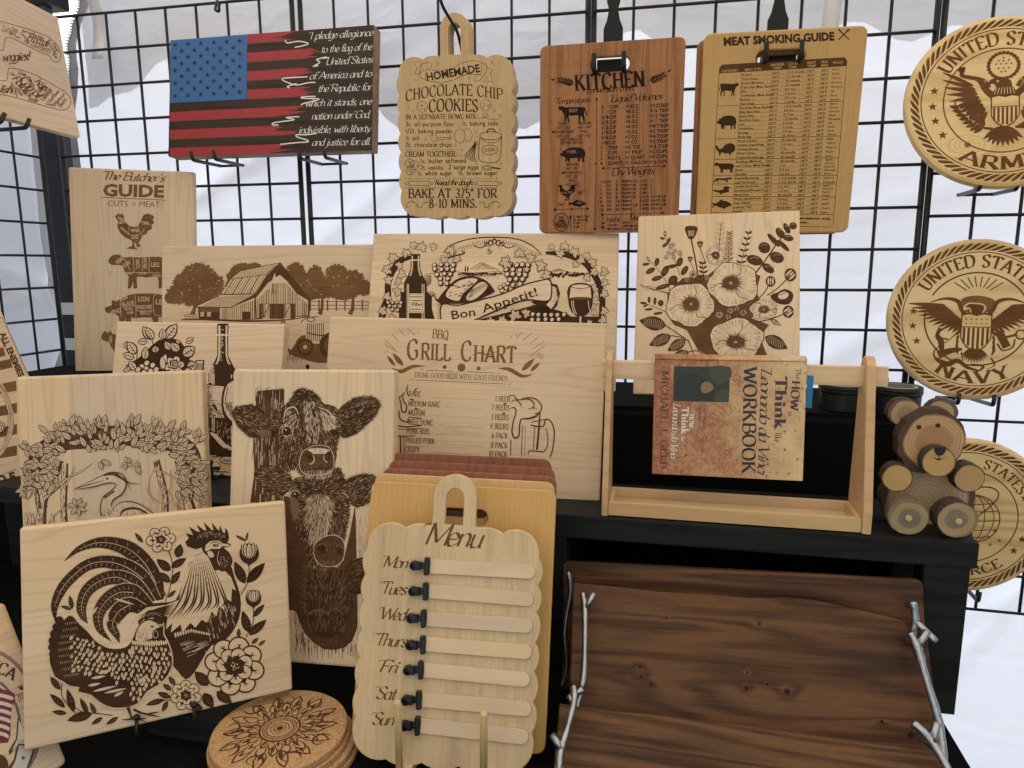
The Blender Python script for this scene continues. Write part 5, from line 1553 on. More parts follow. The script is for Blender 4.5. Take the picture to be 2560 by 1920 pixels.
def art_bbq():
	a = Art('bbq', 2.765, 800, 560)
	a.text('BBQ', 776, 788, 890, 798, 60, 'serif', 0, .2)
	a.text('G', 604, 934, 690, 936, 135, 'serif', 0, .2)
	a.text('RILL', 700, 937, 910, 944, 112, 'serif', 0, .22)
	a.text('C', 975, 944, 1055, 948, 135, 'serif', 0, .2)
	a.text('HART', 1065, 950, 1362, 962, 112, 'serif', 0, .22)
	a.line([(1050, 905), (1110, 890), (1160, 905), (1215, 885)], [3, 9, 9, 3], 0)
	for cx, cy, r in ((862, 988, 14), (978, 992, 28), (1096, 998, 14)):
		a.disc(cx, cy, r, 0)
	for P in ([(735, 1012), (914, 1018)], [(1022, 1022), (1206, 1030)], [(693, 1004), (714, 1006)], [(1226, 1030), (1240, 1031)], [(662, 1078), (1282, 1106)], [(627, 1074), (648, 1076)], [(1300, 1106), (1322, 1107)]):
		a.line(P, 4, 0, 0)
	for P in ([(495, 995), (560, 1020), (640, 985), (732, 982)], [(1230, 998), (1310, 1005), (1400, 1052), (1478, 1035)]):
		a.line(P, [2, 26, 22, 2], 0)
	for l in ((575, 980, 500, 890, 34), (520, 982, 462, 908, 24), (1395, 1014, 1484, 930, 36), (1455, 1018, 1522, 955, 26)):
		a.leaf(*l, 0)
	for k, (x0, y0, x1, y1) in enumerate([(545, 728, 592, 775), (498, 760, 545, 812), (450, 800, 520, 870), (605, 722, 650, 766), (648, 752, 660, 766), (672, 745, 682, 762), (470, 850, 536, 884), (460, 876, 474, 890), (443, 884, 454, 892), (445, 826, 470, 850), (600, 748, 616, 764),
										  (1402, 745, 1356, 788), (1462, 757, 1402, 806), (1512, 778, 1450, 830), (1548, 812, 1470, 864), (1552, 842, 1450, 916), (1330, 768, 1316, 786), (1360, 760, 1345, 775), (1530, 892, 1500, 920), (1516, 890, 1498, 905), (1546, 926, 1532, 936), (1540, 912, 1515, 932)]):
		a.line([(x0, y0), (x1, y1)], 3.6, 0, 0)
	a.text('DRINK GOOD BEER WITH GOOD FRIENDS', 656, 1060, 1300, 1084, 34, 'serif', 0, .16)
	rows = [('RARE', 612, 1192, 700, 1195, '1 BEER', 1212, 1226, 1316, 1228, 764, 1198, 1146, 1216), ('MEDIUM RARE', 612, 1258, 830, 1266, '2 BEERS', 1186, 1284, 1312, 1290, 874, 1266, 1140, 1278), ('MEDIUM', 612, 1320, 726, 1324, '3 BEERS', 1182, 1352, 1308, 1356, 776, 1324, 1134, 1342),
			('WELL DONE', 604, 1384, 780, 1392, '4 BEERS', 1178, 1414, 1304, 1420, 818, 1388, 1130, 1408), ('PORK RIBS', 598, 1446, 760, 1452, '6 PACK', 1188, 1478, 1300, 1482, 812, 1454, 1126, 1472), ('PULLED PORK', 592, 1512, 796, 1520, '8 PACK', 1184, 1544, 1298, 1548, 854, 1522, 1124, 1540), ('CRISPY', 586, 1572, 692, 1576, '10 PACK', 1168, 1604, 1296, 1610, 750, 1580, 1120, 1598)]
	for t, x0, y0, x1, y1, u, p0, q0, p1, q1, d0, e0, d1, e1 in rows:
		a.text(t, x0, y0, x1, y1, 36, 'serif', 1, .18)
		a.text(u, p0, q0, p1, q1, 36, 'serif', 1, .18)
		n = int((d1 - d0) / 10)
		for i in range(n):
			f = i / n
			a.disc(d0 + (d1 - d0) * f, e0 + (e1 - e0) * f, 1.9, 1, n=6)
	a.layer()
	# flames and grill bowl at the left
	for P, w in (([(610, 1105), (600, 1150), (612, 1190)], [2, 9, 5]), ([(680, 1128), (655, 1150), (648, 1175)], [2, 8, 3]), ([(585, 1160), (560, 1190), (520, 1200)], [2, 8, 9]), ([(585, 1165), (572, 1210), (600, 1260), (590, 1300), (566, 1290), (560, 1240), (545, 1200), (512, 1190)], [2, 8, 9, 9, 9, 8, 6, 3]),
				 ([(512, 1230), (530, 1260), (515, 1290)], [3, 8, 3]), ([(512, 1320), (545, 1290), (550, 1340), (600, 1370), (620, 1330)], [3, 8, 9, 8, 3]), ([(510, 1390), (600, 1402), (700, 1392)], [7, 8, 8]), ([(510, 1370), (535, 1395)], [6, 6]), ([(510, 1410), (600, 1422), (712, 1412)], [4, 4, 4]),
				 ([(510, 1455), (560, 1468), (660, 1462)], [7, 8, 4]), ([(556, 1468), (560, 1600)], [10, 12]), ([(580, 1470), (582, 1600)], [5, 5]), ([(535, 1470), (536, 1600)], [4, 4]), ([(620, 1210), (650, 1215)], [8, 8]), ([(655, 1275), (690, 1280)], [9, 6]), ([(615, 1335), (700, 1345)], [5, 8])):
		a.line(P, w, 1, 3)
	# mug
	for P, w in (([(1300, 1190), (1340, 1186), (1370, 1215), (1440, 1210), (1480, 1240), (1470, 1275)], [3, 7, 7, 8, 8, 4]), ([(1395, 1205), (1450, 1200), (1500, 1215), (1532, 1260), (1520, 1300), (1480, 1310)], [4, 8, 8, 8, 8, 4]), ([(1320, 1235), (1350, 1215), (1385, 1240), (1390, 1265)], [3, 7, 7, 3]),
				 ([(1440, 1280), (1470, 1270), (1500, 1275)], [3, 6, 3]), ([(1316, 1275), (1340, 1268), (1356, 1290), (1345, 1340)], [3, 8, 8, 6]), ([(1345, 1330), (1330, 1400), (1330, 1450), (1350, 1480), (1376, 1460), (1380, 1400), (1392, 1350), (1440, 1345), (1490, 1330), (1520, 1300)], [8, 9, 10, 12, 10, 9, 8, 12, 14, 6]),
				 ([(1520, 1300), (1515, 1400), (1500, 1560)], [8, 12, 14]), ([(1320, 1490), (1318, 1600)], [6, 6]), ([(1400, 1390), (1392, 1600)], [4, 5]), ([(1420, 1400), (1415, 1600)], [2, 3]), ([(1485, 1400), (1475, 1560)], [5, 5]),
				 ([(1455, 1390), (1540, 1400), (1560, 1350), (1600, 1370), (1620, 1440), (1610, 1550), (1590, 1610)], [8, 9, 9, 9, 9, 9, 9]), ([(1560, 1410), (1575, 1470), (1570, 1540), (1540, 1580)], [5, 6, 6, 6]), ([(1440, 1592), (1450, 1568), (1540, 1575)], [7, 7, 8]), ([(1460, 1370), (1500, 1362), (1560, 1350)], [6, 6, 6])):
		a.line(P, w, 1, 3)
	a.line([(1262, 1310), (1280, 1308)], 12, 1, 0)
	a.line([(1270, 1245), (1290, 1240)], 10, 1, 0)
	a.done([burn('amber_burn', (0.205, 0.10, 0.034)), B_MD])
art_bbq()

def art_menu():
	mb = burn('menu_burn', (0.13, 0.068, 0.028))
	for t, oy, x0, y0, x1, y1, h in (('Menu', 1120, 770, 888, 1290, 920, 205), ('Mon', 1120, 392, 1096, 612, 1110, 108), ('Tues', 1120, 366, 1342, 600, 1354, 114), ('Wed', 1120, 358, 1576, 594, 1590, 114),
									 ('Thurs', 1470, 312, 528, 604, 545, 114), ('Fri', 1470, 356, 774, 524, 782, 114), ('Sat', 1470, 324, 1018, 502, 1030, 114), ('Sun', 1470, 290, 1256, 484, 1268, 114)):
		a = Art('menu', 3.6867, 850, oy)
		a.text(t, x0, y0, x1, y1, h, 'script', 0, .12 if t == 'Menu' else .145)
		a.done([mb], 'lettering')
art_menu()

def peony(a, x, y, r, n=7, dk=0, lt=1, seed=0, ky=1.0):
	"""open flower: scalloped light petals with dark hatching, dark throat, seed dots"""
	rr = random.Random(seed)
	pet = []
	for ring, (rad, pr, k) in enumerate(((.66, .36, n), (.38, .26, n - 1))):
		for i in range(k):
			t = 2 * math.pi * (i + .5 * ring) / k + seed
			pet.append((x + r * rad * math.cos(t), y + r * rad * ky * math.sin(t), r * pr, t, ring))
	a.disc(x, y, r * .8, dk, r * .8 * ky, n=20)
	for px, py, pr, t, ring in pet:
		a.disc(px, py, pr, dk, pr * .95, n=16)
		a.disc(px, py, pr * .86, lt, pr * .8, n=16)
		z = a.step()
		for j in range(11):
			u = t + (j - 5) * .17
			e = rr.uniform(-.1, .35) if j % 2 else rr.uniform(.1, .5)
			a.line([(px - pr * .8 * math.cos(u), py - pr * .76 * math.sin(u)), (px + pr * e * math.cos(u + .1), py + pr * e * math.sin(u + .1))], (pr * .17, pr * .02), dk, 0, z + ZS * (j % 2))
		a.step(2)
	a.disc(x, y, r * .26, dk, n=14)
	for i in range(9):
		t = i * 2.4
		q = r * .05 * math.sqrt(i)
		a.disc(x + q * math.cos(t), y + q * math.sin(t), r * .028, lt, n=6)
def sprig(a, x0, y0, x1, y1, n, L, w, dk=0, lt=None, bendk=.12, tip=True):
	"""stem with paired leaves"""
	dx, dy = x1 - x0, y1 - y0
	mx, my = (x0 + x1) / 2 - dy * bendk, (y0 + y1) / 2 + dx * bendk
	pt = lambda t: ((1 - t) ** 2 * x0 + 2 * t * (1 - t) * mx + t * t * x1, (1 - t) ** 2 * y0 + 2 * t * (1 - t) * my + t * t * y1)
	a.line([pt(t / 6) for t in range(7)], [w * .22] * 4 + [w * .16, w * .12, w * .1], dk, 0)
	for i in range(n):
		t = .15 + .75 * i / n
		p = pt(t); q = pt(t + .05)
		th = math.atan2(q[1] - p[1], q[0] - p[0])
		for sg in (-1, 1):
			k = 1 - .35 * t
			an = th + sg * .75
			a.leaf(p[0], p[1], p[0] + L * k * math.cos(an), p[1] + L * k * math.sin(an), w * k, dk, None, lt)
	if tip:
		p = pt(.97); q = pt(1)
		th = math.atan2(q[1] - p[1], q[0] - p[0])
		a.leaf(q[0], q[1], q[0] + L * .8 * math.cos(th), q[1] + L * .8 * math.sin(th), w * .8, dk, None, lt)

def art_rooster():
	a = Art('rooster', 2.458, 0, 1150)
	rr = random.Random(2)
	F = [([(985, 860), (960, 760), (900, 650), (810, 560), (700, 515), (590, 510), (480, 550), (395, 622)], [40, 90, 105, 100, 80, 58, 34, 3]),
		 ([(960, 860), (880, 730), (780, 660), (660, 625), (540, 645), (440, 720), (375, 800), (335, 900), (342, 1000)], [60, 90, 95, 75, 68, 66, 62, 44, 3]),
		 ([(930, 880), (830, 770), (720, 720), (610, 745), (530, 810), (500, 900), (510, 960), (540, 1005)], [60, 95, 85, 80, 72, 60, 40, 3]),
		 ([(920, 900), (820, 815), (730, 815), (650, 870), (605, 950), (615, 1040), (685, 1115)], [60, 95, 90, 84, 66, 44, 3]),
		 ([(900, 930), (800, 890), (730, 930), (690, 1010), (715, 1070), (735, 1125)], [60, 90, 95, 66, 40, 3])]
	for pts, w in F:
		a.line(pts, [v * 1.12 for v in w], 1, 4)
		a.layer()
		a.line(pts, w, 0, 4)
		# toothed edge and light quill
		C_ = catmull(pts, 7)
		for i in range(3, len(C_) - 4, 1):
			p, q = C_[i], C_[i + 1]
			th = math.atan2(q[1] - p[1], q[0] - p[0])
			wi = np.interp(i / len(C_), np.linspace(0, 1, len(w)), w)
			for sg in (-1, 1):
				an = th + sg * .75
				x, y = p[0] + wi * .40 * math.cos(th + sg * 1.57), p[1] + wi * .40 * math.sin(th + sg * 1.57)
				a.line([(x, y), (x + wi * .24 * math.cos(an), y + wi * .24 * math.sin(an))], (wi * .13, 1), 0, 0)
				if i % 2:
					a.line([(p[0] + wi * .12 * math.cos(th + sg * 1.57), p[1] + wi * .12 * math.sin(th + sg * 1.57)), (p[0] + wi * .36 * math.cos(th + sg * 1.3), p[1] + wi * .36 * math.sin(th + sg * 1.3))], (2.2, 1), 1, 0)
		a.layer()
		a.line([(p[0], p[1]) for p in pts[1:-1]], [4, 4] + [3] * (len(pts) - 5) + [1], 1, 4)
		a.layer()
	for x0, y0, x1, y1 in ((700, 850, 830, 890), (600, 900, 560, 960), (655, 925, 665, 1000), (720, 1000, 735, 1060)):
		a.leaf(x0, y0, x1, y1, 14, 1)
	# rooster body and breast
	a.poly([(870, 900), (1000, 875), (1080, 860), (1120, 760), (1160, 640), (1260, 560), (1400, 620), (1440, 720), (1476, 830), (1478, 930), (1450, 1020), (1390, 1100), (1300, 1140), (1240, 1230), (1190, 1310), (1140, 1348), (1095, 1300), (1060, 1260), (1020, 1180), (960, 1000), (850, 1010)], 0, smooth=2)
	for i in range(70):
		x, y = rr.uniform(1270, 1440), rr.uniform(860, 1090)
		if (x - 1270) < (1110 - y) * 1.3:
			a.line([(x, y), (x + 10, y + 26), (x + 4, y + 34)], [1, 3.5, 1], 1, 2)
	for i in range(22):
		y = 1150 + rr.uniform(-20, 60)
		x = 1120 + rr.uniform(-20, 180)
		a.line([(x, y), (x + 60, y - 22)], (4, 1), 1, 0)
	a.layer()
	# neck hackles, light with dark strands
	neck = [(1265, 560), (1190, 600), (1140, 680), (1115, 780), (1100, 860), (1020, 890), (900, 905), (840, 950), (800, 1020), (870, 970), (950, 950), (1030, 960), (1020, 1040), (1060, 1000), (1050, 1060), (1110, 1010), (1120, 1060), (1170, 1000), (1200, 1030), (1240, 980), (1270, 1000), (1300, 930), (1330, 960), (1345, 900), (1375, 920), (1390, 850), (1420, 870), (1425, 790), (1450, 800), (1420, 720), (1370, 670), (1320, 680), (1290, 620)]
	a.poly(neck, 1)
	def flow(x, y):
		t = min(1, max(0, (y - 600) / 400))
		return 2.1 - 1.0 * (x - 1150) / 300 + (0.6 if x < 1060 else 0)
	for i in range(13):
		t = (i + .5) / 13
		x0, y0 = 1175 + 120 * t, 640 - 25 * t
		x1, y1 = 1135 + 235 * t, 760 + 20 * t
		x2, y2 = 1085 + 320 * t, 880 - 10 * t
		x3, y3 = 1010 + 390 * t, 985 - 90 * t
		a.line([(x0, y0), (x1, y1), (x2 + 12 * (i % 2), y2), (x3, y3)], [1.5, 7, 11, 2], 0, 4)
	for i in range(9):
		t = i / 8
		a.line([(1080 - 10 * t, 885 + 60 * t), (980 - 30 * t, 910 + 55 * t), (860 + 10 * t, 955 + 60 * t)], [1, 9, 2], 0, 3)
	for i in range(60):
		a.disc(rr.uniform(1160, 1280), rr.uniform(610, 800), 2.6, 0, n=5)
	a.layer()
	for i in range(14):
		x = 1075 + i * 16
		a.leaf(x, 1035 + 4 * abs(i - 6), x + 6, 1070 - i * 1.5 + 4 * abs(i - 6), 13, 1)
	# head
	a.poly([(1260, 500), (1300, 485), (1360, 495), (1418, 518), (1412, 530), (1375, 540), (1405, 565), (1428, 610), (1420, 650), (1385, 682), (1350, 680), (1315, 640), (1300, 610), (1262, 580), (1240, 545)], 0, smooth=2)
	a.poly([(1290, 500), (1340, 496), (1370, 516), (1350, 545), (1300, 545), (1262, 560), (1265, 520)], 1, smooth=2)
	a.disc(1325, 524, 17, 0, 10, n=14); a.disc(1328, 522, 5, 1, n=8)
	a.line([(1295, 512), (1325, 503), (1360, 518)], 5, 0)
	a.leaf(1355, 520, 1415, 524, 15, 1)
	a.poly([(1272, 565), (1300, 560), (1316, 590), (1290, 600)], 1, smooth=2)
	for i in range(60):
		t = rr.uniform(0, 6.28); q = rr.uniform(.2, .9)
		a.disc(1372 + 42 * q * math.cos(t), 625 + 42 * q * math.sin(t), 1.8, 1, n=5)
	a.line([(1345, 560), (1335, 610), (1350, 650)], 3, 1)
	comb = [(1137, 505), (1150, 530), (1200, 548), (1250, 535), (1300, 490), (1350, 490), (1395, 512), (1408, 480), (1400, 440), (1385, 415), (1382, 450), (1370, 445), (1350, 398), (1348, 432), (1340, 430), (1300, 383), (1312, 428), (1300, 430), (1250, 378), (1268, 430), (1255, 432), (1208, 395), (1228, 440), (1212, 440), (1162, 410), (1188, 462), (1140, 448), (1160, 480)]
	a.poly(comb, 0)
	for i in range(80):
		t = rr.random()
		a.disc(1210 + 170 * t, 470 - 18 * math.sin(t * 3.1) + rr.gauss(0, 9), 2, 1, n=5)
	# flowers
	for x0, y0, x1, y1, w in ((878, 508, 828, 446, 26), (1090, 600, 1110, 515, 56), (1050, 660, 1146, 602, 46), (1048, 680, 962, 608, 56), (1045, 752, 975, 688, 46), (1050, 762, 1108, 680, 42), (1030, 845, 1082, 798, 24), (1012, 840, 1000, 798, 22),
							  (1510, 498, 1524, 440, 16), (1510, 496, 1446, 462, 18), (1505, 760, 1440, 622, 62), (1515, 755, 1628, 630, 62), (1528, 1060, 1490, 925, 56), (1530, 1075, 1638, 980, 52), (1552, 965, 1626, 884, 34), (1465, 1090, 1468, 1032, 26), (1546, 1128, 1588, 1092, 24), (1588, 1140, 1632, 1104, 20),
							  (445, 915, 428, 830, 30), (440, 918, 372, 896, 22), (370, 1410, 308, 1330, 40), (400, 1520, 306, 1435, 40), (455, 1550, 412, 1405, 46), (410, 1555, 318, 1545, 30), (568, 1555, 412, 1600, 58), (540, 1556, 492, 1460, 34), (590, 1560, 552, 1486, 28), (630, 1580, 560, 1625, 28), (726, 1578, 650, 1625, 28),
							  (1010, 1470, 894, 1504, 34), (1048, 1458, 966, 1428, 36), (1052, 1412, 1000, 1376, 32), (1075, 1380, 1036, 1328, 32), (1030, 1480, 996, 1546, 30), (1280, 1385, 1196, 1298, 70), (1250, 1430, 1310, 1525, 66), (1330, 1420, 1425, 1495, 66), (1190, 1500, 1240, 1540, 50), (1170, 1520, 1250, 1520, 40)):
		a.leaf(x0, y0, x1, y1, w, 0)
		for k in range(3):
			t = .3 + .18 * k
			px, py = x0 + (x1 - x0) * t, y0 + (y1 - y0) * t
			a.disc(px + w * .14, py, 1.6, 1, n=5); a.disc(px - w * .1, py + 3, 1.4, 1, n=5)
	for P in ([(1030, 545), (1060, 640), (1050, 760), (1015, 870)], [(1530, 645), (1525, 740), (1480, 825)], [(1556, 910), (1555, 1000), (1510, 1090)], [(380, 1370), (385, 1460), (465, 1556)], [(410, 1470), (500, 1545), (600, 1556), (690, 1568)], [(1120, 1480), (1020, 1474), (960, 1490)]):
		a.line(P, 5, 0, 4)
	a.layer()
	peony(a, 1440, 1265, 185, 8, seed=1)
	peony(a, 1142, 1445, 96, 7, seed=2)
	peony(a, 988, 488, 92, 6, seed=3, ky=.85)
	for x, y, r in ((1530, 560, 70), (1556, 838, 56)):
		a.disc(x, y + r * .2, r * .86, 0, r * .9, n=20)
		for k, an in enumerate((-2.3, -.85, -2.0, -1.15, -1.57)):
			a.leaf(x + r * .3 * math.cos(an), y + r * .7, x + r * 1.0 * math.cos(an), y + r * .85 * math.sin(an), r * .62, 0)
			a.leaf(x + r * .3 * math.cos(an), y + r * .62, x + r * .92 * math.cos(an), y + r * .76 * math.sin(an), r * .44, 1, None, 0)
		a.disc(x, y + r * .95, r * .22, 0, r * .3, n=10)
	# hen
	hen = [(420, 958), (450, 962), (490, 1010), (540, 1055), (580, 1105), (640, 1145), (700, 1160), (770, 1150), (810, 1110), (830, 1060), (855, 1010), (890, 980), (950, 975), (1000, 1000), (1003, 1070), (1025, 1110), (1050, 1180), (1056, 1250), (1030, 1320), (970, 1380), (900, 1420), (860, 1480), (800, 1512), (700, 1520), (620, 1490), (560, 1440), (480, 1420), (490, 1395), (430, 1385), (390, 1360), (340, 1330), (318, 1280), (305, 1230), (310, 1180), (302, 1130), (325, 1090), (318, 1050), (345, 1030), (350, 990), (390, 985)]
	a.poly([(x + (x - 680) * .02, y + (y - 1230) * .03) for x, y in hen], 1, smooth=2)
	a.poly(hen, 0, smooth=2)
	for k in range(9):
		t = k / 8
		a.disc(365 - 55 * math.sin(t * 3.0) + 25 * t, 985 + 330 * t, 27, 0, n=14)
		z = a.step()
		for j in range(8):
			a.line([(400 + 12 * j - 40 * math.sin(t * 3), 1000 + 320 * t - j * 2), (408 + 12 * j - 40 * math.sin(t * 3), 1014 + 320 * t - j * 2)], (2.4, 1), 1, 0, z)
	for j in range(12):
		for i in range(20):
			x = 450 + i * 30 + (j % 2) * 15
			y = 1095 + j * 28 + (abs(i - 8) ** 1.4) * -.6 + i * 4
			if x > 1035 or not inside(x, y + 22, hen) or not inside(x - 6, y - 10, hen) or (y > 1360 - (x - 700) * .25 and x < 800) or (x < 700 and y > 1300) or (x < 620 and y < 1060) or (x > 900 and y < 1110):
				continue
			x += rr.uniform(-5, 5); y += rr.uniform(-5, 5)
			an = 2.2 - .9 * (i / 20) + rr.uniform(-.3, .3)
			L = 27 + rr.uniform(-8, 9)
			x1, y1 = x + L * math.cos(an), y + L * math.sin(an)
			a.leaf(x1 + (x - x1) * 1.1, y1 + (y - y1) * 1.1, x1, y1, rr.uniform(13, 22), 1)
			a.line([(x, y), (x + (x1 - x) * .6, y + (y1 - y) * .6)], (3.5, 1), 0, 0)
	for l in ((560, 1340, 650, 1325), (540, 1385, 620, 1370), (570, 1420, 720, 1385), (640, 1430, 780, 1400), (600, 1310, 680, 1290), (850, 1370, 900, 1320), (930, 1340, 945, 1290), (700, 1450, 760, 1420)):
		a.leaf(*l, 17, 1)
	a.layer()
	a.poly([(832, 1100), (850, 1030), (890, 990), (930, 985), (960, 1010), (940, 1040), (935, 1090), (910, 1100), (870, 1112)], 1, smooth=2)
	for i in range(26):
		x, y = rr.uniform(845, 915), rr.uniform(1040, 1100)
		a.line([(x, y), (x - 3, y + 9)], 2.4, 0, 0)
	for i in range(15):
		x = 815 + i * 14.5
		a.leaf(x, 1104 + (i % 2) * 3, x + 3, 1150 - abs(i - 7) * 2, 14, 1)
	a.poly([(888, 985), (895, 935), (925, 920), (960, 925), (985, 945), (1010, 975), (1000, 1000), (960, 1000), (940, 965), (910, 975)], 0, smooth=2)
	for i in range(14):
		a.disc(900 + i * 7, 950 - 14 * math.sin(i / 13 * 3.1) + (i % 2) * 10, 3, 1, n=5)
	a.poly([(905, 1010), (940, 990), (975, 1010), (1018, 1012), (980, 1024), (950, 1040), (915, 1060), (895, 1040)], 1, smooth=2)
	a.disc(935, 1022, 11, 0, 6, n=10)
	a.disc(955, 1070, 22, 0, 30, n=14); a.ring(955, 1070, 15, 3, 1, 22)
	a.leaf(965, 1010, 1018, 1014, 13, 0)
	a.leaf(970, 1008, 1014, 1013, 7, 1)
	for P, w in (([(785, 1515), (800, 1560), (812, 1588)], [20, 13, 11]), ([(812, 1588), (860, 1592), (905, 1612)], [12, 9, 2]), ([(812, 1588), (780, 1592), (748, 1592)], [11, 8, 2]), ([(820, 1530), (870, 1552), (905, 1560)], [15, 12, 11]), ([(905, 1560), (950, 1550), (975, 1548)], [10, 8, 2]), ([(905, 1560), (950, 1570), (988, 1575)], [11, 8, 2]), ([(860, 1588), (880, 1585), (905, 1585)], [8, 7, 2])):
		a.line(P, w, 0, 3)
	a.done([B_DK, MX])
art_rooster()

def art_cows():
	a = Art('cows', 3.6875, 620, 850)
	rr = random.Random(5)
	# fence post, weathered strokes
	post = [(60, 560), (75, 440), (335, 430), (340, 1000), (330, 1500), (10, 1500), (60, 1250)]
	a.poly([(75, 470), (335, 450), (335, 640), (320, 1500), (20, 1500), (55, 1250), (50, 700)], 2)
	for i in range(230):
		x, y = rr.uniform(40, 335), rr.uniform(430, 1480)
		L = rr.uniform(40, 130)
		a.line([(x, y), (x + rr.uniform(-4, 4), y + L)], rr.uniform(2, 5.5), rr.choice([0, 0, 1, 1, 1]), 0)
	for i in range(40):
		x = 70 + i * 6.7
		a.line([(x, 425 + rr.uniform(0, 50)), (x, 560)], rr.uniform(2, 4), 0, 0)
	a.layer()
	ear_l = [(-150, 690), (-110, 620), (-10, 598), (60, 605), (140, 650), (225, 715), (300, 690), (310, 800), (240, 870), (150, 900), (60, 900), (0, 880), (-80, 810)]
	ear_r = [(830, 660), (880, 600), (960, 545), (1050, 520), (1150, 520), (1205, 560), (1215, 610), (1190, 680), (1130, 750), (1050, 820), (1000, 860), (920, 895), (860, 890), (820, 790)]
	head = [(430, 480), (470, 450), (530, 450), (600, 475), (660, 530), (700, 590), (800, 610), (840, 670), (870, 760), (850, 880), (820, 980), (815, 1080), (800, 1150), (810, 1210), (770, 1250), (680, 1270), (560, 1270), (480, 1240), (450, 1190), (400, 1200), (350, 1230), (320, 1150), (300, 1000), (300, 880), (290, 760), (250, 720), (300, 640), (380, 570)]
	ear2l = [(65, 1240), (110, 1180), (200, 1155), (290, 1170), (350, 1220), (400, 1260), (400, 1350), (330, 1430), (230, 1420), (150, 1370), (95, 1310)]
	ear2r = [(920, 1290), (980, 1255), (1060, 1235), (1130, 1240), (1200, 1280), (1230, 1380), (1180, 1460), (1100, 1510), (1010, 1540), (930, 1500), (890, 1400)]
	head2 = [(420, 1290), (500, 1260), (700, 1280), (820, 1180), (860, 1200), (890, 1280), (930, 1330), (940, 1500), (930, 1650), (900, 1800), (860, 1960), (820, 2060), (740, 2110), (640, 2110), (560, 2060), (540, 1900), (450, 1750), (400, 1600), (390, 1420)]
	low = [(330, 1440), (420, 1500), (480, 1700), (560, 1950), (640, 2090), (760, 2110), (880, 2030), (980, 1560), (990, 1560), (1010, 2500), (990, 2700), (900, 2830), (700, 2850), (520, 2700), (440, 2500), (300, 2400), (330, 1700)]
	ear3r = [(900, 2100), (960, 2030), (1100, 2000), (1200, 2040), (1260, 2120), (1200, 2250), (1080, 2330), (950, 2340), (880, 2250)]
	a.poly(low, 2, smooth=2)
	for i in range(420):      # ragged lower fringe
		x = rr.uniform(430, 1010); y = rr.uniform(2350, 2830)
		a.line([(x, y), (x + rr.uniform(-6, 6), y + rr.uniform(50, 130))], rr.uniform(2, 5), rr.choice([0, 0, 2]), 0)
	for i in range(70):
		x = rr.uniform(950, 1100); y = rr.uniform(1600, 2700)
		a.line([(x, y), (x, y + rr.uniform(30, 150))], 2.2, rr.choice([0, 2]), 0)
	a.layer()
	a.poly(ear3r, 0, smooth=2)
	a.fur(ear3r, lambda x, y: -.5, 160, 60, 4, 3, 33)
	a.poly([(560, 2100), (760, 2080), (900, 2160), (930, 2400), (880, 2620), (760, 2750), (600, 2700), (540, 2500)], 0, smooth=2)
	a.fur([(480, 2050), (900, 2100), (960, 2400), (900, 2650), (560, 2650), (460, 2400)], lambda x, y: 1.57 + (x - 720) / 260, 420, 60, 4.2, 3, 31)
	a.ring(650, 2560, 100, 9, 3, 70, a0=190, a1=350); a.ring(800, 2540, 60, 8, 3, 60, a0=190, a1=350)
	a.disc(600, 2560, 34, 0, 24, n=14); a.disc(720, 2555, 34, 0, 24, n=14)
	a.layer()
	def cow(head, el, er, cx, top, ey, mz, seed, tone=3, snout=(0, 0)):
		for e, fl in ((el, lambda x, y: 3.5 + (y - ey) / 400), (er, lambda x, y: -.5 + (y - ey) / 500)):
			a.poly(e, 0, smooth=2)
			n = len(e)
			for i in range(150):
				k = rr.randrange(n)
				p, q = e[k], e[(k + 1) % n]
				t = rr.random()
				x, y = p[0] + (q[0] - p[0]) * t, p[1] + (q[1] - p[1]) * t
				mx = sum(v[0] for v in e) / n; my = sum(v[1] for v in e) / n
				th = math.atan2(y - my, x - mx) + rr.uniform(-.3, .5)
				a.line([(x - 8 * math.cos(th), y - 8 * math.sin(th)), (x + 18 * math.cos(th), y + 18 * math.sin(th))], (5, 1), 0, 0)
			a.fur(e, fl, 300, 38, 3.4, tone, seed + 1)
			a.fur(e, fl, 60, 34, 3.2, 1, seed + 2)
		a.poly(head, 0, smooth=2)
		def flow(x, y):
			dx, dy = x - cx, y - (top + 150)
			return math.atan2(dy + 60, dx * .9 + .01)
		n = len(head)
		for i in range(110):
			k = rr.randrange(n)
			p, q = head[k], head[(k + 1) % n]
			t = rr.random()
			x, y = p[0] + (q[0] - p[0]) * t, p[1] + (q[1] - p[1]) * t
			th = flow(x, y) + rr.uniform(-.3, .3)
			a.line([(x - 10 * math.cos(th), y - 10 * math.sin(th)), (x + 18 * math.cos(th), y + 18 * math.sin(th))], (6, 1), 0, 0)
		a.fur(head, flow, 1150, 40, 3.8, tone, seed + 3)
		a.fur(head, flow, 420, 32, 3.0, 1, seed + 4)
		a.fur(head, flow, 300, 34, 3.0, 0, seed + 5)
		return flow
	fl2 = cow(head2, ear2l, ear2r, 660, 1300, 1420, 0, 40)
	# light blaze of the second cow
	bl = [(560, 1440), (640, 1420), (740, 1440), (790, 1520), (760, 1640), (720, 1800), (640, 1880), (580, 1860), (550, 1700), (530, 1560)]
	a.poly(bl, 3, smooth=2)
	a.fur(bl, fl2, 300, 60, 5, 1, 51, .25)
	a.fur(bl, fl2, 120, 50, 3, 0, 52, .25)
	a.poly([(390, 1380), (430, 1340), (470, 1400), (440, 1460), (480, 1560), (430, 1680), (400, 1580)], 3, smooth=2)
	a.disc(438, 1425, 36, 0, 30, n=16); a.disc(432, 1418, 9, 1, n=8)
	a.ring(438, 1425, 42, 6, 1, 36, a0=180, a1=350)
	a.line([(860, 1410), (900, 1420), (925, 1460)], 7, 1)
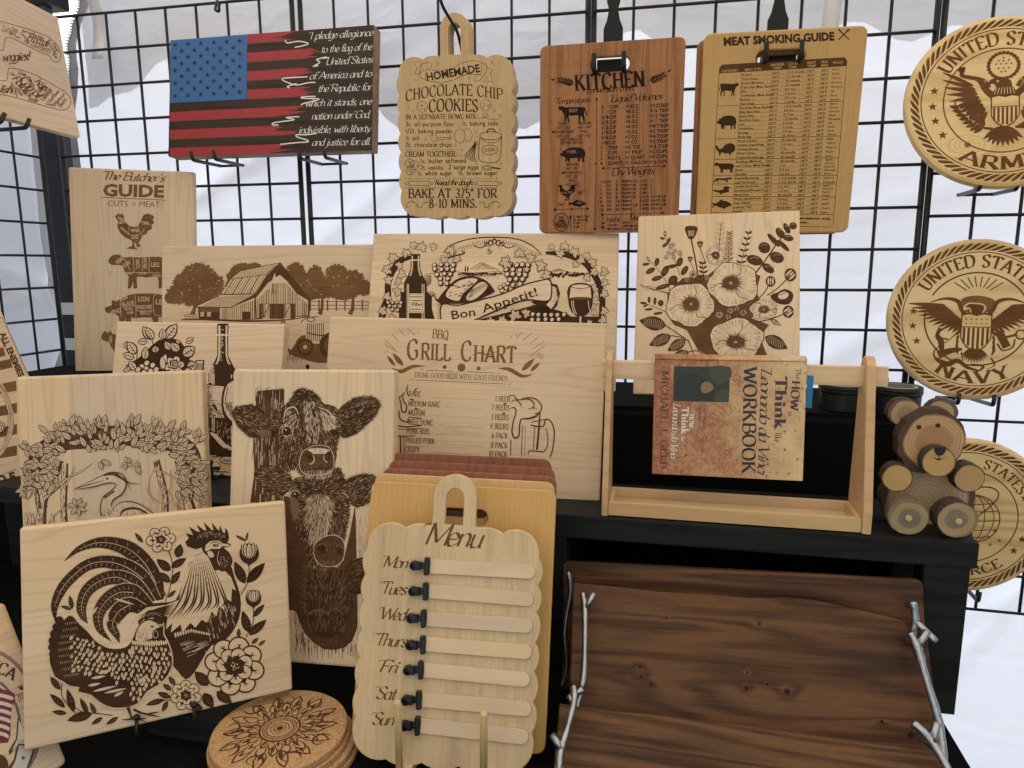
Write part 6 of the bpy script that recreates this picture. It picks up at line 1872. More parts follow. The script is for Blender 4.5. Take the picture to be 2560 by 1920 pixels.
	# second muzzle
	mz = [(650, 1850), (760, 1800), (860, 1830), (890, 1920), (870, 2030), (800, 2080), (690, 2080), (620, 2010), (610, 1920)]
	a.poly([(x + (x - 750) * .05, y + (y - 1940) * .05) for x, y in mz], 1, smooth=2)
	a.poly(mz, 2, smooth=2)
	a.disc(680, 1930, 44, 0, 36, n=16, rot=.5); a.disc(845, 1945, 34, 0, 34, n=16, rot=-.5)
	a.line([(640, 1900), (690, 1875), (730, 1900), (725, 1950)], 8, 3); a.line([(815, 1900), (850, 1890), (880, 1925)], 7, 3)
	a.fur(mz, lambda x, y: 1.57, 130, 24, 3, 3, 53)
	a.fur([(640, 2020), (860, 2020), (840, 2100), (680, 2110)], lambda x, y: 1.57, 90, 36, 3.4, 3, 54)
	a.layer()
	fl = cow(head, ear_l, ear_r, 560, 420, 700, 0, 20)
	# ear tag
	a.poly([(100, 820), (210, 830), (220, 890), (110, 900)], 3); a.line([(100, 822), (212, 832), (220, 890), (112, 902), (100, 822)], 4, 0, 0)
	# brow, eyes
	for P in ([(330, 760), (350, 650), (430, 620), (470, 690)], [(640, 620), (730, 650), (790, 720), (800, 790)]):
		a.line(P, [3, 12, 12, 3], 1)
	a.fur([(340, 660), (430, 625), (470, 760), (430, 900), (350, 880)], fl, 90, 44, 4, 1, 61)
	a.fur([(660, 640), (800, 700), (800, 800), (700, 820)], fl, 130, 50, 4.2, 1, 62)
	a.fur([(520, 560), (600, 560), (660, 760), (640, 930), (560, 930), (530, 760)], fl, 170, 44, 4.4, 1, 63)
	a.disc(360, 838, 40, 0, 42, n=18); a.ring(360, 838, 42, 7, 1, 44, a0=150, a1=340); a.disc(350, 826, 10, 1, 8, n=8)
	a.line([(325, 880), (360, 890), (400, 870)], 5, 1)
	a.disc(795, 850, 42, 0, 26, n=18, rot=.3); a.line([(755, 830), (800, 800), (850, 800)], 6, 1)
	# muzzle
	mz = [(540, 1010), (620, 975), (720, 980), (770, 1020), (790, 1110), (780, 1200), (700, 1240), (560, 1240), (490, 1200), (480, 1120), (500, 1040)]
	a.poly([(x + (x - 640) * .04, y + (y - 1110) * .04) for x, y in mz], 1, smooth=2)
	a.poly(mz, 2, smooth=2)
	a.poly([(550, 1010), (640, 995), (750, 1010), (740, 1040), (700, 1050), (640, 1048), (600, 1050)], 1, smooth=2)
	a.disc(570, 1075, 36, 0, 52, n=18, rot=-.3); a.disc(738, 1070, 26, 0, 46, n=18, rot=.3)
	a.line([(600, 1060), (612, 1100), (590, 1140), (560, 1140)], [4, 9, 10, 3], 1); a.line([(705, 1060), (702, 1100), (735, 1130)], [4, 8, 8], 1)
	a.fur(mz, lambda x, y: 1.5, 190, 22, 3, 3, 71)
	a.line([(560, 1200), (650, 1188), (740, 1200)], 9, 0)
	a.fur([(500, 1190), (780, 1190), (760, 1260), (520, 1260)], lambda x, y: 1.57, 120, 32, 3.4, 1, 72)
	a.done([B_DK, MY, B_MD, burn('cow_mid_burn', (0.22, 0.125, 0.06))])
art_cows()

def leafmass(a, n, where, L, seed, dk=0, lt=1, w=.42):
	rr = random.Random(seed)
	for i in range(n):
		x, y, an = where(rr, i / n)
		l = L * rr.uniform(.7, 1.15)
		a.leaf(x, y, x + l * math.cos(an), y + l * math.sin(an), l * w, dk, lt, dk)
def art_heron():
	a = Art('heron', 2.765, 0, 600)
	rr = random.Random(8)
	# arch backing
	for q in (-26, 0, 26):
		a.line([(225 + q, 1690), (255 + q, 1530 + q), (330, 1430 + q), (470, 1385 + q), (640, 1370 + q), (800, 1350 + q), (1000, 1365 + q), (1180, 1395 + q), (1290 - q, 1460 + q), (1345 - q, 1560), (1350 - q, 1690)], [20, 60, 76, 84, 90, 84, 90, 84, 76, 60, 20], 0 if q else 2, 4)
	a.layer()
	a.frame(2.458, 0, 1150)
	# trunks (lower crop)
	for P, w, sd in (([(360, 0), (330, 90), (270, 230), (255, 330), (250, 420)], [70, 62, 58, 62, 70], 1), ([(400, 20), (395, 150), (392, 300), (400, 420)], [40, 44, 40, 44], 2), ([(180, 60), (220, 180), (240, 300)], [26, 30, 34], 3), ([(960, 0), (985, 100), (1015, 220), (1015, 330)], [40, 44, 40, 46], 4), ([(1100, 0), (1130, 130), (1150, 230), (1175, 330)], [56, 50, 60, 80], 5), ([(1230, 20), (1190, 140), (1175, 230)], [30, 26, 26], 6)):
		a.line(P, w, 0, 4)
		a.line([(x - w[0] * .12, y) for x, y in P], [v * .62 for v in w], 1, 4)
		a.layer()
		for i in range(60):
			t = rr.uniform(0, 1)
			k = t * (len(P) - 1); j = min(int(k), len(P) - 2); f = k - j
			x, y = P[j][0] + (P[j + 1][0] - P[j][0]) * f, P[j][1] + (P[j + 1][1] - P[j][1]) * f
			x += rr.uniform(-.42, .42) * w[0]
			a.line([(x, y), (x + rr.uniform(-4, 4), y + rr.uniform(12, 34))], (4.5, 1.5), 0, 0)
		a.layer()
	for P, w in (([(270, 240), (340, 180), (420, 110), (500, 70), (570, 20)], [26, 22, 18, 12, 7]), ([(300, 390), (370, 310), (440, 292)], [12, 9, 5]), ([(390, 180), (440, 90), (460, 40)], [16, 11, 8]), ([(980, 120), (1060, 230), (1030, 265), (960, 250), (920, 190), (920, 120), (960, 40)], [8, 7, 7, 7, 7, 6, 5]),
				 ([(940, 60), (1040, 90), (1130, 150)], [14, 12, 10]), ([(1200, 100), (1215, 160), (1190, 230), (1110, 270), (1090, 230)], [8, 7, 6, 6, 5]), ([(1050, 60), (1050, 160), (1020, 240)], [8, 7, 6]), ([(905, 170), (910, 200), (940, 240), (945, 262)], [5, 4, 4, 2])):
		a.line(P, w, 0, 4)
		a.layer()
		a.line(P, [v * .5 for v in w], 1, 4)
		a.layer()
	a.frame(2.765, 0, 600)
	def onarch(r2, t):
		k = r2.random()
		if k < .24:
			x, y = r2.uniform(190, 420), r2.uniform(1390, 1720)
		elif k < .76:
			x = r2.uniform(320, 1260); y = r2.uniform(1300, 1500) - 30 * math.sin((x - 320) / 940 * 3.14)
		else:
			x, y = r2.uniform(1210, 1380), r2.uniform(1360, 1740)
		cx, cy = 780, 1650
		return x, y, math.atan2(y - cy, x - cx) + r2.uniform(-1.2, 1.2)
	leafmass(a, 300, onarch, 88, 4, w=.46)
	a.layer()
	for i in range(26):     # pointed outline leaves
		t = math.pi * (1.0 + i / 25)
		x, y = 785 + 545 * math.cos(t), 1560 + 262 * math.sin(t)
		an = t + rr.uniform(-.4, .4)
		a.leaf(x, y, x + 70 * math.cos(an), y + 62 * math.sin(an), 30, 0, 1, 0)
	for x0, y0, x1, y1 in ((700, 1520, 775, 1555), (690, 1530, 712, 1590), (900, 1530, 835, 1570), (940, 1560, 975, 1625), (910, 1540, 870, 1500)):
		a.leaf(x0, y0, x1, y1, 34, 0, 1, 0)
	a.frame(2.458, 0, 1150)
	for k in range(7):
		an = -2.9 + k * .85
		a.leaf(478, 285, 478 + 66 * math.cos(an), 285 + 62 * math.sin(an), 30, 0, 1, 0)
	for x, y in ((190, 90), (150, 190), (230, 50), (180, 130), (1230, 120), (1100, 290), (1235, 260), (860, 40), (780, 20)):
		for k in range(3):
			an = rr.uniform(0, 6.28)
			a.leaf(x, y, x + 46 * math.cos(an), y + 46 * math.sin(an), 20, 0, 1, 0)
	for x in (170, 195, 210, 330):
		a.leaf(x, 400, x - 10, 320, 16, 0, 1)
	a.layer()
	# heron
	body = [(618, 340), (622, 270), (650, 210), (710, 165), (712, 145), (660, 140), (560, 165), (458, 178), (560, 130), (620, 100), (680, 76), (740, 82), (775, 120), (775, 170), (750, 210), (700, 240), (690, 280), (720, 270), (760, 258), (830, 265), (890, 290), (945, 330), (930, 350), (640, 362)]
	a.poly(body, 1, smooth=2)
	for P, w in (([(458, 178), (560, 130), (620, 100), (680, 76), (740, 82), (772, 112), (776, 160), (750, 210), (705, 238), (685, 275), (700, 300)], [2, 5, 5, 8, 8, 8, 7, 7, 7, 6, 3]), ([(458, 178), (560, 166), (650, 142), (700, 140), (718, 155), (690, 185), (640, 225), (622, 280), (625, 345)], [2, 6, 6, 5, 6, 8, 7, 8, 8]),
				 ([(470, 172), (560, 148), (640, 125)], [5, 7, 3]), ([(640, 96), (700, 84), (750, 110), (800, 140), (862, 148)], [5, 20, 16, 6, 2]), ([(760, 120), (790, 150), (810, 185)], [7, 4, 2]), ([(700, 295), (740, 262), (810, 255), (880, 280), (945, 328)], [4, 6, 6, 6, 7]), ([(740, 345), (760, 310), (820, 295), (880, 310), (920, 345)], [6, 14, 16, 12, 8])):
		a.line(P, w, 0, 4)
	a.disc(662, 114, 8, 0, n=10)
	for i in range(50):
		x = rr.uniform(625, 940); y = rr.uniform(290, 350)
		if inside(x, y, body):
			a.line([(x, y), (x + rr.uniform(4, 16), y + rr.uniform(10, 24))], (4, 1), 0, 0)
	for i in range(26):
		t = i / 25
		a.line([(642 + 60 * t, 225 - 40 * t), (650 + 64 * t, 240 - 44 * t)], (4, 1), 0, 0)
	a.done([burn('heron_burn', (0.105, 0.050, 0.024)), MY, B_LT])
art_heron()

def poppyflower(a, x, y, rx, ry, seed, dk=0, lt=1, cx=None, cy=None):
	rr = random.Random(seed)
	cx, cy = cx or x, cy or y
	for k, (sc, m) in enumerate(((1.0, dk), (.965, lt))):
		r2 = random.Random(seed)
		P = []
		for i in range(44):
			t = 2 * math.pi * i / 44
			q = 1 + .05 * math.sin(5 * t + seed) + r2.uniform(-.03, .03)
			P.append((x + rx * sc * q * math.cos(t), y + ry * sc * q * math.sin(t)))
		a.poly(P, m)
	for i in range(46):
		t = 2 * math.pi * i / 46 + rr.uniform(-.05, .05)
		f1, f2 = rr.uniform(.55, .8), rr.uniform(.85, .95)
		a.line([(cx + (x + rx * f1 * math.cos(t) - cx), cy + (y + ry * f1 * math.sin(t) - cy)), (x + rx * f2 * math.cos(t), y + ry * f2 * math.sin(t))], (1.5, 4.5), dk, 0)
		f3 = rr.uniform(.35, .6)
		a.line([(cx + rx * .2 * math.cos(t), cy + ry * .2 * math.sin(t)), (cx + (x - cx) * f3 + rx * f3 * math.cos(t), cy + (y - cy) * f3 + ry * f3 * math.sin(t))], (8, 1), dk, 0)
	for k in range(3):
		t = seed + k * 2.1
		a.line([(x + rx * .9 * math.cos(t), y + ry * .9 * math.sin(t)), (x + rx * .55 * math.cos(t + .3), y + ry * .6 * math.sin(t + .3)), (cx + rx * .25 * math.cos(t), cy + ry * .25 * math.sin(t))], [4, 7, 3], dk, 3)
	a.layer()
	a.disc(cx, cy, rx * .33, 2, ry * .3, n=20)
	for i in range(36):
		t = 2 * math.pi * i / 36
		q = rr.uniform(.34, .46)
		a.line([(cx + rx * .25 * math.cos(t), cy + ry * .25 * math.sin(t)), (cx + rx * q * math.cos(t), cy + ry * q * math.sin(t))], (8, 3), 2, 0)
	a.layer()
	for i in range(7):
		t = i * .9
		a.line([(cx, cy), (cx + rx * .07 * math.cos(t), cy + ry * .08 * math.sin(t))], 3, lt, 0)
	a.layer()
def art_poppy():
	a = Art('poppy', 3.687, 1500, 500)
	rr = random.Random(6)
	# dark mass behind the flowers
	a.poly([(620, 860), (760, 720), (1000, 690), (1060, 640), (1300, 620), (1480, 700), (1440, 850), (1500, 960), (1400, 1090), (1560, 1150), (1490, 1240), (1500, 1330), (1550, 1450), (1380, 1460), (1000, 1440), (900, 1380), (800, 1200), (680, 1150), (620, 1060)], 2)
	# eucalyptus upper right
	a.line([(1430, 680), (1520, 560), (1640, 390), (1720, 290), (1780, 230)], [14, 13, 11, 8, 5], 0)
	for x, y, rx, ry, t in ((1780, 238, 36, 34, 0), (1722, 262, 26, 54, -.5), (1660, 305, 34, 56, -.6), (1735, 350, 50, 30, .2), (1600, 370, 24, 82, -.75), (1690, 420, 22, 76, -.8), (1515, 440, 56, 52, .3), (1630, 530, 68, 50, .4), (1425, 555, 78, 46, .3), (1550, 630, 64, 36, .65)):
		a.disc(x, y, rx, 0, ry, n=18, rot=t)
		a.line([(x - rx * .5, y - ry * .3), (x, y - ry * .6), (x + rx * .5, y - ry * .35)], 2.5, 1, 3)
	# left sprigs with round leaves
	for st, ls in (([(590, 320), (620, 380), (650, 430)], [(600, 310, 14, 26, 0), (574, 354, 24, 12, .1), (632, 375, 15, 30, .5), (600, 415, 32, 16, -.6)]),
				   ([(440, 550), (520, 620), (620, 770), (660, 880)], [(443, 545, 12, 26, -.5), (424, 592, 34, 14, -.15), (525, 570, 22, 38, .2), (465, 652, 48, 24, -.5), (600, 655, 30, 56, .5), (525, 722, 52, 22, -.3), (672, 740, 40, 50, .7)]),
				   ([(680, 540), (720, 640), (740, 700)], [(735, 570, 28, 44, .4), (660, 612, 54, 18, -.2), (780, 650, 26, 50, .6), (720, 780, 50, 24, .2), (580, 800, 70, 22, -.3)]),
				   ([(400, 950), (500, 985), (600, 1030)], [(452, 920, 14, 30, 0), (506, 932, 14, 36, .05), (400, 950, 32, 12, .1), (418, 975, 24, 10, -.4), (560, 950, 26, 30, 0), (450, 1008, 40, 12, -.1), (535, 1045, 44, 13, -.15)])):
		a.line(st, 6, 0)
		for x, y, rx, ry, t in ls:
			a.disc(x, y, rx, 0, ry, n=16, rot=t)
			a.disc(x, y, rx * .5, 1 if rx < 20 and ry < 30 else 2, ry * .5, n=10, rot=t)
	for i in range(9):
		t = i / 8
		a.line([(370 + 250 * t, 790 + 60 * t), (450 + 240 * t, 830 - 40 * (i % 2) + 40 * t)], (2, 6), 0, 0)
	a.line([(370, 780), (480, 820), (650, 870)], 6, 0)
	# small blossom cluster
	for x, y in ((672, 412), (650, 440), (690, 470), (630, 490), (670, 500), (735, 485), (610, 530), (680, 530), (655, 425), (740, 500)):
		for k in range(5):
			t = k * 1.257 + x
			a.disc(x + 11 * math.cos(t), y + 11 * math.sin(t), 11, 0, n=10); a.disc(x + 11 * math.cos(t), y + 11 * math.sin(t), 7, 1, n=8)
		a.disc(x, y, 5, 0, n=8)
	# upright sprigs
	for x0, y0, x1, y1, n in ((1100, 420, 1116, 200, 5), (1180, 600, 1195, 290, 7), (1300, 590, 1382, 270, 6), (960, 720, 940, 560, 4), (920, 760, 925, 680, 2)):
		a.line([(x0, y0), (x1, y1)], (7, 4), 0, 0)
		for i in range(n):
			t = (i + .2) / n
			x, y = x0 + (x1 - x0) * t, y0 + (y1 - y0) * t
			L = 52 * (1 - .4 * t)
			for sg in (-1, 1):
				a.leaf(x, y, x + sg * L, y - L * (.35 + .5 * t), 20 if n != 7 else 9, 0, 1 if n == 5 else None)
				if n == 7:
					a.leaf(x, y - 16, x + sg * L * .9, y - 16 - L * .9, 8, 0)
	# seed pods
	for x, y, w, h, sx, sy in ((840, 300, 54, 64, 905, 700), (922, 410, 26, 30, 975, 590), (830, 545, 22, 24, 890, 700)):
		a.line([(x, y + h * .9), ((x + sx) / 2 - 4, (y + sy) / 2), (sx, sy)], w * .28 if w < 50 else 13, 0)
		a.poly([(x - w, y - h * .8), (x - w * .9, y), (x - w * .5, y + h * .8), (x, y + h), (x + w * .5, y + h * .8), (x + w * .95, y), (x + w, y - h * .8)], 0, smooth=2)
		a.disc(x, y - h * .8, w * .95, 0, h * .18, n=14); a.disc(x, y - h * .8, w * .7, 2, h * .1, n=12)
		for k in range(6):
			a.line([(x - w * .5 + k * w * .2, y - h * .3), (x - w * .4 + k * w * .16, y + h * .5)], w * .07, 1, 0)
	for x, y, r, t, sx, sy in ((1572, 750, 46, 0, 1470, 900), (1755, 690, 56, .8, 1540, 880), (1735, 1030, 52, .9, 1400, 1130)):
		a.line([(x, y), ((x + sx) / 2, (y + sy) / 2 + 20), (sx, sy)], 9, 0)
		a.disc(x, y, r, 0, r * 1.1, n=18)
		for k in (-1, 0, 1):
			a.disc(x + k * r * .45 * math.cos(t), y + k * r * .45 * math.sin(t), r * .16, 1, r * .75, n=10, rot=t)
	a.poly([(1570, 880), (1640, 850), (1700, 820), (1770, 850), (1780, 900), (1740, 960), (1660, 960), (1600, 930)], 0, smooth=2)
	a.disc(1690, 880, 50, 1, 34, n=16, rot=-.3); a.line([(1650, 880), (1700, 860), (1735, 850)], 5, 0)
	# big leaves
	for l in ((610, 1160, 360, 1110, 130), (655, 1250, 452, 1340, 110), (790, 1290, 622, 1390, 100), (820, 1400, 660, 1460, 90), (1520, 1260, 1730, 1370, 120), (1570, 1100, 1668, 1158, 44)):
		a.leaf(*l, 0)
		x0, y0, x1, y1, w = l
		for k in range(9):
			t = .12 + .08 * k
			for sg in (-1, 1):
				px, py = x0 + (x1 - x0) * t, y0 + (y1 - y0) * t
				L = math.hypot(x1 - x0, y1 - y0)
				ux, uy = (x1 - x0) / L, (y1 - y0) / L
				a.line([(px, py), (px + ux * 22 - sg * uy * w * .3, py + uy * 22 + sg * ux * w * .3)], 2.6, 1, 0)
	for P in ([(610, 1160), (700, 1220), (820, 1300)], [(655, 1250), (760, 1270), (820, 1310), (870, 1440)], [(820, 1400), (900, 1390), (980, 1450)]):
		a.line(P, 9, 0)
	a.layer()
	poppyflower(a, 1065, 510, 92, 88, 3)
	poppyflower(a, 1225, 780, 235, 205, 5, cx=1205, cy=765)
	poppyflower(a, 1510, 1010, 128, 92, 4)
	poppyflower(a, 830, 965, 225, 205, 7, cx=840, cy=960)
	poppyflower(a, 1260, 1280, 250, 190, 9, cx=1250, cy=1310)
	poppyflower(a, 860, 685, 40, 34, 2)
	for x, y, r in ((1200, 1020, 30), (1260, 1000, 26), (1320, 1040, 32), (1180, 1080, 26), (1100, 1060, 34), (985, 720, 24), (800, 740, 22)):
		poppyflower(a, x, y, r, r * .85, int(x))
	a.done([burn('poppy_burn', (0.085, 0.040, 0.017)), MY, burn('poppy_mid_burn', (0.13, 0.064, 0.026))])
art_poppy()

def art_wine():
	a = Art('wine', 2.765, 0, 600)
	rr = random.Random(4)
	bottle(a, 1540, 578, 1460, 200, 76, 860)
	a.poly([(1500, 590), (1580, 590), (1576, 690), (1502, 690)], 0)
	for k in range(24):
		y = 600 + k * 10
		a.line([(1508, y), (1508 + rr.uniform(14, 40), y)], 4, 1, 0)
		a.line([(1440 + rr.uniform(0, 8), 870 + k * 5), (1470 + rr.uniform(0, 16), 868 + k * 5)], 3.4, 1, 0)
	a.poly([(1422, 1000), (1600, 1010), (1640, 1230), (1410, 1225)], 1)
	a.line([(1422, 1000), (1600, 1012)], 6, 0, 0); a.line([(1412, 1225), (1600, 1235)], 6, 0, 0)
	for i in range(260):
		x, y = rr.uniform(1420, 1600), rr.uniform(1080, 1220)
		if rr.random() < (y - 1060) / 170 * .9:
			a.line([(x, y), (x + rr.uniform(8, 20), y)], 3.6, 0, 0)
	for i in range(60):
		a.line([(1425 + rr.uniform(0, 12), 1010 + i * 3.6), (1445 + rr.uniform(0, 26), 1010 + i * 3.6)], 2.4, 0, 0)
	for i in range(150):
		x, y = rr.uniform(1420, 1600), rr.uniform(1250, 1440)
		a.line([(x, y), (x + rr.uniform(-3, 3), y + rr.uniform(8, 30))], 3, 1 if rr.random() < .45 else 0, 0)
	a.layer()
	# glass in front of the bottle
	a.poly([(1590, 960), (1550, 1010), (1530, 1100), (1540, 1200), (1590, 1280), (1700, 1300), (1700, 960)], 0, smooth=2)
	a.poly([(1600, 980), (1562, 1020), (1545, 1100), (1552, 1180), (1600, 1250), (1690, 1280), (1690, 980)], 1, smooth=2)
	a.line([(1575, 1020), (1560, 1100), (1570, 1180)], 5, 0); a.line([(1550, 1130), (1600, 1125), (1690, 1130)], 5, 0)
	for i in range(16):
		a.line([(1560 + i * 3, 1140 + i * 6), (1600 + i * 4, 1135 + i * 6)], 4, 0, 0)
	# cloth swirl, table, grape
	a.poly([(1430, 1330), (1490, 1330), (1560, 1400), (1640, 1440), (1640, 1500), (1500, 1490), (1420, 1480)], 0, smooth=2)
	a.poly([(1450, 1330), (1500, 1345), (1560, 1410), (1640, 1450), (1640, 1460), (1550, 1440), (1490, 1380)], 1, smooth=2)
	a.poly([(1380, 1300), (1440, 1310), (1450, 1370), (1420, 1450), (1380, 1460)], 1); a.line([(1440, 1312), (1450, 1370), (1420, 1450)], 6, 0)
	for i in range(16):
		a.line([(1430 + rr.uniform(0, 60), 1440 + i * 4), (1530 + rr.uniform(0, 60), 1436 + i * 4)], 4, 0, 0)
	a.leaf(1430, 1510, 1500, 1488, 34, 0, 1, 0)
	a.ring(1590, 1520, 72, 6, 0, 28); a.text('Chateau', 1532, 1530, 1600, 1530, 18, 'script', 0, .2)
	a.disc(1490, 1568, 36, 0, n=20); a.disc(1490, 1566, 31, 1, n=20); a.poly([(1462, 1570), (1518, 1566), (1510, 1590), (1475, 1592)], 0, smooth=2)
	for k in range(6):
		a.line([(1430 + k * 20, 1600 + k % 2 * 5), (1470 + k * 24, 1600 + k % 2 * 5)], 4, 0, 0)
	# second glass edge, leaves, rose, grapes
	a.poly([(1352, 830), (1412, 828), (1404, 1000), (1340, 1000)], 0); a.poly([(1360, 838), (1402, 836), (1398, 900), (1350, 900)], 1)
	for i in range(8):
		a.line([(1362 + i * 5, 850), (1360 + i * 5, 905)], 2.5, 0, 0)
	a.line([(1060, 735), (1050, 690), (1000, 640)], [7, 5, 3], 0); a.line([(1140, 690), (1100, 700), (1070, 740), (1060, 800)], [5, 6, 7, 6], 0); a.line([(945, 830), (950, 760)], 6, 0); a.line([(870, 870), (940, 830), (1050, 800)], 6, 0)
	a.poly([(900, 870), (1000, 780), (1100, 690), (1240, 690), (1300, 800), (1340, 900), (1300, 960), (880, 960)], 0, smooth=2)
	for x0, y0, x1, y1, w in ((1050, 690, 985, 595, 70), (1060, 690, 1010, 600, 60), (1020, 700, 948, 705, 50), (1145, 690, 1225, 575, 84), (1130, 690, 1120, 610, 60), (910, 720, 850, 740, 60), (940, 790, 880, 700, 74), (930, 815, 846, 785, 56), (1240, 720, 1220, 690, 34), (1285, 715, 1342, 670, 44), (1260, 800, 1352, 740, 90), (1000, 830, 1010, 735, 60), (960, 890, 850, 905, 80), (940, 900, 890, 835, 60), (1180, 760, 1140, 700, 60), (1240, 770, 1180, 710, 70), (1080, 780, 1070, 730, 60), (1290, 880, 1370, 860, 80), (1270, 900, 1340, 920, 60)):
		a.leaf(x0, y0, x1, y1, w, 0, 1, 0)
		for k in range(4):
			t = .3 + .13 * k
			a.line([(x0 + (x1 - x0) * t, y0 + (y1 - y0) * t), (x0 + (x1 - x0) * (t + .12) + w * .16, y0 + (y1 - y0) * t + w * .1)], (4, 1), 0, 0)
	peony(a, 1205, 870, 70, 6, seed=4)
	a.disc(1205, 860, 30, 0, n=16); a.ring(1205, 860, 20, 6, 1, n=16); a.disc(1207, 860, 9, 1, n=8)
	a.leaf(1110, 900, 1150, 780, 60, 0, 1); a.leaf(1130, 900, 1118, 800, 50, 0, 1)
	grapes(a, [(1020, 855), (985, 880), (1060, 870), (1015, 895), (960, 900), (1045, 910), (1085, 900), (1000, 920)], 24)
	a.done([B_DK, MX])
art_wine()

def cookie_icon(a, x, y, r, seed, m=0, w=3):
	a.ring(x, y, r, w, m, n=20)
	rr = random.Random(seed)
	for i in range(9):
		t, q = rr.uniform(0, 6.28), rr.uniform(.1, .75)
		a.disc(x + r * q * math.cos(t), y + r * q * math.sin(t), r * rr.uniform(.06, .15), m, n=6)
def diamond(a, x, y, r, m=0):
	a.line([(x, y - r), (x + r * .62, y), (x, y + r), (x - r * .62, y), (x, y - r)], 2.2, m, 0)
def art_cookie():
	a = Art('cookie', 2.765, 900, 0)
	for P in ([(452, 478), (560, 492), (640, 470), (720, 430), (780, 418), (840, 430), (838, 516), (740, 512), (640, 555), (560, 575), (452, 556), (452, 478)], [(372, 425), (430, 428), (420, 452), (440, 490), (400, 512), (380, 515), (392, 470), (372, 425)], [(430, 440), (470, 432), (500, 440), (480, 478)], [(430, 440), (415, 470), (412, 535), (450, 550)],
			  [(840, 432), (880, 455), (870, 500), (830, 555), (790, 558), (800, 520), (838, 516)], [(880, 470), (915, 480), (900, 515), (918, 565), (850, 560), (880, 530)]):
		a.line(P, 3.6, 0, 0)
	a.text('HOMEMADE', 462, 560, 832, 496, 56, 'sans', 0, bold=.03, arch=0)
	a.text('CHOCOLATE CHIP', 318, 702, 992, 694, 76, 'serif', 0, .17, arch=40)
	a.text('COOKIES', 478, 776, 822, 774, 84, 'serif', 0, .19, arch=8)
	cookie_icon(a, 429, 738, 38, 1); cookie_icon(a, 870, 728, 38, 2)
	for x, y in ((540, 444), (912, 430), (382, 556), (755, 540), (338, 738), (372, 770), (965, 724), (930, 762), (680, 864), (798, 912), (968, 894), (452, 962), (658, 1004), (692, 1072), (802, 1124), (975, 1134), (364, 1392), (394, 1424), (922, 1398), (890, 1432)):
		diamond(a, x, y, 13)
	a.text('IN A SEPARATE BOWL MIX:', 315, 826, 812, 820, 34, 'serif', 0, .19)
	a.line([(822, 812), (860, 815), (885, 795), (865, 782), (855, 805), (900, 825), (950, 825), (975, 800), (950, 792)], 3.2, 0, 3)
	for t, x0, y0, x1, y1, h in (('3c. all-purpose flour', 316, 872, 658, 870, 30), ('1t. baking soda', 706, 868, 960, 864, 30), ('1/2t. baking powder', 314, 920, 642, 920, 30), ('1t. salt', 314, 968, 416, 968, 30), ('2c. chocolate chips', 314, 1014, 636, 1014, 30), ('1c. butter softened', 416, 1126, 736, 1124, 30), ('2t. vanilla', 418, 1172, 578, 1172, 30), ('2 large eggs', 614, 1170, 822, 1168, 30), ('1c. white sugar', 396, 1212, 642, 1210, 30), ('1c. brown sugar', 680, 1210, 954, 1208, 30)):
		a.text(t, x0, y0, x1, y1, h, 'pen', 0, .155)
	a.text('CREAM TOGETHER:', 314, 1084, 672, 1082, 36, 'serif', 0, .2)
	for y, x0, x1 in ((1036, 316, 730), (1234, 316, 975), (1298, 316, 972)):
		for i in range(int((x1 - x0) / 17)):
			a.disc(x0 + i * 17, y, 3.4, 0, n=6)
	for x, y, s in ((345, 1130, 1), (378, 1142, 2), (352, 1178, 3)):
		cookie_icon(a, x, y, 31, s)
	a.line([(480, 940), (530, 938), (535, 975), (500, 978), (480, 940)], 3, 0, 0); a.line([(535, 952), (632, 948), (634, 958), (535, 968)], 3, 0, 0)
	a.ring(690, 940, 37, 3, 0, 48, n=24); a.ring(742, 935, 34, 3, 0, 44, n=24, a0=-140, a1=120)
	# sugar tin
	a.ring(904, 938, 75, 4, 0, 28, n=30); a.line([(830, 945), (820, 1095), (860, 1120), (910, 1125), (968, 1098), (980, 940)], 4, 0, 2); a.line([(832, 960), (880, 985), (940, 983), (978, 955)], 3, 0, 3)
	a.line([(880, 920), (885, 895), (925, 893), (935, 918)], 7, 0, 3); a.ring(897, 1036, 54, 3.4, 0, 34, n=26); a.text('SUGAR', 860, 1048, 936, 1044, 25, 'sans', 0)
	for i in range(5):
		x1, y1 = 730 + i * 15, 1068 + i * 7
		a.line([(800, 985), (x1, y1)], 5, 0, 0); a.ring(x1, y1 + 10, 10, 3, 0, n=12)
	a.ring(802, 990, 12, 4, 0, n=14)
	a.ring(875, 1160, 34, 3, 0, 16, n=20); a.ring(875, 1160, 22, 2.4, 0, 8, n=16); a.line([(910, 1158), (972, 1166)], 9, 0, 0)
	for x0, x1 in ((338, 482), (812, 958)):
		a.line([(x0, 1252), (x1, 1252), (x1, 1282), (x0, 1282), (x0, 1252)], 3, 0, 0); a.ring(x0 - 13, 1267, 12, 3, 0, 8, n=12); a.ring(x1 + 13, 1267, 12, 3, 0, 8, n=12)
	a.text('Knead the dough.', 516, 1280, 780, 1278, 38, 'script', 0, .2)
	a.text('BAKE AT 375° FOR', 336, 1368, 952, 1368, 62, 'serif', 0, .19)
	a.text('8-10 MINS.', 480, 1436, 816, 1434, 58, 'serif', 0, .19)
	for sg, x in ((1, 470), (-1, 822)):
		a.line([(x, 1400), (x - sg * 40, 1402), (x - sg * 40, 1430), (x - sg * 60, 1432), (x - sg * 90, 1400), (x - sg * 130, 1395), (x - sg * 150, 1425), (x - sg * 130, 1432)], 3.2, 0, 3)
	a.done([B_OLV])
art_cookie()

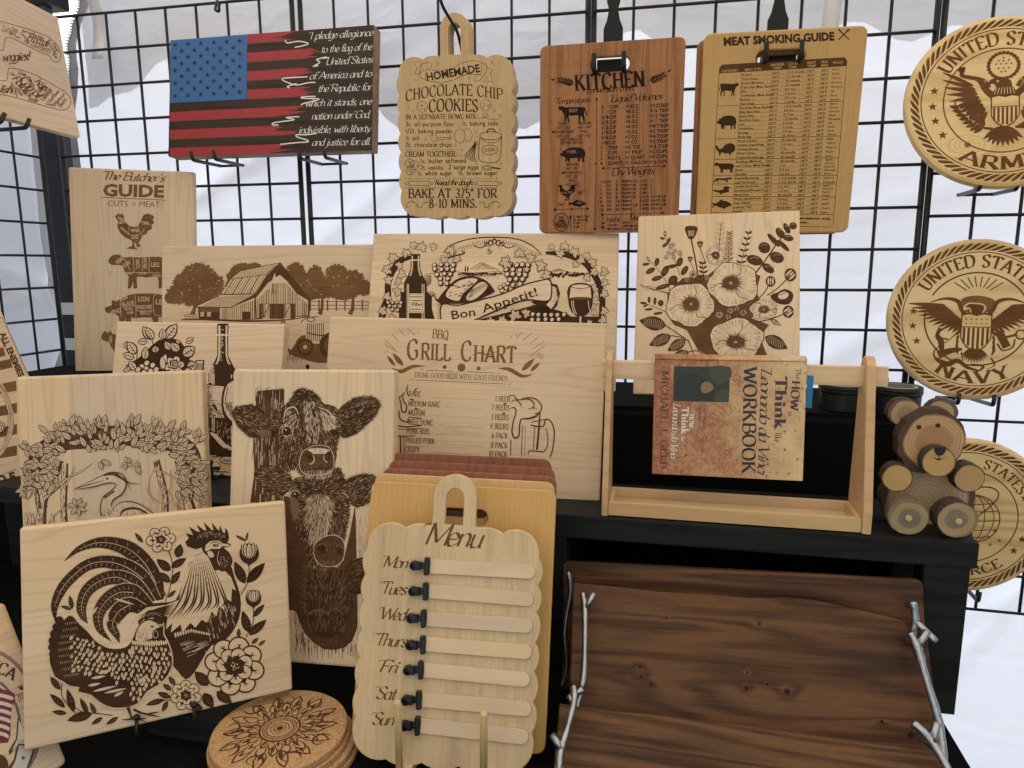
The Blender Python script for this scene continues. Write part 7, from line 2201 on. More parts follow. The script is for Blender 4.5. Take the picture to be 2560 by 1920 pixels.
def art_kitchen():
	a = Art('kitchen', 2.765, 900, 0)
	rot = lambda x, y, k=-.015: (x, y + (x - 1700) * k)
	a.text('KITCHEN', 1492, 628, 1980, 596, 108, 'serif', 0, .24)
	a.text('conversion chart', 1565, 646, 1895, 622, 44, 'script', 0, .15)
	for x0, y0, x1, y1 in ((1490, 590, 1350, 552), (1985, 562, 2125, 500)):
		sprig(a, x0, y0, x1, y1, 6, 44, 15, 0)
	a.text('Temperatures', 1346, 720, 1588, 706, 40, 'script', 0, .14)
	a.text('Liquid Volumes', 1732, 706, 2085, 686, 50, 'script', 0, .14)
	a.text('Dry Weights', 1738, 1215, 2030, 1202, 50, 'script', 0, .14)
	a.silhouette('cow', 1370, 728, 200, 115); a.silhouette('pig', 1382, 1015, 180, 105)
	a.silhouette('hen', 1372, 1275, 120, 112); a.silhouette('fish', 1438, 1378, 128, 60)
	for t, x0, y0, x1, y1, h in (('BEEF', 1445, 776, 1505, 774, 23), ('PORK', 1430, 1062, 1496, 1058, 23), ('POULTRY', 1388, 1342, 1470, 1336, 15), ('FISH', 1500, 1412, 1540, 1408, 15)):
		a.text(t, x0, y0, x1, y1, h, 'sans', 1, bold=.02)
	for t, x0, y0, x1, y1 in (('RARE', 1376, 864, 1432, 862), ('MEDIUM', 1508, 862, 1598, 858), ('120°-125°', 1350, 892, 1454, 890), ('140°-145°', 1498, 890, 1606, 886), ('MEDIUM RARE', 1328, 922, 1478, 918), ('WELL', 1524, 918, 1580, 916), ('130°-135°', 1350, 950, 1454, 948), ('160°-165°', 1498, 948, 1604, 944), ('REST 5 MINUTES', 1390, 974, 1538, 970), ('BEFORE SERVING', 1388, 998, 1544, 994),
							  ('MEDIUM', 1426, 1146, 1512, 1144), ('140°-145°', 1416, 1174, 1520, 1171), ('MEDIUM WELL', 1394, 1203, 1542, 1200), ('150°-155°', 1416, 1230, 1520, 1228), ('WELL', 1440, 1258, 1496, 1256), ('160°-165°', 1416, 1284, 1520, 1282), ('165°', 1498, 1344, 1556, 1342), ('145°', 1364, 1424, 1422, 1422)):
		a.text(t, x0, y0, x1, y1, 19 if '16' not in t or '-' in t else 26, 'sans', 0, bold=.02)
	for P in ([(1636, 676), (1634, 1130), (1622, 1592)], [(1672, 1164), (2112, 1148)], [(1665, 1485), (2100, 1472)], [(1340, 1449), (1582, 1443)]):
		a.line(P, 3.6, 0, 0)
	for x, y, dx, dy in ((1636, 676, 0, -1), (1622, 1592, 0, 1), (1672, 1164, -1, 0), (2112, 1148, 1, 0), (1665, 1485, -1, 0), (2100, 1472, 1, 0), (1340, 1449, -1, 0), (1582, 1443, 1, 0)):
		a.poly([(x - dy * 12 - dx * 16, y + dx * 12 - dy * 16), (x + dx * 4, y + dy * 4), (x + dy * 12 - dx * 16, y - dx * 12 - dy * 16)], 0)
	for x, y in ((1629, 1132), (1888, 1156), (1878, 1479), (1462, 1446)):
		a.star(x, y, 12, 0)
	L = [('2', 'CUPS', '=16OZ', '=32TBSP'), ('1', 'CUP', '=8 OZ', '=16 TBSP'), ('3/4', 'CUP', '=6 OZ', '=12 TBSP'), ('2/3', 'CUP', '=5 OZ', '=11 TBSP'), ('1/2', 'CUP', '=4 OZ', '=8 TBSP'), ('1/3', 'CUP', '=3 OZ', '=5 TBSP'), ('1/4', 'CUP', '=2 OZ', '=4 TBSP'), ('1/8', 'CUP', '=1 OZ', '=2 TBSP'), ('1', 'TBSP', '=3 TSP', '=3 TSP'), ('2', 'CUPS', '=1 PINT', '=2 CUPS'), ('2', 'PINTS', '=1 QUART', '=4 CUPS'), ('4', 'QUARTS', '=1 GALLON', '=16 CUPS')]
	for i, r in enumerate(L):
		y = 752 + i * 35.4
		for t, x0, x1 in zip(r, (1668, 1720, 1838, 2006), (0, 0, 0, 2136)):
			n = len(t)
			w = n * 17.5
			a.text(t, x0 - i * .6, y - (x0 - 1668) * .03, (x1 or x0 + w) - i * .8, y - ((x1 or x0 + w) - 1668) * .03, 25, 'sans', 0, bold=.025)
	D = [('1/2', 'OZ=', '1', 'TBSP=1/16', 'C=15', 'G'), ('1', 'OZ=', '2', 'TBSP=1/8', 'C=28', 'G'), ('2', 'OZ=', '4', 'TBSP=1/4', 'C=57', 'G'), ('3', 'OZ=', '6', 'TBSP=1/3', 'C=85', 'G'), ('4', 'OZ=', '8', 'TBSP=1/2', 'C=115', 'G=1/4 LB'), ('8', 'OZ=', '16', 'TBSP=1', 'C=227', 'G=1/2 LB'), ('12', 'OZ=', '24', 'TBSP=11/2', 'C=340', 'G=3/4 LB'), ('16', 'OZ=', '32', 'TBSP=2', 'C=455', 'G=1 LB')]
	for i, r in enumerate(D):
		y = 1266 + i * 27.5
		for t, x0 in zip(r, (1660, 1702, 1768, 1802, 1932, 2008)):
			w = len(t) * 13.2
			a.text(t, x0, y - (x0 - 1660) * .025, x0 + w, y - (x0 + w - 1660) * .025, 18, 'sans', 0, bold=.03)
	a.text('Herbs', 1700, 1538, 1792, 1532, 36, 'script', 0, .14); a.text('Misc', 1864, 1524, 1930, 1520, 36, 'script', 0, .14)
	for t, x0, y, x1 in (('1 TSP DRY', 1704, 1564, 1784), ('1 TBSP FRESH', 1688, 1590, 1800), ('PINCH', 1818, 1545, 1868), ('SMIDGEN 1/32', 1818, 1568, 1922), ('DASH 1/8', 1818, 1592, 1920), ('1 TBSP 1 TSP', 1470, 1505, 1582), ('1/2 OZ 5 ML', 1470, 1527, 1578), ('3 TSP', 1474, 1550, 1520), ('15 ML', 1474, 1575, 1520), ('EGG', 1372, 1510, 1408), ('TIMER', 1364, 1531, 1418), ('SOFT 5 MIN', 1354, 1547, 1426), ('MEDIUM 7 MIN', 1352, 1561, 1430), ('HARD 9 MIN', 1358, 1575, 1424)):
		a.text(t, x0, y, x1, y, 15, 'sans', 0, bold=.03)
	a.ring(1392, 1536, 50, 5, 0, 62, n=30)
	a.disc(1454, 1500, 8, 0, 12, n=10); a.line([(1454, 1505), (1454, 1580)], 4, 0, 0)
	sprig(a, 1672, 1590, 1680, 1512, 2, 26, 9, 0)
	a.done([B_BLK, M_ACACIA])
art_kitchen()

def art_smoke():
	a = Art('smoke', 2.458, 1660, 0)
	# sheared, converging table: x from u (0..1), y from v (0..1)
	def P(u, v):
		xl, xr = 342 - 57 * v, 1126 - 88 * v
		yl, yr = 400 + 980 * v, 352 + 1044 * v
		return (xl + (xr - xl) * u, yl + (yr - yl) * u)
	a.text('MEAT SMOKING GUIDE', 366, 280, 1048, 246, 50, 'sans', 0, bold=.05)
	for sg in (-1, 1):
		a.line([(1105 - sg * 34, 178), (1105 + sg * 34, 246)], [9, 6], 0, 0)
	for k in range(3):
		a.line([(1128 + k * 8, 174 + k * 2), (1122 + k * 8, 192 + k * 2)], 3, 0, 0)
	fr = [P(u, v) for u, v in ((.02, 0), (.98, 0), (1, .02), (1, .98), (.98, 1), (.02, 1), (0, .98), (0, .02), (.02, 0))]
	a.line(fr, 3, 0, 0)
	a.poly([P(.02, 0), P(.98, 0), P(1, .02), P(1, .052), P(0, .052), P(0, .02)], 2)
	hy = .046
	for t, u0, u1, dv in (('CATEGORY', .02, .15, 0), ('MEAT TYPE', .2, .33, 0), ('SMOKER', .40, .51, -.02), ('TEMP', .42, .49, .0), ('COOK', .54, .62, -.02), ('TIME', .545, .61, 0), ('MEAT', .69, .76, -.02), ('TEMP', .69, .76, 0), ('FDA', .80, .85, -.02), ('MIN.', .80, .86, 0), ('WOOD', .89, .97, -.012)):
		a.text(t, *P(u0, hy + dv), *P(u1, hy + dv), 15, 'sans', 1, bold=.02)
	secs = [('cow', ['Brisket|250°F|1-1.5 hrs/lb|195°F|145°F', 'Chuck Roast|250°F|1.5 hrs/lb|195°F|145°F', 'Roasts (Medium)|225°F|30 mins/lb|145°F|145°F', 'Prime Rib (Med. Rare)|225°F|15 mins/lb|135°F|145°F', 'Ribs|250°F|4-5 hrs|195°F|145°F', 'Tenderloin (Med. Rare)|225°F|1-2 hrs|135°F|145°F', 'Burgers|225°F|0.5-1 hr|160°F|160°F', 'Veal Chops|225°F|1 hr/lb|145°F|145°F'], ['Alder', 'Apple', 'Cherry', 'Hickory', 'Mesquite', 'Oak', 'Pecan', 'Walnut']),
			('pig', ['Shoulder/Butt (Pulled)|250°F|1.5-2 hrs/lb|205°F|145°F', 'Baby Back Ribs|225°F|4-5 hrs|190°F|145°F', 'Spare Ribs|225°F|5-7 hrs|190°F|145°F', 'Ham/Pork Chops|250°F|1.5 hrs/lb|145°F|145°F', 'Loin|225°F|2-4 hrs|145°F|145°F', 'Tenderloin|225°F|1-2 hrs|145°F|145°F', 'Sausage|225°F|1-3 hrs|160°F|160°F', 'Whole Hog|250°F|16-18 hrs|205°F|145°F'], ['Apple', 'Cherry', 'Hickory', 'Maple', 'Mesquite', 'Oak', 'Peach', 'Pecan', 'Walnut']),
			('turkey', ['Whole Chicken|250°F|45 mins/lb|165°F|165°F', 'Chicken Legs/Wings|250°F|1-2 hrs|165°F|165°F', 'Chicken Breast|225°F|1 hr|165°F|165°F', 'Whole Turkey|225°F|45 mins/lb|165°F|165°F', 'Turkey Breast/Legs|250°F|30 mins/lb|165°F|165°F'], ['Apple', 'Cherry', 'Hickory', 'Maple', 'Pecan']),
			('sheep', ['Rack/Leg (Medium)|225°F|30 mins/lb|145°F|145°F', 'Loin Chops (Med. Rare)|225°F|1 hr|135°F|145°F', 'Shank|225°F|4-5 hrs|195°F|145°F', 'Shoulder|250°F|5-6 hrs|195°F|145°F'], ['Apple', 'Cherry', 'Hickory', 'Mesquite', 'Pecan']),
			('deer', ['Roasts/Backstrap|225°F|1-1.5 hrs/lb|145°F|145°F', 'Leg/Tenderloin|250°F|1-1.5 hrs/lb|140°F|145°F'], ['Hickory', 'Mesquite']),
			('duck', ['Cornish Game Hen|225°F|1-2 hrs|165°F|165°F', 'Dove/Quail/Pheasant|225°F|1-2 hrs|180°F|165°F', 'Whole Duck|275°F|30 mins/lb|165°F|165°F'], ['Apple', 'Hickory', 'Pecan', 'Maple']),
			('fish', ['Whole Salmon/Trout|225°F|2-4 hrs|140°F|145°F', 'Fish Fillet|225°F|1-2 hrs|145°F|145°F', 'Lobster Tail|225°F|40-60 mins|145°F|145°F', 'Shrimp|225°F|45 mins|145°F|145°F'], ['Alder', 'Apple', 'Cherry', 'Maple'])]
	v = .052
	dv = (.925 - v) / 34.0
	for nm, rows, woods in secs:
		v1 = v + dv * len(rows)
		a.line([P(0, v1), P(1, v1)], 2.6, 0, 0)
		cx, cy = P(.085, (v + v1) / 2)
		hh = min(86, (v1 - v) * 1000 * .62)
		a.silhouette(nm, cx - 62, cy - hh / 2, 122, hh, 0, flip=nm == 'cow')
		for i, r in enumerate(rows):
			y = v + dv * (i + .86)
			c = r.split('|')
			for t, u0, k in zip(c, (.175, .415, .53, .69, .80), (9.4, 9.6, 9.0, 9.6, 9.6)):
				x0, y0 = P(u0, y)
				w = len(t) * k
				a.text(t, x0, y0, x0 + w, y0 - w * .025, 13.5, 'sans', 0, bold=.012)
			if i < len(rows) - 1:
				p, q = P(.175, v + dv * (i + 1)), P(.86, v + dv * (i + 1))
				for j in range(44):
					f = j / 44
					a.line([(p[0] + (q[0] - p[0]) * f, p[1] + (q[1] - p[1]) * f), (p[0] + (q[0] - p[0]) * (f + .013), p[1] + (q[1] - p[1]) * (f + .013))], 2, 0, 0)
		for i, t in enumerate(woods):
			x0, y0 = P(.89, v + (v1 - v) * (i + .8) / len(woods))
			a.text(t, x0, y0, x0 + len(t) * 9.4, y0 - 2, 13, 'sans', 0)
		v = v1
	a.text('Cook times are recommendations only.', *P(.3, .955), *P(.98, .955), 13, 'sans', 0, bold=.03)
	a.text('Meat is done when easily tender.', *P(.3, .98), *P(.8, .98), 13, 'sans', 0, bold=.03)
	a.done([burn('smoke_burn', (0.050, 0.026, 0.009), axis='y'), M_BAMBOO, burn('smoke_band', (0.10, 0.048, 0.016), axis='y')])
art_smoke()

def rope(a, r0, r1, n, m=0):
	for i in range(n):
		t = 2 * math.pi * i / n
		P = []
		for f, s in ((0, -.9), (.35, -.25), (.75, .25), (1, .75)):
			P.append((r0 + (r1 - r0) * f, t + 2 * math.pi / n * (s)))
		for f, s in ((1, 1.15), (.65, .85), (.25, .3), (0, -.2)):
			P.append((r0 + (r1 - r0) * f, t + 2 * math.pi / n * (s)))
		a.poly([(r * math.sin(u), r * math.cos(u)) for r, u in P], m)
def eagle(a, cx, cy, s, up=False):
	"""spread wings: rows of light-edged feathers, head to the left"""
	for sg in (-1, 1):
		for row, (n, L, w, r0) in enumerate(((11, .40, .052, .16), (10, .27, .045, .13), (8, .15, .04, .10))):
			for i in range(n):
				t = i / (n - 1)
				if up:
					an = R(158 - 120 * t) if sg < 0 else R(22 + 120 * t)
					bx, by = cx + sg * (.20 + .20 * (1 - t) + .06) * s, cy + (.30 - .28 * t) * s
					an = math.pi - R(10 + 78 * t) * -1 if sg < 0 else -R(10 + 78 * t)
					an = R(175 + 80 * t) if sg < 0 else R(5 - 80 * t)
				else:
					bx, by = cx + sg * (.20 + .16 * (1 - t)) * s, cy + (.26 - .36 * t) * s
					an = R(150 + 95 * t) if sg < 0 else R(30 - 95 * t)
				l = L * s * (1.15 - .55 * t)
				a.leaf(bx, by, bx + l * math.cos(an), by + l * math.sin(an), w * s, 0)
		a.line([(cx + sg * .12 * s, cy + .10 * s), (cx + sg * .22 * s, cy + .20 * s), (cx + sg * .30 * s, cy + .34 * s), (cx + sg * .42 * s, cy + .38 * s)], [.09 * s, .08 * s, .06 * s, .02 * s], 0, 4)
	a.layer()
	a.poly([(cx - .02 * s, cy + .34 * s), (cx - .10 * s, cy + .36 * s), (cx - .17 * s, cy + .33 * s), (cx - .19 * s, cy + .27 * s), (cx - .13 * s, cy + .28 * s), (cx - .10 * s, cy + .22 * s), (cx - .14 * s, cy + .14 * s), (cx, cy + .10 * s), (cx + .14 * s, cy + .14 * s), (cx + .09 * s, cy + .24 * s), (cx + .07 * s, cy + .32 * s)], 0, smooth=2)
	a.disc(cx - .08 * s, cy + .31 * s, .02 * s, 1, .012 * s, n=8)
	for i in range(7):
		a.line([(cx + (-.09 + i * .03) * s, cy + .22 * s), (cx + (-.12 + i * .04) * s, cy + .13 * s)], .008 * s, 1, 0)
def shield(a, cx, cy, w, h, stars=False):
	for k, m in ((1.1, 0), (1.0, 1)):
		a.poly([(cx - w * k / 2, cy + h * .48 * k), (cx - w * .25, cy + h * .52 * k), (cx, cy + h * .47 * k), (cx + w * .25, cy + h * .52 * k), (cx + w * k / 2, cy + h * .48 * k), (cx + w * k / 2, cy - h * .15), (cx + w * .3 * k, cy - h * .38 * k), (cx, cy - h * .52 * k), (cx - w * .3 * k, cy - h * .38 * k), (cx - w * k / 2, cy - h * .15)], m)
	for i in range(6 if stars else 6):
		x = cx - w * .42 + i * w * .165
		yb = cy - h * .48 + abs(x - cx) / w * h * .42
		a.poly([(x - w * .045, cy + h * .14), (x + w * .045, cy + h * .14), (x + w * .045, yb), (x - w * .045, yb)], 0)
	a.line([(cx - w * .5, cy + h * .16), (cx + w * .5, cy + h * .16)], h * .03, 0, 0)
	if stars:
		for j in range(2):
			for i in range(5):
				a.star(cx - w * .36 + i * w * .18, cy + h * (.38 - .13 * j), w * .05, 0)
def seal(key, bottom, ctr):
	a = Art(key, local=True)
	rope(a, .855, .94, 66)
	a.ring(0, 0, .83, .012, 0, n=72)
	a.layer()
	if key == 'airf':
		a.arctext('STATES', 0, 0, .66, 14, 62, .115, wt=.2)
		a.arctext('UNITED', 0, 0, .66, -62, -14, .115, wt=.2)
		a.arctext('AIR FORCE', 0, 0, .775, 222, 140, .115, wt=.2, inside=True)
	else:
		a.arctext('UNITED STATES', 0, 0, .645, -58, 58, .15, wt=.22)
		a.arctext(bottom, 0, 0, .80, 180 + 33, 180 - 33, .15, wt=.22, inside=True)
	for sg in (-1, 1):
		for an in ((-98, -83, -114) if key == 'navy' else ((-78, -93, -107, -122) if key == 'army' else (-66, -80, -95, -110, -124))):
			t = R(an * -sg)
			a.star(.71 * math.sin(t), .71 * math.cos(t), .052, 0)
	if key == 'navy':
		a.ring(0, 0, .575, .018, 0, n=72, a0=30, a1=150); a.layer(); a.ring(0, 0, .575, .018, 0, n=72, a0=170, a1=370)
	else:
		a.ring(0, 0, .60, .014, 0, n=72)
	a.layer()
	if key == 'army':
		for i in range(24):
			t = R(i * 15)
			a.disc(.0 + .15 * math.cos(t), .40 + .15 * math.sin(t), .022, 0, n=10)
		for x, y in ((0, .09), (-.05, .06), (0, .055), (.05, .06), (-.075, .02), (-.025, .02), (.025, .02), (.075, .02), (-.05, -.03), (0, -.03), (.05, -.03), (-.02, -.07), (.02, -.07)):
			a.star(x, .40 + y, .016, 0)
		for P in ([(-.45, .36), (-.40, .40), (-.42, .32), (-.36, .29), (-.20, .24), (-.14, .15)], [(.45, .36), (.40, .40), (.42, .32), (.36, .29), (.20, .24), (.14, .15)]):
			a.line(P, .045, 0, 3)
		a.layer()
		a.arctext('PLURIBUS', 0, -.1, .36, -46, -22, .03, 'sans', 1); a.arctext('UNUM', 0, -.1, .36, 24, 42, .03, 'sans', 1)
		eagle(a, .01, -.04, .84)
		a.layer()
		shield(a, .02, -.13, .26, .34)
		for i in range(9):
			an = R(-140 + i * 12.5)
			a.leaf(.0 + .03 * math.cos(an), -.30, .0 + .26 * math.cos(an), -.28 + .26 * math.sin(an), .055, 0)
		a.line([(-.10, -.33), (-.22, -.30), (-.38, -.20), (-.47, -.05), (-.48, .03)], [.03, .024, .02, .016, .01], 0)
		for i in range(8):
			t = i / 8
			x, y = -.20 - .27 * t, -.31 + .28 * t ** 1.3
			for sg in (-1, 1):
				an = R(150 - 60 * t + sg * 62)
				a.leaf(x, y, x + .11 * math.cos(an), y + .11 * math.sin(an), .045, 0)
		for i in range(6):
			a.line([(.12, -.32), (.45, -.36 + i * .05)], .014, 0, 0); a.poly([(.45, -.375 + i * .05), (.50, -.36 + i * .052), (.45, -.345 + i * .05)], 0)
	elif key == 'navy':
		for i in range(8):
			an = R(128 - i * 10.8)
			a.line([(.0 + .20 * math.cos(an), .18 + .22 * math.sin(an)), (.0 + .43 * math.cos(an), .16 + .37 * math.sin(an))], .013, 0, 0)
		a.poly([(-.17, .12), (-.18, .24), (-.10, .28), (0, .29), (.12, .27), (.19, .22), (.17, .12), (.10, .08), (-.10, .08)], 2, smooth=2)
		for sg in (-1, 1):
			for row, (n, L) in enumerate(((13, .40), (12, .26), (10, .14))):
				for i in range(n):
					t = i / (n - 1)
					bx, by = sg * (.34 - .24 * t), .16 - .22 * t
					an = R(176 + 75 * t)
					l = L * (1.1 - .62 * t)
					a.leaf(bx, by, bx + (l * math.cos(an) if sg < 0 else -l * math.cos(an)), by + l * math.sin(an) * .8, .048, 0)
			a.line([(sg * .11, .02), (sg * .17, .12), (sg * .22, .22), (sg * .36, .25), (sg * .52, .20)], [.05, .05, .05, .03, .01], 0, 4)
		a.layer()
		a.poly([(-.02, .20), (-.10, .20), (-.15, .15), (-.14, .10), (-.09, .13), (-.07, .06), (-.10, 0), (0, -.04), (.09, 0), (.07, .08), (.10, .14), (.06, .19)], 1, smooth=2)
		a.poly([(-.02, .185), (-.09, .185), (-.135, .14), (-.08, .14), (-.055, .06), (-.08, .01), (0, -.02), (.07, .01), (.055, .08), (.08, .14), (.05, .175)], 0, smooth=2)
		a.layer()
		shield(a, 0, -.17, .31, .44, True)
		for i in range(11):
			an = R(-150 + i * 12)
			a.leaf(.04 * math.cos(an), -.36, .17 * math.cos(an), -.38 + .17 * math.sin(an), .034, 0)
		for sg in (-1, 1):
			for i in range(5):
				a.leaf(sg * (.17 + .012 * i), -.15 - .05 * i, sg * (.22 - .01 * i), -.21 - .06 * i, .03, 0)
		for P, w in (([(-.43, -.50), (-.30, -.57), (-.18, -.52), (-.08, -.60), (.06, -.64)], [.03, .07, .05, .04, .02]), ([(-.36, -.44), (-.38, -.28), (-.42, -.22), (-.40, -.12)], [.05, .07, .05, .03]), ([(-.40, -.16), (-.30, -.08)], [.03, .012]), ([(-.42, -.24), (-.30, -.26)], [.012, .02]), ([(-.40, -.46), (-.26, -.40), (-.14, -.38)], [.10, .07, .03]), ([(.06, -.64), (.10, -.58), (-.04, -.56)], [.02, .03, .01])):
			a.line(P, w, 0)
		a.line([(.24, -.14), (.34, -.34)], .09, 0, 0); a.ring(.48, -.18, .055, .018, 0, n=20); a.line([(.32, -.22), (.44, -.18)], .03, 0, 0)
		for P in ([(-.20, -.16), (-.28, -.26), (-.44, -.40), (-.42, -.52), (-.34, -.56)], [(.24, -.30), (.30, -.38), (.40, -.34), (.42, -.24)], [(.18, -.48), (.22, -.56), (.14, -.62)], [(-.14, -.42), (-.13, -.52)]):
			Q = catmull(P, 8)
			for p, q in zip(Q, Q[1:]):
				a.line([(p[0] - .008, p[1]), (q[0] + .008, q[1])], [.02, .008], 0, 0)
	else:
		for k in (-.9, -.5, 0, .5, .9):
			a.line([(k * .26 * math.cos(t) + .10, -.02 + .30 * math.sin(t)) for t in np.linspace(-1.5, 1.5, 12)], .011, 0, 0)
			y = -.02 + .30 * k * .8
			w_ = .30 * math.sqrt(1 - (k * .8) ** 2)
			a.line([(.10 - w_, y), (.10, y - .03), (.10 + w_, y)], .011, 0, 3)
		a.ring(.10, -.02, .30, .014, 0, .31, n=40)
		a.layer()
		a.line([(-.2, -.45), (.05, -.10), (.30, .18), (.36, .32), (.26, .40), (.05, .36), (-.15, .20)], [.02, .016, .016, .016, .018, .014, .008], 0)
		a.poly([(.02, -.18), (.06, -.05), (.19, -.50), (.12, -.38)], 0)
		for x, y in ((.36, -.16), (.32, -.34), (-.3, .3), (-.4, 0), (.42, -.28)):
			a.star(x, y, .035, 0, 0, .25)
	a.done([B_PINE, ctr, burn('plaque_glow', (0.20, 0.095, 0.034))])
seal('army', 'ARMY', M_PINE); seal('navy', 'NAVY', M_PINE2); seal('airf', '', M_PINE3)

def art_veg():
	a = Art('veg', 4.608, 0, 0)
	for P in ([(-200, 200), (0, 243), (200, 300), (400, 360), (560, 430), (660, 520), (698, 610), (690, 690), (640, 712), (590, 680), (560, 640), (440, 590), (300, 520), (160, 450), (80, 434), (50, 470), (40, 575), (0, 578), (-200, 530)],
			  [(-200, 870), (0, 925), (60, 930), (85, 900), (95, 800), (120, 786), (240, 805), (420, 870), (620, 980), (760, 1070), (812, 1140), (800, 1220), (740, 1268), (640, 1255), (400, 1190), (200, 1130), (0, 1085), (-200, 1040)]):
		a.line(P, 8, 0, 3)
	W = [('Lettuce', 25, 355, 190, 400, 62, 0), ('Broccoli', 300, 465, 545, 540, 95, 0), ('Zucchini', 352, 412, 490, 465, 52, 0), ('Beets', 452, 570, 580, 620, 72, 0), ('Carrot', 350, 525, 440, 560, 46, 0), ('Green', 235, 380, 325, 500, 40, 0), ('Bell Pepper', 100, 395, 235, 450, 28, 0), ('Mushroom', 250, 355, 350, 392, 24, 0), ('Tomato', 125, 330, 200, 360, 26, 0), ('Cucumber', 545, 490, 640, 640, 34, 0), ('Potato', 590, 500, 660, 600, 34, 0), ('Kale', 590, 620, 650, 680, 26, 0), ('Onion', 270, 480, 330, 515, 30, 0),
		 ('veggies!', 25, 705, 335, 690, 100, 1), ('lish', -10, 1060, 120, 1080, 90, 0), ('Garlic', 205, 845, 290, 885, 42, 0), ('Potato', 135, 905, 310, 1110, 84, 0), ('Carrot', 215, 915, 420, 1140, 100, 0), ('Lettuce', 150, 1000, 250, 1115, 46, 0), ('Green', 300, 905, 385, 1010, 46, 0), ('Kale', 395, 935, 490, 1060, 76, 0), ('Garlic', 470, 960, 540, 1040, 36, 0), ('Cabbage', 490, 1165, 610, 1040, 66, 0), ('Cauliflower', 575, 1180, 690, 1050, 40, 0), ('Mushroom', 640, 1215, 745, 1095, 38, 0), ('Beets', 700, 1240, 775, 1150, 56, 0), ('Tomato', 310, 1155, 430, 1180, 48, 0), ('Cucumber', 520, 1200, 630, 1228, 28, 0), ('Pea', 420, 1050, 470, 1070, 60, 0), ('Corn', 110, 850, 160, 880, 34, 0), ('Beans', 155, 1040, 190, 1120, 26, 0), ('Pepper', 120, 940, 135, 1080, 26, 0)]
	for t, x0, y0, x1, y1, h, f in W:
		a.text(t, x0, y0, x1, y1, h, 'script' if f or len(t) % 2 == 0 else 'serif', 0, .2)
	a.done([burn('veg_burn', (0.16, 0.065, 0.035))])
art_veg()

def art_enem():
	a = Art('enem', 3.77, 0, 860)
	# burnt flag stripes, word border, rope ring
	for y in (-60, 40, 150, 350, 560, 760, 960):
		x1 = 60 + (y + 60) * .17 if y > 100 else 20 + (y + 60) * .1
		if y < 0: continue
		a.poly([(-500, y + 130), (x1 if y < 300 else 160, y - 10 if y < 300 else y - 6), (x1 + 24 if y < 300 else 160, y + 70 if y < 300 else y + 90), (-500, y + 210)], 0)
	a.frame(2.765, 0, 600)
	a.line([(-60, 600), (0, 680), (140, 930), (160, 1000)], 4, 1, 0)
	a.line([(0, 535), (20, 540), (190, 925)], 4, 1, 0)
	a.text('ALL ENEMIES', -4, 650, 132, 952, 42, 'sans', 1, bold=.05)
	a.frame(3.77, 0, 860)
	a.line([(-400, 300), (-100, 330), (20, 420), (90, 600), (110, 700), (90, 850), (20, 1000), (-100, 1100)], 48, 2, 4)
	a.layer()
	Q = catmull([(-100, 330), (20, 420), (85, 590), (100, 700), (80, 850), (20, 985), (-100, 1090)], 9)
	for p, q in zip(Q, Q[1:]):
		a.line([(p[0] - 12, p[1] + 2), (q[0] + 14, q[1] + 2)], 5, 1, 0)
	a.line([(-120, 300), (-10, 370), (80, 500), (125, 680), (110, 850), (40, 1010)], 5, 1)
	a.line([(-60, 400), (20, 480), (70, 640), (72, 780), (40, 920)], 5, 1)
	a.disc(-10, 780, 50, 2, n=20)
	for k in range(3):
		a.ring(-10, 790, 62 - k * 18, 7, 1, n=24)
	a.line([(-300, 1330), (0, 1240), (150, 1180)], 5, 1, 0); a.line([(-300, 1440), (0, 1350), (150, 1310)], 5, 1, 0)
	a.text('UNITED F', -330, 1400, 150, 1285, 84, 'sans', 1, bold=.06)
	a.done([B_LT, B_MD, MX])
art_enem()

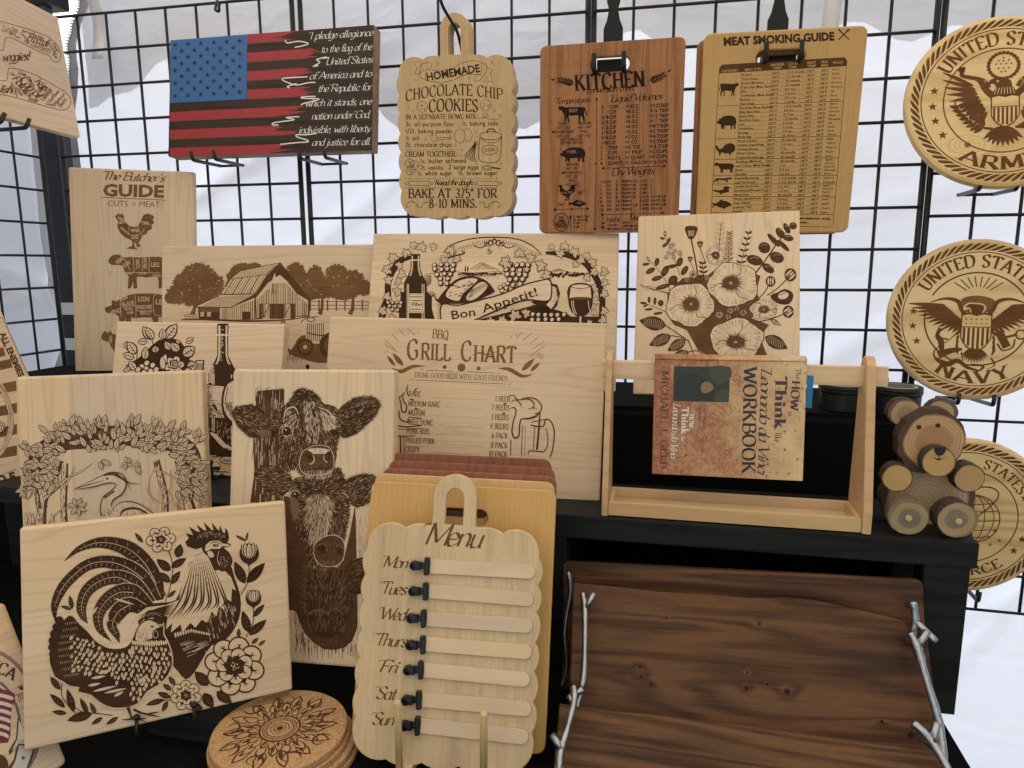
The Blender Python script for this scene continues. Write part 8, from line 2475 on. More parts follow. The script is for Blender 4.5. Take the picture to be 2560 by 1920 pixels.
def art_amer():
	a = Art('amer', 3.773, 0, 1480)
	M_GREY = plain('grey_band_paint', (0.26, 0.25, 0.26), 0.5)
	M_DRED = plain('dark_red_paint', (0.20, 0.022, 0.028), 0.5, noise=0.2, nscale=80)
	M_SLATE = plain('slate_blue_paint', (0.10, 0.13, 0.17), 0.5)
	M_OFFW = plain('off_white_paint', (0.62, 0.58, 0.53), 0.55, noise=0.1, nscale=120)
	oval = [(-120, 540), (0, 575), (120, 650), (220, 760), (300, 880), (350, 980), (380, 1100), (390, 1250), (370, 1400), (320, 1560), (240, 1700)]
	a.line(oval, 34, 0, 4); a.layer(); a.line(oval, 24, 1, 4); a.layer(); a.line(oval, 4, 0, 4)
	a.poly([(290, 870), (320, 885), (350, 905), (345, 935), (355, 985), (325, 990), (310, 950), (300, 920)], 1, smooth=2)
	a.line([(0, 850), (80, 930), (140, 1040), (175, 1150), (190, 1230)], 26, 3, 3)
	a.layer()
	a.text('RICA', -150, 690, 130, 840, 110, 'serif', 0, .26)
	a.text('2026', 172, 1030, 292, 975, 58, 'serif', 0, .2)
	for y, sg in ((905, -1), (1070, 1)):
		for k in range(5):
			an = (-1.57 if sg < 0 else 1.4) + (k - 2) * .45
			a.leaf(205 if sg < 0 else 265, y + 20 if sg < 0 else y - 20, (205 if sg < 0 else 265) + 56 * math.cos(an), (y + 20 if sg < 0 else y - 20) + 60 * math.sin(an), 12, 0)
		a.line([(160, y + 62 - 30 * (sg > 0)), (260, y + 8 - 30 * (sg > 0) + 20)], 4, 0, 0)
	# flag folds
	a.poly([(-100, 900), (30, 920), (145, 965), (110, 1100), (100, 1250), (75, 1420), (-100, 1360)], 2, smooth=2)
	for k in range(6):
		y = 960 + k * 72
		x1 = 120 - k * 8
		a.poly([(-100, y - 10), (20, y), (x1, y + 28), (x1 - 6, y + 60), (20, y + 34), (-100, y + 22)], 4, smooth=2)
	# ribbon
	a.poly([(165, 1180), (240, 1310), (335, 1170), (335, 1260), (290, 1450), (170, 1440), (90, 1540), (80, 1500), (150, 1380)], 0)
	a.poly([(178, 1210), (242, 1325), (322, 1200), (322, 1260), (280, 1440), (180, 1430), (110, 1500), (165, 1380)], 4)
	a.poly([(170, 1430), (310, 1460), (325, 1480), (250, 1700), (60, 1700), (130, 1580)], 0, smooth=2)
	a.poly([(182, 1445), (300, 1470), (308, 1490), (236, 1700), (90, 1700), (146, 1590)], 4)
	a.star(218, 1565, 26, 2, .2)
	for i in range(20):
		a.line([(186 + i * 6, 1450 + i), (182 + i * 6, 1480 + i)], 2.4, 1, 0)
		a.line([(165 + i * 6, 1430), (172 + i * 6, 1390)], 2.4, 1, 0)
	a.disc(-10, 1640, 90, 0, 110, n=24)
	a.done([burn('emblem_burn', (0.12, 0.05, 0.025)), M_GREY, M_DRED, M_SLATE, M_OFFW])
art_amer()

# ------------------------------------------------------------------ smaller things
def at(key, s, ox, oy, x, y):
	"""point of a board's face (local x, y) from tracing-sheet coordinates"""
	a = Art(key, s, ox, oy)
	a.put([(x, y)], 0)
	return Vector(a.V[0][:2])
M_STICK = wood('birch_stick', (0.70, 0.53, 0.35), (0.55, 0.38, 0.22), 'x', rings=4, rw=1.5, ring_amt=0.25, across=20, along=3, fib=0.3, tone=0.05)
M_CLIP = plain('black_enamel', (0.006, 0.006, 0.006), 0.28, spec=0.35)
days = [('Mon', (700, 1078), (808, 1085), (835, 1087), (1797, 1140), 0), ('Tues', (692, 1313), (797, 1315), (825, 1315), (1785, 1392), 0), ('Wed', (668, 1560), (778, 1563), (805, 1570), (1775, 1638), 0),
		('Thurs', (662, 516), (773, 515), (797, 512), (1767, 587), 350), ('Fri', (640, 745), (752, 745), (778, 750), (1750, 842), 350), ('Sat', (622, 1020), (735, 1020), (762, 1022), (1762, 1112), 350), ('Sun', (608, 1253), (723, 1258), (748, 1262), (1737, 1370), 350)]
def clip_mesh():
	ms = []
	me = box_me('clip', -0.0028, 0.0028, -0.0098, 0.0098, 0.0, 0.0072, 0.0022, 3); ms.append(me)
	ms.append(box_me('clip', -0.010, -0.002, -0.0035, 0.0035, 0.0012, 0.0045, 0.0008))
	kn = lathe_me('clip', [(0.0030, 0.001), (0.0052, 0.001), (0.0056, 0.003), (0.0052, 0.0078), (0.0030, 0.0082), (0.0022, 0.0045)], 16)
	kn.transform(Matrix.Translation((-0.0140, 0, 0))); ms.append(kn)
	k2 = lathe_me('clip', [(0.0012, -0.0046), (0.0026, -0.0046), (0.0026, 0.0046), (0.0012, 0.0046)], 12)
	k2.transform(Matrix.Translation((-0.0085, 0, 0.0052)) @ Matrix.Rotation(R(90), 4, 'X')); ms.append(k2)
	j = join_me('bulldog_clip', ms); j.materials.append(M_CLIP)
	return j
CM = clip_mesh()
for i, (d, kn, ba, s0, s1, dy) in enumerate(days):
	oy = 1120 + dy
	p0, p1 = at('menu', 3.6867, 850, oy, *s0), at('menu', 3.6867, 850, oy, *s1)
	b, k = at('menu', 3.6867, 850, oy, *ba), at('menu', 3.6867, 850, oy, *kn)
	an = math.atan2(p1.y - p0.y, p1.x - p0.x)
	c = put('bulldog_clip', CM, M_CLIP, BQ['menu'])
	c.matrix_local = Matrix.Translation((b.x, b.y, 0.0005)) @ Matrix.Rotation(math.atan2(b.y - k.y, b.x - k.x), 4, 'Z') @ Matrix.Scale(1.12, 4)
	L = (p1 - p0).length
	w = 0.0088
	ol = [(0, -w), (L - w, -w)] + [(L - w + w * math.sin(R(a)), -w * math.cos(R(a))) for a in range(15, 180, 15)] + [(L - w, w), (0, w)]
	st = put('name_stick', slab('name_stick', ol, 0.0018, 0.0004), M_STICK)
	st.matrix_world = BQ['menu'].matrix_world @ Matrix.Translation((p0.x, p0.y, 0.0032)) @ Matrix.Rotation(an, 4, 'Z')
	tag(st, 'blank wooden craft stick held by the black clip beside the word ' + d, 'stick', 'blank sticks clipped to the weekly menu board')

# wooden rack holding the menu stack
rk = empty('board_rack', 'small pine rack with two upright dowels in front of the menu board', 'rack', Matrix.Translation((-0.246, 0.73, 0.882)))
for x in (-0.05, 0.054):
	put('base_rail', box_me('base_rail', x - 0.010, x + 0.010, -0.035, 0.16, 0, 0.012, 0.002), M_DOWEL, rk)
	put('front_dowel', tube_me('front_dowel', [(x, -0.012, 0.010), (x + 0.001 * (1 if x < 0 else 2), -0.014, 0.108), (x + 0.001 * (1 if x < 0 else 2), -0.014, 0.110)], [0.0044, 0.0044, 0.0036], 14), M_DOWEL, rk)
	put('back_dowel', tube_me('back_dowel', [(x, 0.125, 0.010), (x, 0.165, 0.13)], 0.0044, 12), M_DOWEL, rk)
put('cross_bar', box_me('cross_bar', -0.07, 0.074, 0.10, 0.115, 0.012, 0.022, 0.002), M_DOWEL, rk)

# hooks on the grid
def j_hook(name, label, prongs, r=0.0036, lip=0.018):
	"""U bracket: each prong comes forward under the board and turns up in front of it"""
	g = empty(name, label, 'hook')
	for (bx, by, bz), (fx, fy, fz), (tx, ty, tz) in prongs:
		put('prong', tube_me('prong', bend([(bx, by, bz), (fx, fy, fz), (tx, ty, tz)], 0.006), r, 10), M_BLACKMET, g)
	xs = [p[0][0] for p in prongs]
	put('back_bar', tube_me('back_bar', [(min(xs) - 0.004, prongs[0][0][1], prongs[0][0][2]), (max(xs) + 0.004, prongs[-1][0][1], prongs[-1][0][2])], 0.0028, 8), M_BLACKMET, g)
	return g
def pr(bx, bz, fx, fz, by=1.478, fy=1.372, lip=0.018, dx=-0.003):
	return ((bx, by, bz), (fx, fy, fz), (fx + dx, fy, fz + lip))
j_hook('grid_hook', 'black double hook under the left half of the flag sign', [pr(-.985, 1.716, -.980, 1.7145), pr(-.932, 1.716, -.927, 1.7145)])
j_hook('grid_hook', 'black double hook under the right half of the flag sign', [pr(-.740, 1.712, -.734, 1.7095), pr(-.684, 1.712, -.679, 1.7095)])
j_hook('grid_hook', 'black double hook holding up the Army plaque', [pr(.515, 1.618, .5075, 1.618, fy=1.372, dx=.003), pr(.570, 1.618, .563, 1.617, fy=1.372, dx=.003)])
j_hook('grid_hook', 'black double hook holding up the Navy plaque', [pr(.512, 1.243, .501, 1.255, fy=1.352, dx=.001), pr(.567, 1.243, .556, 1.254, fy=1.352, dx=.001)])
j_hook('grid_hook', 'black double hook holding up the plaque behind the log bear', [pr(.51, .895, .505, .900, fy=1.335, dx=.001), pr(.565, .895, .560, .900, fy=1.335, dx=.001)])
j_hook('grid_hook', 'black double hook under the vegetable word board on the left wall', [((-1.445, 1.240, 1.764), (-1.246, 1.2332, 1.7664), (-1.2434, 1.2406, 1.7846)), ((-1.445, 1.184, 1.764), (-1.246, 1.1774, 1.7664), (-1.2434, 1.1867, 1.7846))], 0.0040)
def strap_clip(label, x, z0, yb, yf, zh, hw):
	g = empty('strap_hanger', label, 'hook', Matrix.Translation((x, 0, 0)))
	ol = [(-.0125, .03), (.0125, .03), (.0125, .012), (.0085, .0), (.0125, -.020), (.0185, -.034), (.0185, -.055), (.013, -.075), (-.013, -.075), (-.0185, -.055), (-.0185, -.034), (-.0125, -.020), (-.0085, 0), (-.0125, .012)]
	p = put('strap_plate', slab('strap_plate', ol, 0.004, 0.001), M_RUBBERB, g)
	p.matrix_local = Matrix.Translation((0, yb, z0)) @ Matrix.Rotation(R(93), 4, 'X')
	q = put('plate_rib', tube_me('plate_rib', bend([(-.0105, -.070, .001), (-.0125, -.045, .002), (-.006, -.030, .003), (.006, -.030, .003), (.0125, -.045, .002), (.0105, -.070, .001)], .006), 0.0022, 8), M_RUBBERB, g)
	q.matrix_local = p.matrix_local
	for s in (-hw, hw):
		put('prong', tube_me('prong', bend([(s, yb, zh + 0.012), (s, yb, zh - 0.004), (s, yf, zh - 0.006), (s * 1.02, yf - 0.002, zh + 0.022)], 0.006), 0.0044, 10), M_RUBBERB, g)
	put('cross_bar', box_me('cross_bar', -hw, hw, 1.425, yb + 0.004, zh - 0.008, zh + 0.024, 0.003), M_RUBBERB, g)
strap_clip('black rubber strap hanger holding the reddish kitchen chart board', -0.1165, 1.975, 1.462, 1.378, 1.852, 0.0265)
strap_clip('black rubber strap hanger holding the bamboo smoking guide', 0.184, 1.972, 1.472, 1.378, 1.852, 0.0285)
tag(put('wire_hook', tube_me('wire_hook', catmull([(-.4255, 1.345, 1.992), (-.4215, 1.352, 1.968), (-.4130, 1.382, 1.948), (-.4095, 1.40, 1.940), (-.4110, 1.43, 1.925), (-.416, 1.468, 1.905), (-.418, 1.478, 1.925), (-.418, 1.474, 1.968)], 5), 0.0030, 8), M_BLACKMET),
	'black wire hook through the handles of the stacked cookie boards', 'hook')
tag(put('wire_hook', tube_me('wire_hook', bend([(-.962, 1.48, 2.050), (-.955, 1.46, 2.052), (-.955, 1.45, 2.03), (-.945, 1.45, 2.026), (-.945, 1.45, 2.045)], .004), 0.003, 8), M_BLACKMET), 'small empty black hook above the flag at the top of the grid', 'hook')

# easels: bent rod, ball-tipped pegs in front of the board
def easel(label, x, y, z, yaw, w, peg=0.034, back=0.13):
	g = empty('wire_easel', label, 'easel', Matrix.Translation((x, y, z)) @ Matrix.Rotation(R(yaw), 4, 'Z'))
	for s in (-w / 2, w / 2):
		put('peg', tube_me('peg', bend([(s, 0.10, 0.003), (s, -0.012, 0.003), (s, -0.014, peg)], 0.006), 0.0022, 8), M_BLACKMET, g)
		b = lathe_me('peg_ball', [(0.0005, -.0042), (0.003, -.003), (0.0042, 0), (0.003, .003), (0.0005, .0042)], 12)
		put('peg_ball', b, M_BLACKMET, g, (s, -0.014, peg + 0.002))
		put('back_strut', tube_me('back_strut', [(s, 0.10, 0.003), (s * .6, 0.045, back)], 0.0022, 8), M_BLACKMET, g)
	put('cross_rod', tube_me('cross_rod', [(-w / 2, 0.06, 0.003), (w / 2, 0.06, 0.003)], 0.002, 8), M_BLACKMET, g)
easel('black ball-tipped easel behind the heron, holding the wine board', -0.852, 1.105, 1.113, 3, 0.12, 0.034)
easel('black ball-tipped easel holding the barn scene board', -0.76, 1.298, 1.263, 7, 0.12, 0.032)
eg = empty('wire_easel', 'black ball-tipped easel in front of the rooster board', 'easel', BQ['rooster'].matrix_world.copy())
for px, py in ((838, 1578), (1190, 1502)):
	q = at('rooster', 2.458, 0, 1150, px, py)
	put('peg', tube_me('peg', bend([(q.x, -0.010, -0.06), (q.x, -0.010, 0.005), (q.x, q.y, 0.005)], 0.005), 0.0022, 8), M_BLACKMET, eg)
	put('peg_ball', lathe_me('peg_ball', [(0.0005, -.0042), (0.003, -.003), (0.0042, 0), (0.003, .003), (0.0005, .0042)], 12), M_BLACKMET, eg, (q.x, q.y + .001, .005))
	put('back_strut', tube_me('back_strut', [(q.x, -0.010, -0.058), (q.x * .8, 0.10, -0.0245)], 0.0022, 8), M_BLACKMET, eg)
put('cross_rod', tube_me('cross_rod', [(-.06, -.010, -.04), (.05, -.010, -.04)], 0.002, 8), M_BLACKMET, eg)
solid('easel_foot', 'black block lifting the rooster board off the table', 'block', -0.66, -0.53, 0.735, 0.80, 0.881, 0.915, M_BLACKWOOD, 0.003)

# ------------------------------------------------------------------ wooden tote
tt = empty('wooden_tote', 'open pale wooden tote carrier with a flat top rail on the black shelf', 'tote')
M_TOTE = wood('tote_cherry', (0.60, 0.385, 0.195), (0.44, 0.255, 0.115), 'z', rings=8, rw=4, ring_amt=0.4, across=12, along=1.2, fib=0.3, tone=0.04)
M_TOTX = wood('tote_maple_x', (0.63, 0.43, 0.235), (0.47, 0.29, 0.14), 'x', rings=8, rw=4, ring_amt=0.4, across=12, along=1.2, fib=0.3, tone=0.05)
TZ = 1.1355
def endp(x0, x1):
	prof = [(.996, TZ), (1.078, TZ), (1.078, TZ + .035), (1.068, TZ + .222), (1.062, TZ + .232), (1.052, TZ + .236), (1.042, TZ + .234), (1.034, TZ + .224), (.996, TZ + .03)]
	me = slab('end_panel', prof, x1 - x0, 0.0015)
	o = put('end_panel', me, M_TOTE, tt)
	# slab x -> world y, slab y -> world z, slab z -> world x
	o.matrix_local = Matrix(((0, 0, 1, x1), (1, 0, 0, 0), (0, 1, 0, 0), (0, 0, 0, 1)))
endp(-0.0835, -0.0745); endp(0.268, 0.280)
put('top_rail', box_me('top_rail', -0.092, 0.300, 1.0475, 1.0570, TZ + .194, TZ + .222, 0.003), MX, tt)
put('front_rail', box_me('front_rail', -0.0742, 0.2677, .9985, 1.0065, TZ + .0005, TZ + .021, 0.0015), M_TOTX, tt)
put('back_rail', box_me('back_rail', -0.0742, 0.2677, 1.0655, 1.0735, TZ + .0005, TZ + .021, 0.0015), M_TOTX, tt)
put('side_rail', box_me('side_rail', 0.2605, 0.2675, 1.0070, 1.0650, TZ + .008, TZ + .022, 0.001), M_TOTX, tt)
put('side_rail', box_me('side_rail', -0.0740, -0.067, 1.0070, 1.0650, TZ + .008, TZ + .022, 0.001), M_TOTX, tt)
put('bottom', box_me('bottom', -0.0742, 0.2677, 1.0068, 1.0652, TZ + .001, TZ + .0075, 0), M_TOTX, tt)

# ------------------------------------------------------------------ book over the rail
def cover_mat():
	m, nt, b, ns, ls = nodes('mottled_cover')
	tc = ns.new('ShaderNodeTexCoord')
	n1 = nd(ns, 'ShaderNodeTexNoise', i_Scale=14.0, i_Detail=8.0, i_Roughness=0.7)
	n2 = nd(ns, 'ShaderNodeTexNoise', i_Scale=110.0, i_Detail=6.0, i_Roughness=0.8)
	for n in (n1, n2):
		ls.new(tc.outputs['Object'], n.inputs['Vector'])
	sx = ns.new('ShaderNodeSeparateXYZ')
	ls.new(tc.outputs['Object'], sx.inputs[0])
	g = math_(ns, ls, 'ADD', math_(ns, ls, 'MULTIPLY', sx.outputs[0], 5.0), math_(ns, ls, 'MULTIPLY', n1.outputs[0], 2.2), clamp=False)
	g = math_(ns, ls, 'SUBTRACT', g, 0.72, clamp=True)
	c = mix_(ns, ls, g, (0.33, 0.095, 0.032), (0.74, 0.54, 0.27))
	f = math_(ns, ls, 'MULTIPLY', math_(ns, ls, 'SUBTRACT', n2.outputs[0], 0.46), 5.0, clamp=True)
	c = mix_(ns, ls, math_(ns, ls, 'MULTIPLY', f, 0.55), c, (0.62, 0.36, 0.19))
	n3 = nd(ns, 'ShaderNodeTexNoise', i_Scale=150.0, i_Detail=3.0)
	ls.new(tc.outputs['Object'], n3.inputs['Vector'])
	f = math_(ns, ls, 'MULTIPLY', math_(ns, ls, 'SUBTRACT', n3.outputs[0], 0.62), 9.0, clamp=True)
	c = mix_(ns, ls, f, c, (0.16, 0.045, 0.018))
	ls.new(c, b.inputs['Base Color'])
	b.inputs['Roughness'].default_value = 0.32
	return m
M_COV = cover_mat()
M_PAPER = plain('page_edges', (0.70, 0.66, 0.56), 0.8, noise=0.1, nscale=900)
bw, bh = 0.2064, 0.1702
bk = empty('book', 'orange and cream paperback workbook hung spine-up over the tote rail', 'book', pose(6, -.1, .5, .0901, 1.02, 1.1969))
BQ['book'] = bk
put('front_cover', slab('front_cover', rrect(-bw / 2, bw / 2, 0, bh - .004, .001), 0.0018, 0.0004), M_COV, bk)
put('pages', box_me('pages', -bw / 2 + .003, bw / 2 - .003, .002, bh - .004, -.0095, -.0020, 0), M_PAPER, bk)
sp_ = mesh('spine', [(x, bh - .004 + .007 * math.sin(R(t)), -.0175 + .0175 * math.cos(R(t))) for x in (-bw / 2, bw / 2) for t in range(0, 181, 20)], [(i, i + 1, i + 11, i + 10) for i in range(9)], True)
thick(put('spine', sp_, M_COV, bk), 0.0012)
o = put('back_cover', slab('back_cover', rrect(-bw / 2, bw / 2, 0, bh - .004, .001), 0.0018, 0.0004), M_COV, bk)
o.matrix_local = Matrix.Translation((0, 0, -0.0345))
o = put('pages', box_me('pages', -bw / 2 + .003, bw / 2 - .003, .002, bh - .004, -.0335, -.0265, 0), M_PAPER, bk)
def art_book():
	a = Art('book', 2.048, 1480, 860)
	rr = random.Random(12)
	for i in range(330):       # red chalk lines drawn across the cover
		x, y = rr.uniform(318, 760), rr.uniform(95, 650)
		an = math.sin(x * .011) * 1.2 + math.cos(y * .013) * 1.5
		L = rr.uniform(20, 60)
		pts = [(x, y), (x + L * .5 * math.cos(an), y + L * .5 * math.sin(an)), (x + L * math.cos(an + .5), y + L * math.sin(an + .5))]
		if all(312 < p[0] < 1090 and 84 < p[1] < 660 for p in pts):
			a.line(pts, rr.uniform(1.2, 2.6), 2, 2)
	a.layer()
	# small landscape picture
	q = lambda u, v: (420 - 5 * v + (288 - 3 * v) * u, 114 + 178 * v + (4 + 3 * v) * u)
	a.poly([q(0, 0), q(1, 0), q(1, 1), q(0, 1)], 3)
	a.poly([q(.62, 0), q(1, 0), q(1, .35), q(.8, .5), q(.66, .3)], 4, smooth=2)
	a.poly([q(.05, .9), q(.1, .3), q(.4, .2), q(.7, .55), q(.66, .95)], 5, smooth=3)
	a.poly([q(.5, .5), q(.62, .42), q(.72, .6), q(.6, .75), q(.5, .7)], 6, smooth=3)
	a.poly([q(.8, .7), q(.98, .62), q(.98, .95), q(.76, .97)], 4, smooth=2)
	a.layer()
	for t, x0, y0, x1, y1, h, f, m, w in (('MICHAEL J. GELB', 358, 140, 350, 642, 33, 'serif', 0, .13), ('WORKBOOK', 778, 122, 768, 668, 66, 'serif', 0, .2), ('Leonardo da Vinci', 868, 124, 848, 664, 56, 'script', 0, .12), ('Think', 940, 170, 934, 442, 58, 'serif', 1, .24), ('like', 938, 455, 934, 506, 34, 'serif', 1, .16), ('The', 1044, 126, 1043, 186, 26, 'serif', 1, .14), ('HOW', 1024, 190, 1014, 344, 42, 'serif', 1, .24), ('to', 1004, 346, 1002, 370, 26, 'serif', 1, .14),
									 ('Think', 460, 324, 456, 464, 34, 'serif', 7, .22), ('like', 458, 472, 456, 498, 20, 'serif', 7, .16), ('HOW', 500, 360, 496, 430, 24, 'serif', 7, .22), ('to', 492, 432, 492, 448, 14, 'serif', 7, .2), ('Leonardo da Vinci', 418, 302, 402, 584, 36, 'script', 7, .12), ('Your Personal', 572, 304, 568, 432, 18, 'script', 1, .12), ('Companion to', 548, 304, 544, 430, 18, 'script', 1, .12)):
		a.text(t, x0, y0, x1, y1, h, f, m, w)
	a.done([plain('print_black', (0.012, 0.011, 0.014), 0.4), plain('print_maroon', (0.07, 0.022, 0.035), 0.4), plain('red_chalk', (0.27, 0.075, 0.035), 0.5), plain('picture_dark', (0.018, 0.020, 0.010), 0.3, noise=0.5, nscale=60), plain('picture_green', (0.045, 0.046, 0.022), 0.3, noise=0.4, nscale=90), plain('picture_black', (0.010, 0.009, 0.007), 0.3), plain('picture_ochre', (0.24, 0.15, 0.06), 0.3, noise=0.3, nscale=80), plain('print_white', (0.75, 0.72, 0.66), 0.4)], 'cover_print')
art_book()
tag(put('bookmark', box_me('bookmark', .1955, .2035, 1.046, 1.0475, 1.297, 1.343, 0), plain('blue_paper', (0.02, 0.20, 0.42), 0.5)), 'bright blue paper slip sticking out of the book on the tote', 'bookmark')

# ------------------------------------------------------------------ black candle tins
def tin(label, x, y, r, h, z=1.2625):
	g = empty('candle_tin', label, 'tin', Matrix.Translation((x, y, z)), 'black round candle tins behind the tote')
	put('body', lathe_me('body', [(r - .002, 0), (r, .002), (r, h - .014)], 40), M_BLACKMET, g)
	ld = put('lid', lathe_me('lid', [(r - .001, h - .0135), (r + .0015, h - .012), (r + .0018, h - .008), (r + .0005, h - .007), (r + .0018, h - .005), (r + .001, h - .001), (r - .001, h), (r - .003, h - .0008), (r - .004, h - .001)], 40), M_BLACKMET, g)
	put('sticker', lathe_me('sticker', [(r - .006, h - .0009), (r - .0062, h - .0006)], 40), plain('kraft_sticker', (0.33, 0.32, 0.27), 0.6, noise=0.35, nscale=160), ld)
	put('sticker_print', lathe_me('sticker_print', [(r - .010, h - .0005), (r - .0102, h - .00035)], 32), plain('sticker_ink', (0.06, 0.055, 0.045), 0.6, noise=0.9, nscale=260), ld)
tin('black candle tin half hidden behind the tote right end panel', 0.283, 1.225, 0.034, 0.042)
tin('black candle tin with kraft sticker directly behind the bear', 0.361, 1.21, 0.034, 0.044)
tin('black candle tin furthest back, peeping over the tote rail', 0.340, 1.315, 0.034, 0.042)

# ------------------------------------------------------------------ log slice bear
def slice_(name, c, r, t, parent, face, bark, yaw=0, tilt=0, n=48, rough=.035, seed=0, ky=1.0):
	"""sawn log slice: rough bark round the rim, face towards the viewer"""
	rr = random.Random(seed)
	ph = [rr.uniform(0, 6.28) for _ in range(6)]
	ol = []
	for i in range(n):
		a = 2 * math.pi * i / n
		q = 1 + rough * (.5 * math.sin(2 * a + ph[0]) + .35 * math.sin(5 * a + ph[1]) + .3 * math.sin(11 * a + ph[2])) + rr.uniform(-.5, .5) * rough * .7
		ol.append((r * q * math.cos(a), r * q * ky * math.sin(a)))
	me = slab(name, ol, t, 0.0008, seg=1)
	me.materials.append(face); me.materials.append(bark)
	me.polygons.foreach_set('material_index', [0 if abs(p.normal.z) > .8 else 1 for p in me.polygons])
	me.update()
	o = bpy.data.objects.new(name, me)
	C.objects.link(o)
	o.parent = parent
	o.matrix_local = Matrix.Translation(c) @ Matrix.Rotation(R(yaw), 4, 'Z') @ Matrix.Rotation(R(90 - tilt), 4, 'X')
	return o
def bark_mat(name, c1, c2):
	m, nt, b, ns, ls = nodes(name)
	tc = ns.new('ShaderNodeTexCoord')
	n = nd(ns, 'ShaderNodeTexNoise', i_Scale=220.0, i_Detail=6.0, i_Roughness=0.7)
	ls.new(tc.outputs['Object'], n.inputs['Vector'])
	ls.new(mix_(ns, ls, math_(ns, ls, 'MULTIPLY', math_(ns, ls, 'SUBTRACT', n.outputs[0], .3), 2.2, clamp=True), c1, c2), b.inputs['Base Color'])
	b.inputs['Roughness'].default_value = 0.95
	bump_(ns, ls, b, n.outputs[0], 1.0, 0.004)
	return m
BK = bark_mat('rough_bark', (0.020, 0.012, 0.008), (0.13, 0.085, 0.055))
BK2 = bark_mat('smooth_grey_bark', (0.12, 0.10, 0.06), (0.24, 0.20, 0.12))
br = empty('log_bear', 'teddy bear made of sawn log slices sitting at the shelf end', 'ornament')
brc = (0.42, 0.265, 0.135)
slice_('body', (.3674, 1.062, 1.1700), .0590, .016, br, slice_mat('body_slice', (0.55, 0.38, 0.235), (0.40, 0.26, 0.15), (0.08, 0.045, 0.028), .056), BK, seed=1, tilt=4, rough=.07)
hd = slice_('head', (.3570, 1.040, 1.2575), .0425, .022, br, slice_mat('head_slice', (0.56, 0.35, 0.17), (0.36, 0.19, 0.085), (0.07, 0.038, 0.022), .041, .004, .0, (0.33, 0.16, 0.07)), BK, seed=2, ky=1.06, rough=.06)
slice_('ear', (.3265, 1.060, 1.2925), .0205, .016, br, slice_mat('ear_slice_a', (0.52, 0.38, 0.20), (0.28, 0.15, 0.075), (0.14, 0.08, 0.05), .0205, .003, -.002, (0.27, 0.15, 0.08)), BK, seed=3)
slice_('ear', (.3765, 1.066, 1.2925), .0200, .016, br, slice_mat('ear_slice_b', (0.52, 0.38, 0.20), (0.28, 0.15, 0.075), (0.14, 0.08, 0.05), .020, -.003, -.002, (0.40, 0.25, 0.12)), BK, seed=4)
Y_ = (0.58, 0.38, 0.14)
slice_('arm', (.3150, 1.026, 1.2075), .0195, .020, br, slice_mat('arm_slice_a', Y_, (0.36, 0.21, 0.08), (0.10, 0.055, 0.03), .0195), BK, yaw=-4, seed=5, rough=.045)
slice_('arm', (.4035, 1.026, 1.2125), .0195, .024, br, slice_mat('arm_slice_b', (0.50, 0.33, 0.15), (0.34, 0.19, 0.08), (0.10, 0.055, 0.03), .0195), BK, yaw=2, seed=6, rough=.045)
slice_('foot', (.3255, 1.003, 1.1608), .0250, .022, br, slice_mat('foot_slice_a', (0.42, 0.31, 0.14), (0.20, 0.15, 0.08), (0.20, 0.15, 0.07), .025, .002, -.002, (0.10, 0.09, 0.075)), BK2, yaw=-3, seed=7, rough=.02)
slice_('foot', (.3857, 1.003, 1.1610), .0250, .026, br, slice_mat('foot_slice_b', (0.46, 0.33, 0.17), (0.22, 0.165, 0.09), (0.26, 0.17, 0.08), .025, -.002, .001, (0.11, 0.10, 0.09)), BK, yaw=3, seed=8, rough=.02)
slice_('snout', (.3615, 1.018, 1.2350), .0208, .018, br, slice_mat('snout_slice', Y_, (0.36, 0.21, 0.08), (0.20, 0.11, 0.05), .0208), BK, seed=9, rough=.015)
INK = plain('black_paint', (0.010, 0.010, 0.014), 0.4)
def dab(name, ol, c, parent=br, t=0.0006):
	o = put(name, slab(name, ol, t, 0.0001, seg=1), INK, parent)
	o.matrix_local = Matrix.Translation(c) @ Matrix.Rotation(R(90), 4, 'X')
dab('eye', circle(.0031, 18), (.3405, 1.0393, 1.2772)); dab('eye', circle(.0031, 18), (.3637, 1.0393, 1.2805))
dab('nose', [(-.007, .005), (.007, .006), (.0068, -.001), (.003, -.006), (-.003, -.006), (-.0065, -.001)], (.3612, 1.0173, 1.2505))
dab('mouth', [(-.0006, 0), (.0006, 0), (.0006, -.006), (.0045, -.0045), (.005, -.0055), (0, -.0078), (-.005, -.0055), (-.0045, -.0045), (-.0006, -.006)], (.3612, 1.0173, 1.2455))
for i, (x, z) in enumerate(((-.006, .0), (-.008, -.003), (.006, .0), (.008, -.003), (-.004, .002), (.004, .002))):
	dab('freckle', circle(.0006, 8), (.3612 + x, 1.0173, 1.2435 + z))
for x in (.3262, .3868):
	o = put('peg', lathe_me('peg', [(.004, 0), (.0042, .0015), (.002, .002)], 14), M_DOWEL, br)
	o.matrix_local = Matrix.Translation((x, 1.0028, 1.1598)) @ Matrix.Rotation(R(90), 4, 'X')

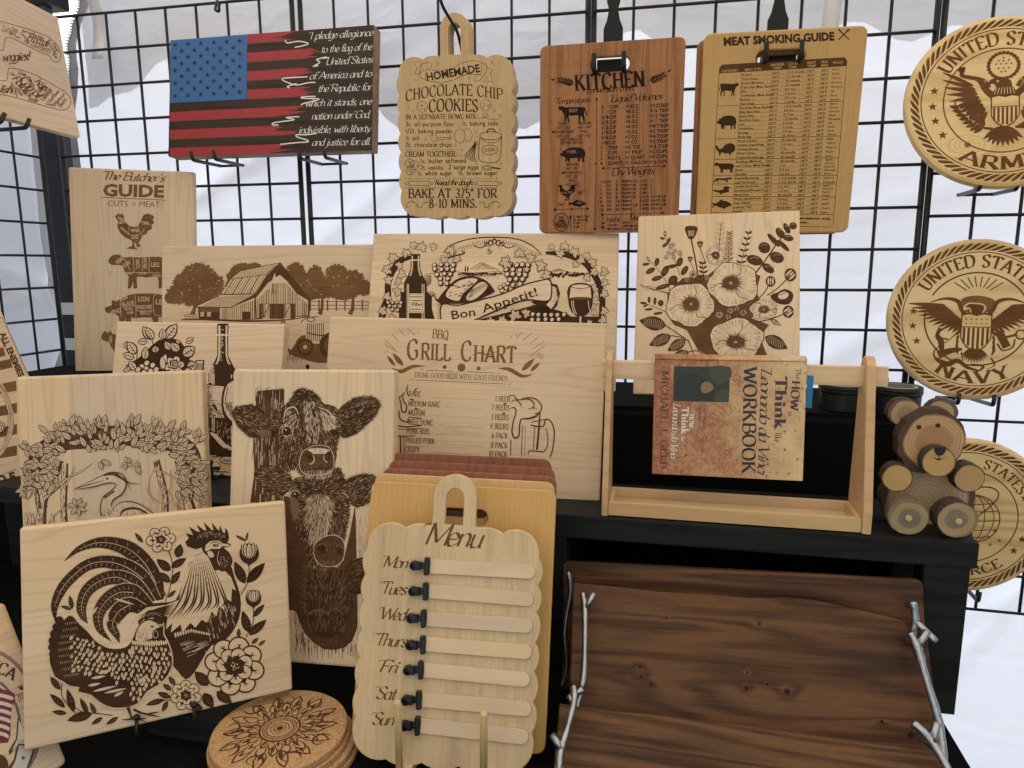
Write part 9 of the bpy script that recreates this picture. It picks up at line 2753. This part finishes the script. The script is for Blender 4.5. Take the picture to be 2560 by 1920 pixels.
# ------------------------------------------------------------------ branch handles on the walnut trays
def handle(key, pts, rs, forks, zl=0.026):
	"""cast twig: knuckled stem standing off the tray on two posts"""
	g = BQ[key]
	P = catmull([(x, y, zl + dz) for x, y, dz in pts], 5)
	rr = random.Random(len(key) + int(pts[0][0] * 1000))
	rad = [float(np.interp(i / (len(P) - 1), np.linspace(0, 1, len(rs)), rs)) * rr.uniform(.92, 1.18) for i in range(len(P))]
	ms = [tube_me('handle', P, rad, 9)]
	for f in forks:
		ms.append(tube_me('handle', catmull([(x, y, zl + dz) for x, y, dz in f], 3), [rs[0] * 1.1] * (3 * (len(f) - 1)) + [rs[0] * .9], 8))
	for k in (0.14, 0.86):
		p = P[int(k * (len(P) - 1))]
		ms.append(tube_me('handle', [(p[0], p[1], 0.0), (p[0], p[1], p[2])], 0.0042, 8))
	put('branch_handle', join_me('branch_handle', ms), M_STEEL, g)
w1 = .455
handle('tray1', [(-.213, .186, 0), (-.209, .165, 0), (-.207, .12, .002), (-.207, .08, 0), (-.214, .045, .002), (-.213, .018, 0)], [.0036, .0042, .0034, .0046, .0036, .0034], [[(-.209, .165, 0), (-.197, .186, .003)], [(-.214, .045, .002), (-.226, .058, .004)], [(-.213, .03, 0), (-.205, .012, .004)]])
handle('tray1', [(.197, .165, 0), (.203, .148, 0), (.208, .11, .002), (.216, .065, 0), (.215, .03, .002), (.216, .004, 0)], [.0042, .0052, .004, .0048, .0045, .004], [[(.203, .148, 0), (.216, .168, .004)], [(.215, .03, .002), (.195, .046, .005)]])
handle('tray0', [(-.228, .182, 0), (-.224, .155, 0), (-.232, .10, .002), (-.229, .05, 0), (-.236, .02, 0)], [.0045, .0034, .003, .0028, .0028], [])
handle('tray0', [(.222, .170, 0), (.224, .145, 0), (.221, .125, 0), (.228, .07, .002), (.226, .03, 0)], [.0045, .0045, .0038, .0036, .0034], [[(.224, .145, 0), (.240, .128, .006), (.243, .124, .006)]])
handle('tray2', [(-.203, .115, 0), (-.200, .098, .002), (-.204, .07, 0), (-.210, .035, .002), (-.208, .005, 0)], [.004, .0042, .0034, .0044, .0036], [[(-.209, .04, .002), (-.222, .055, .004)], [(-.200, .105, 0), (-.190, .112, .004)]])
handle('tray2', [(.184, .118, .004), (.200, .102, .002), (.214, .07, 0), (.220, .035, .002), (.216, .005, 0)], [.0044, .0046, .004, .0044, .004], [[(.202, .10, .002), (.208, .120, .008)]])

# ------------------------------------------------------------------ cork trivets
def cork_mat():
	m, nt, b, ns, ls = nodes('cork')
	tc = ns.new('ShaderNodeTexCoord')
	v = nd(ns, 'ShaderNodeTexVoronoi', i_Scale=420.0)
	n = nd(ns, 'ShaderNodeTexNoise', i_Scale=260.0, i_Detail=4.0)
	for q in (v, n):
		ls.new(tc.outputs['Object'], q.inputs['Vector'])
	c = mix_(ns, ls, v.outputs['Color'], (0.40, 0.22, 0.095), (0.56, 0.345, 0.16))
	f = math_(ns, ls, 'MULTIPLY', math_(ns, ls, 'SUBTRACT', n.outputs[0], 0.58), 8.0, clamp=True)
	c = mix_(ns, ls, f, c, (0.24, 0.115, 0.045))
	ls.new(c, b.inputs['Base Color'])
	b.inputs['Roughness'].default_value = 0.9
	bump_(ns, ls, b, n.outputs[0], 0.8, 0.0015)
	return m
M_CORK = cork_mat()
def trivet(key, label, x, y, z, r=.087, rz=0):
	g = empty('cork_trivet', label, 'trivet', Matrix.Translation((x, y, z)) @ Matrix.Rotation(R(rz), 4, 'Z'))
	put('base', slab('base', circle(r, 96), 0.008, 0.0015), M_CORK, g)
	put('raised_top', slab('raised_top', circle(r - .003, 96), 0.0095, 0.002), M_CORK, g, (0, 0, .0097))
	BQ[key] = g
	SHEET[key] = (r, 0, [[-1, 1], [1, 1], [1, -1], [-1, -1]])
	return g
tz_ = .8815 + .008
trivet('cork2', 'lower round cork trivet, showing only its rim', -.4540, .739, tz_)
trivet('cork', 'upper round cork trivet burnt with a sunflower mandala', -.4637, .7368, tz_ + .0180, rz=18)
def art_cork():
	a = Art('cork', local=True)
	a.z = .0099
	rr = random.Random(7)
	for n, r0, r1, w in ((14, .50, .86, .17), (18, .40, .66, .14), (22, .30, .50, .10)):
		for i in range(n):
			t = 2 * math.pi * (i + .5 * (n == 18)) / n
			e = rr.uniform(-.06, .04)
			a.leaf(r0 * math.cos(t), r0 * math.sin(t), (r1 + e) * math.cos(t + .05), (r1 + e) * math.sin(t + .05), w, 0)
			a.leaf((r0 + .015) * math.cos(t), (r0 + .015) * math.sin(t), (r1 + e - .04) * math.cos(t + .05), (r1 + e - .04) * math.sin(t + .05), w * .74, 1)
			if rr.random() < .6:
				a.leaf(r0 * math.cos(t), r0 * math.sin(t), (r0 * .4 + r1 * .6) * math.cos(t), (r0 * .4 + r1 * .6) * math.sin(t), w * .35, 0)
	for i in range(9):
		t = i * .698 + .2
		c = (.72 * math.cos(t), .72 * math.sin(t))
		P = [(c[0] + (.17 - .016 * k) * math.cos(t + 1.2 + k * .62), c[1] + (.17 - .016 * k) * math.sin(t + 1.2 + k * .62)) for k in range(9)]
		a.line(P, [.008, .03, .035, .03, .024, .02, .016, .012, .006], 0, 3)
		a.layer()
	a.disc(0, 0, .30, 0, n=32); a.disc(0, 0, .27, 1, n=32)
	for r in (.24, .19, .08):
		a.ring(0, 0, r, .014, 0, n=30)
	for k in range(40):
		t = k * .157
		a.disc(.215 * math.cos(t), .215 * math.sin(t), .011, 0, n=6); a.disc(.13 * math.cos(t * 1.5), .13 * math.sin(t * 1.5), .010, 0, n=6)
	a.disc(0, 0, .05, 0, n=14)
	a.done([burn('cork_burn', (0.085, 0.038, 0.022)), M_CORK])
art_cork()
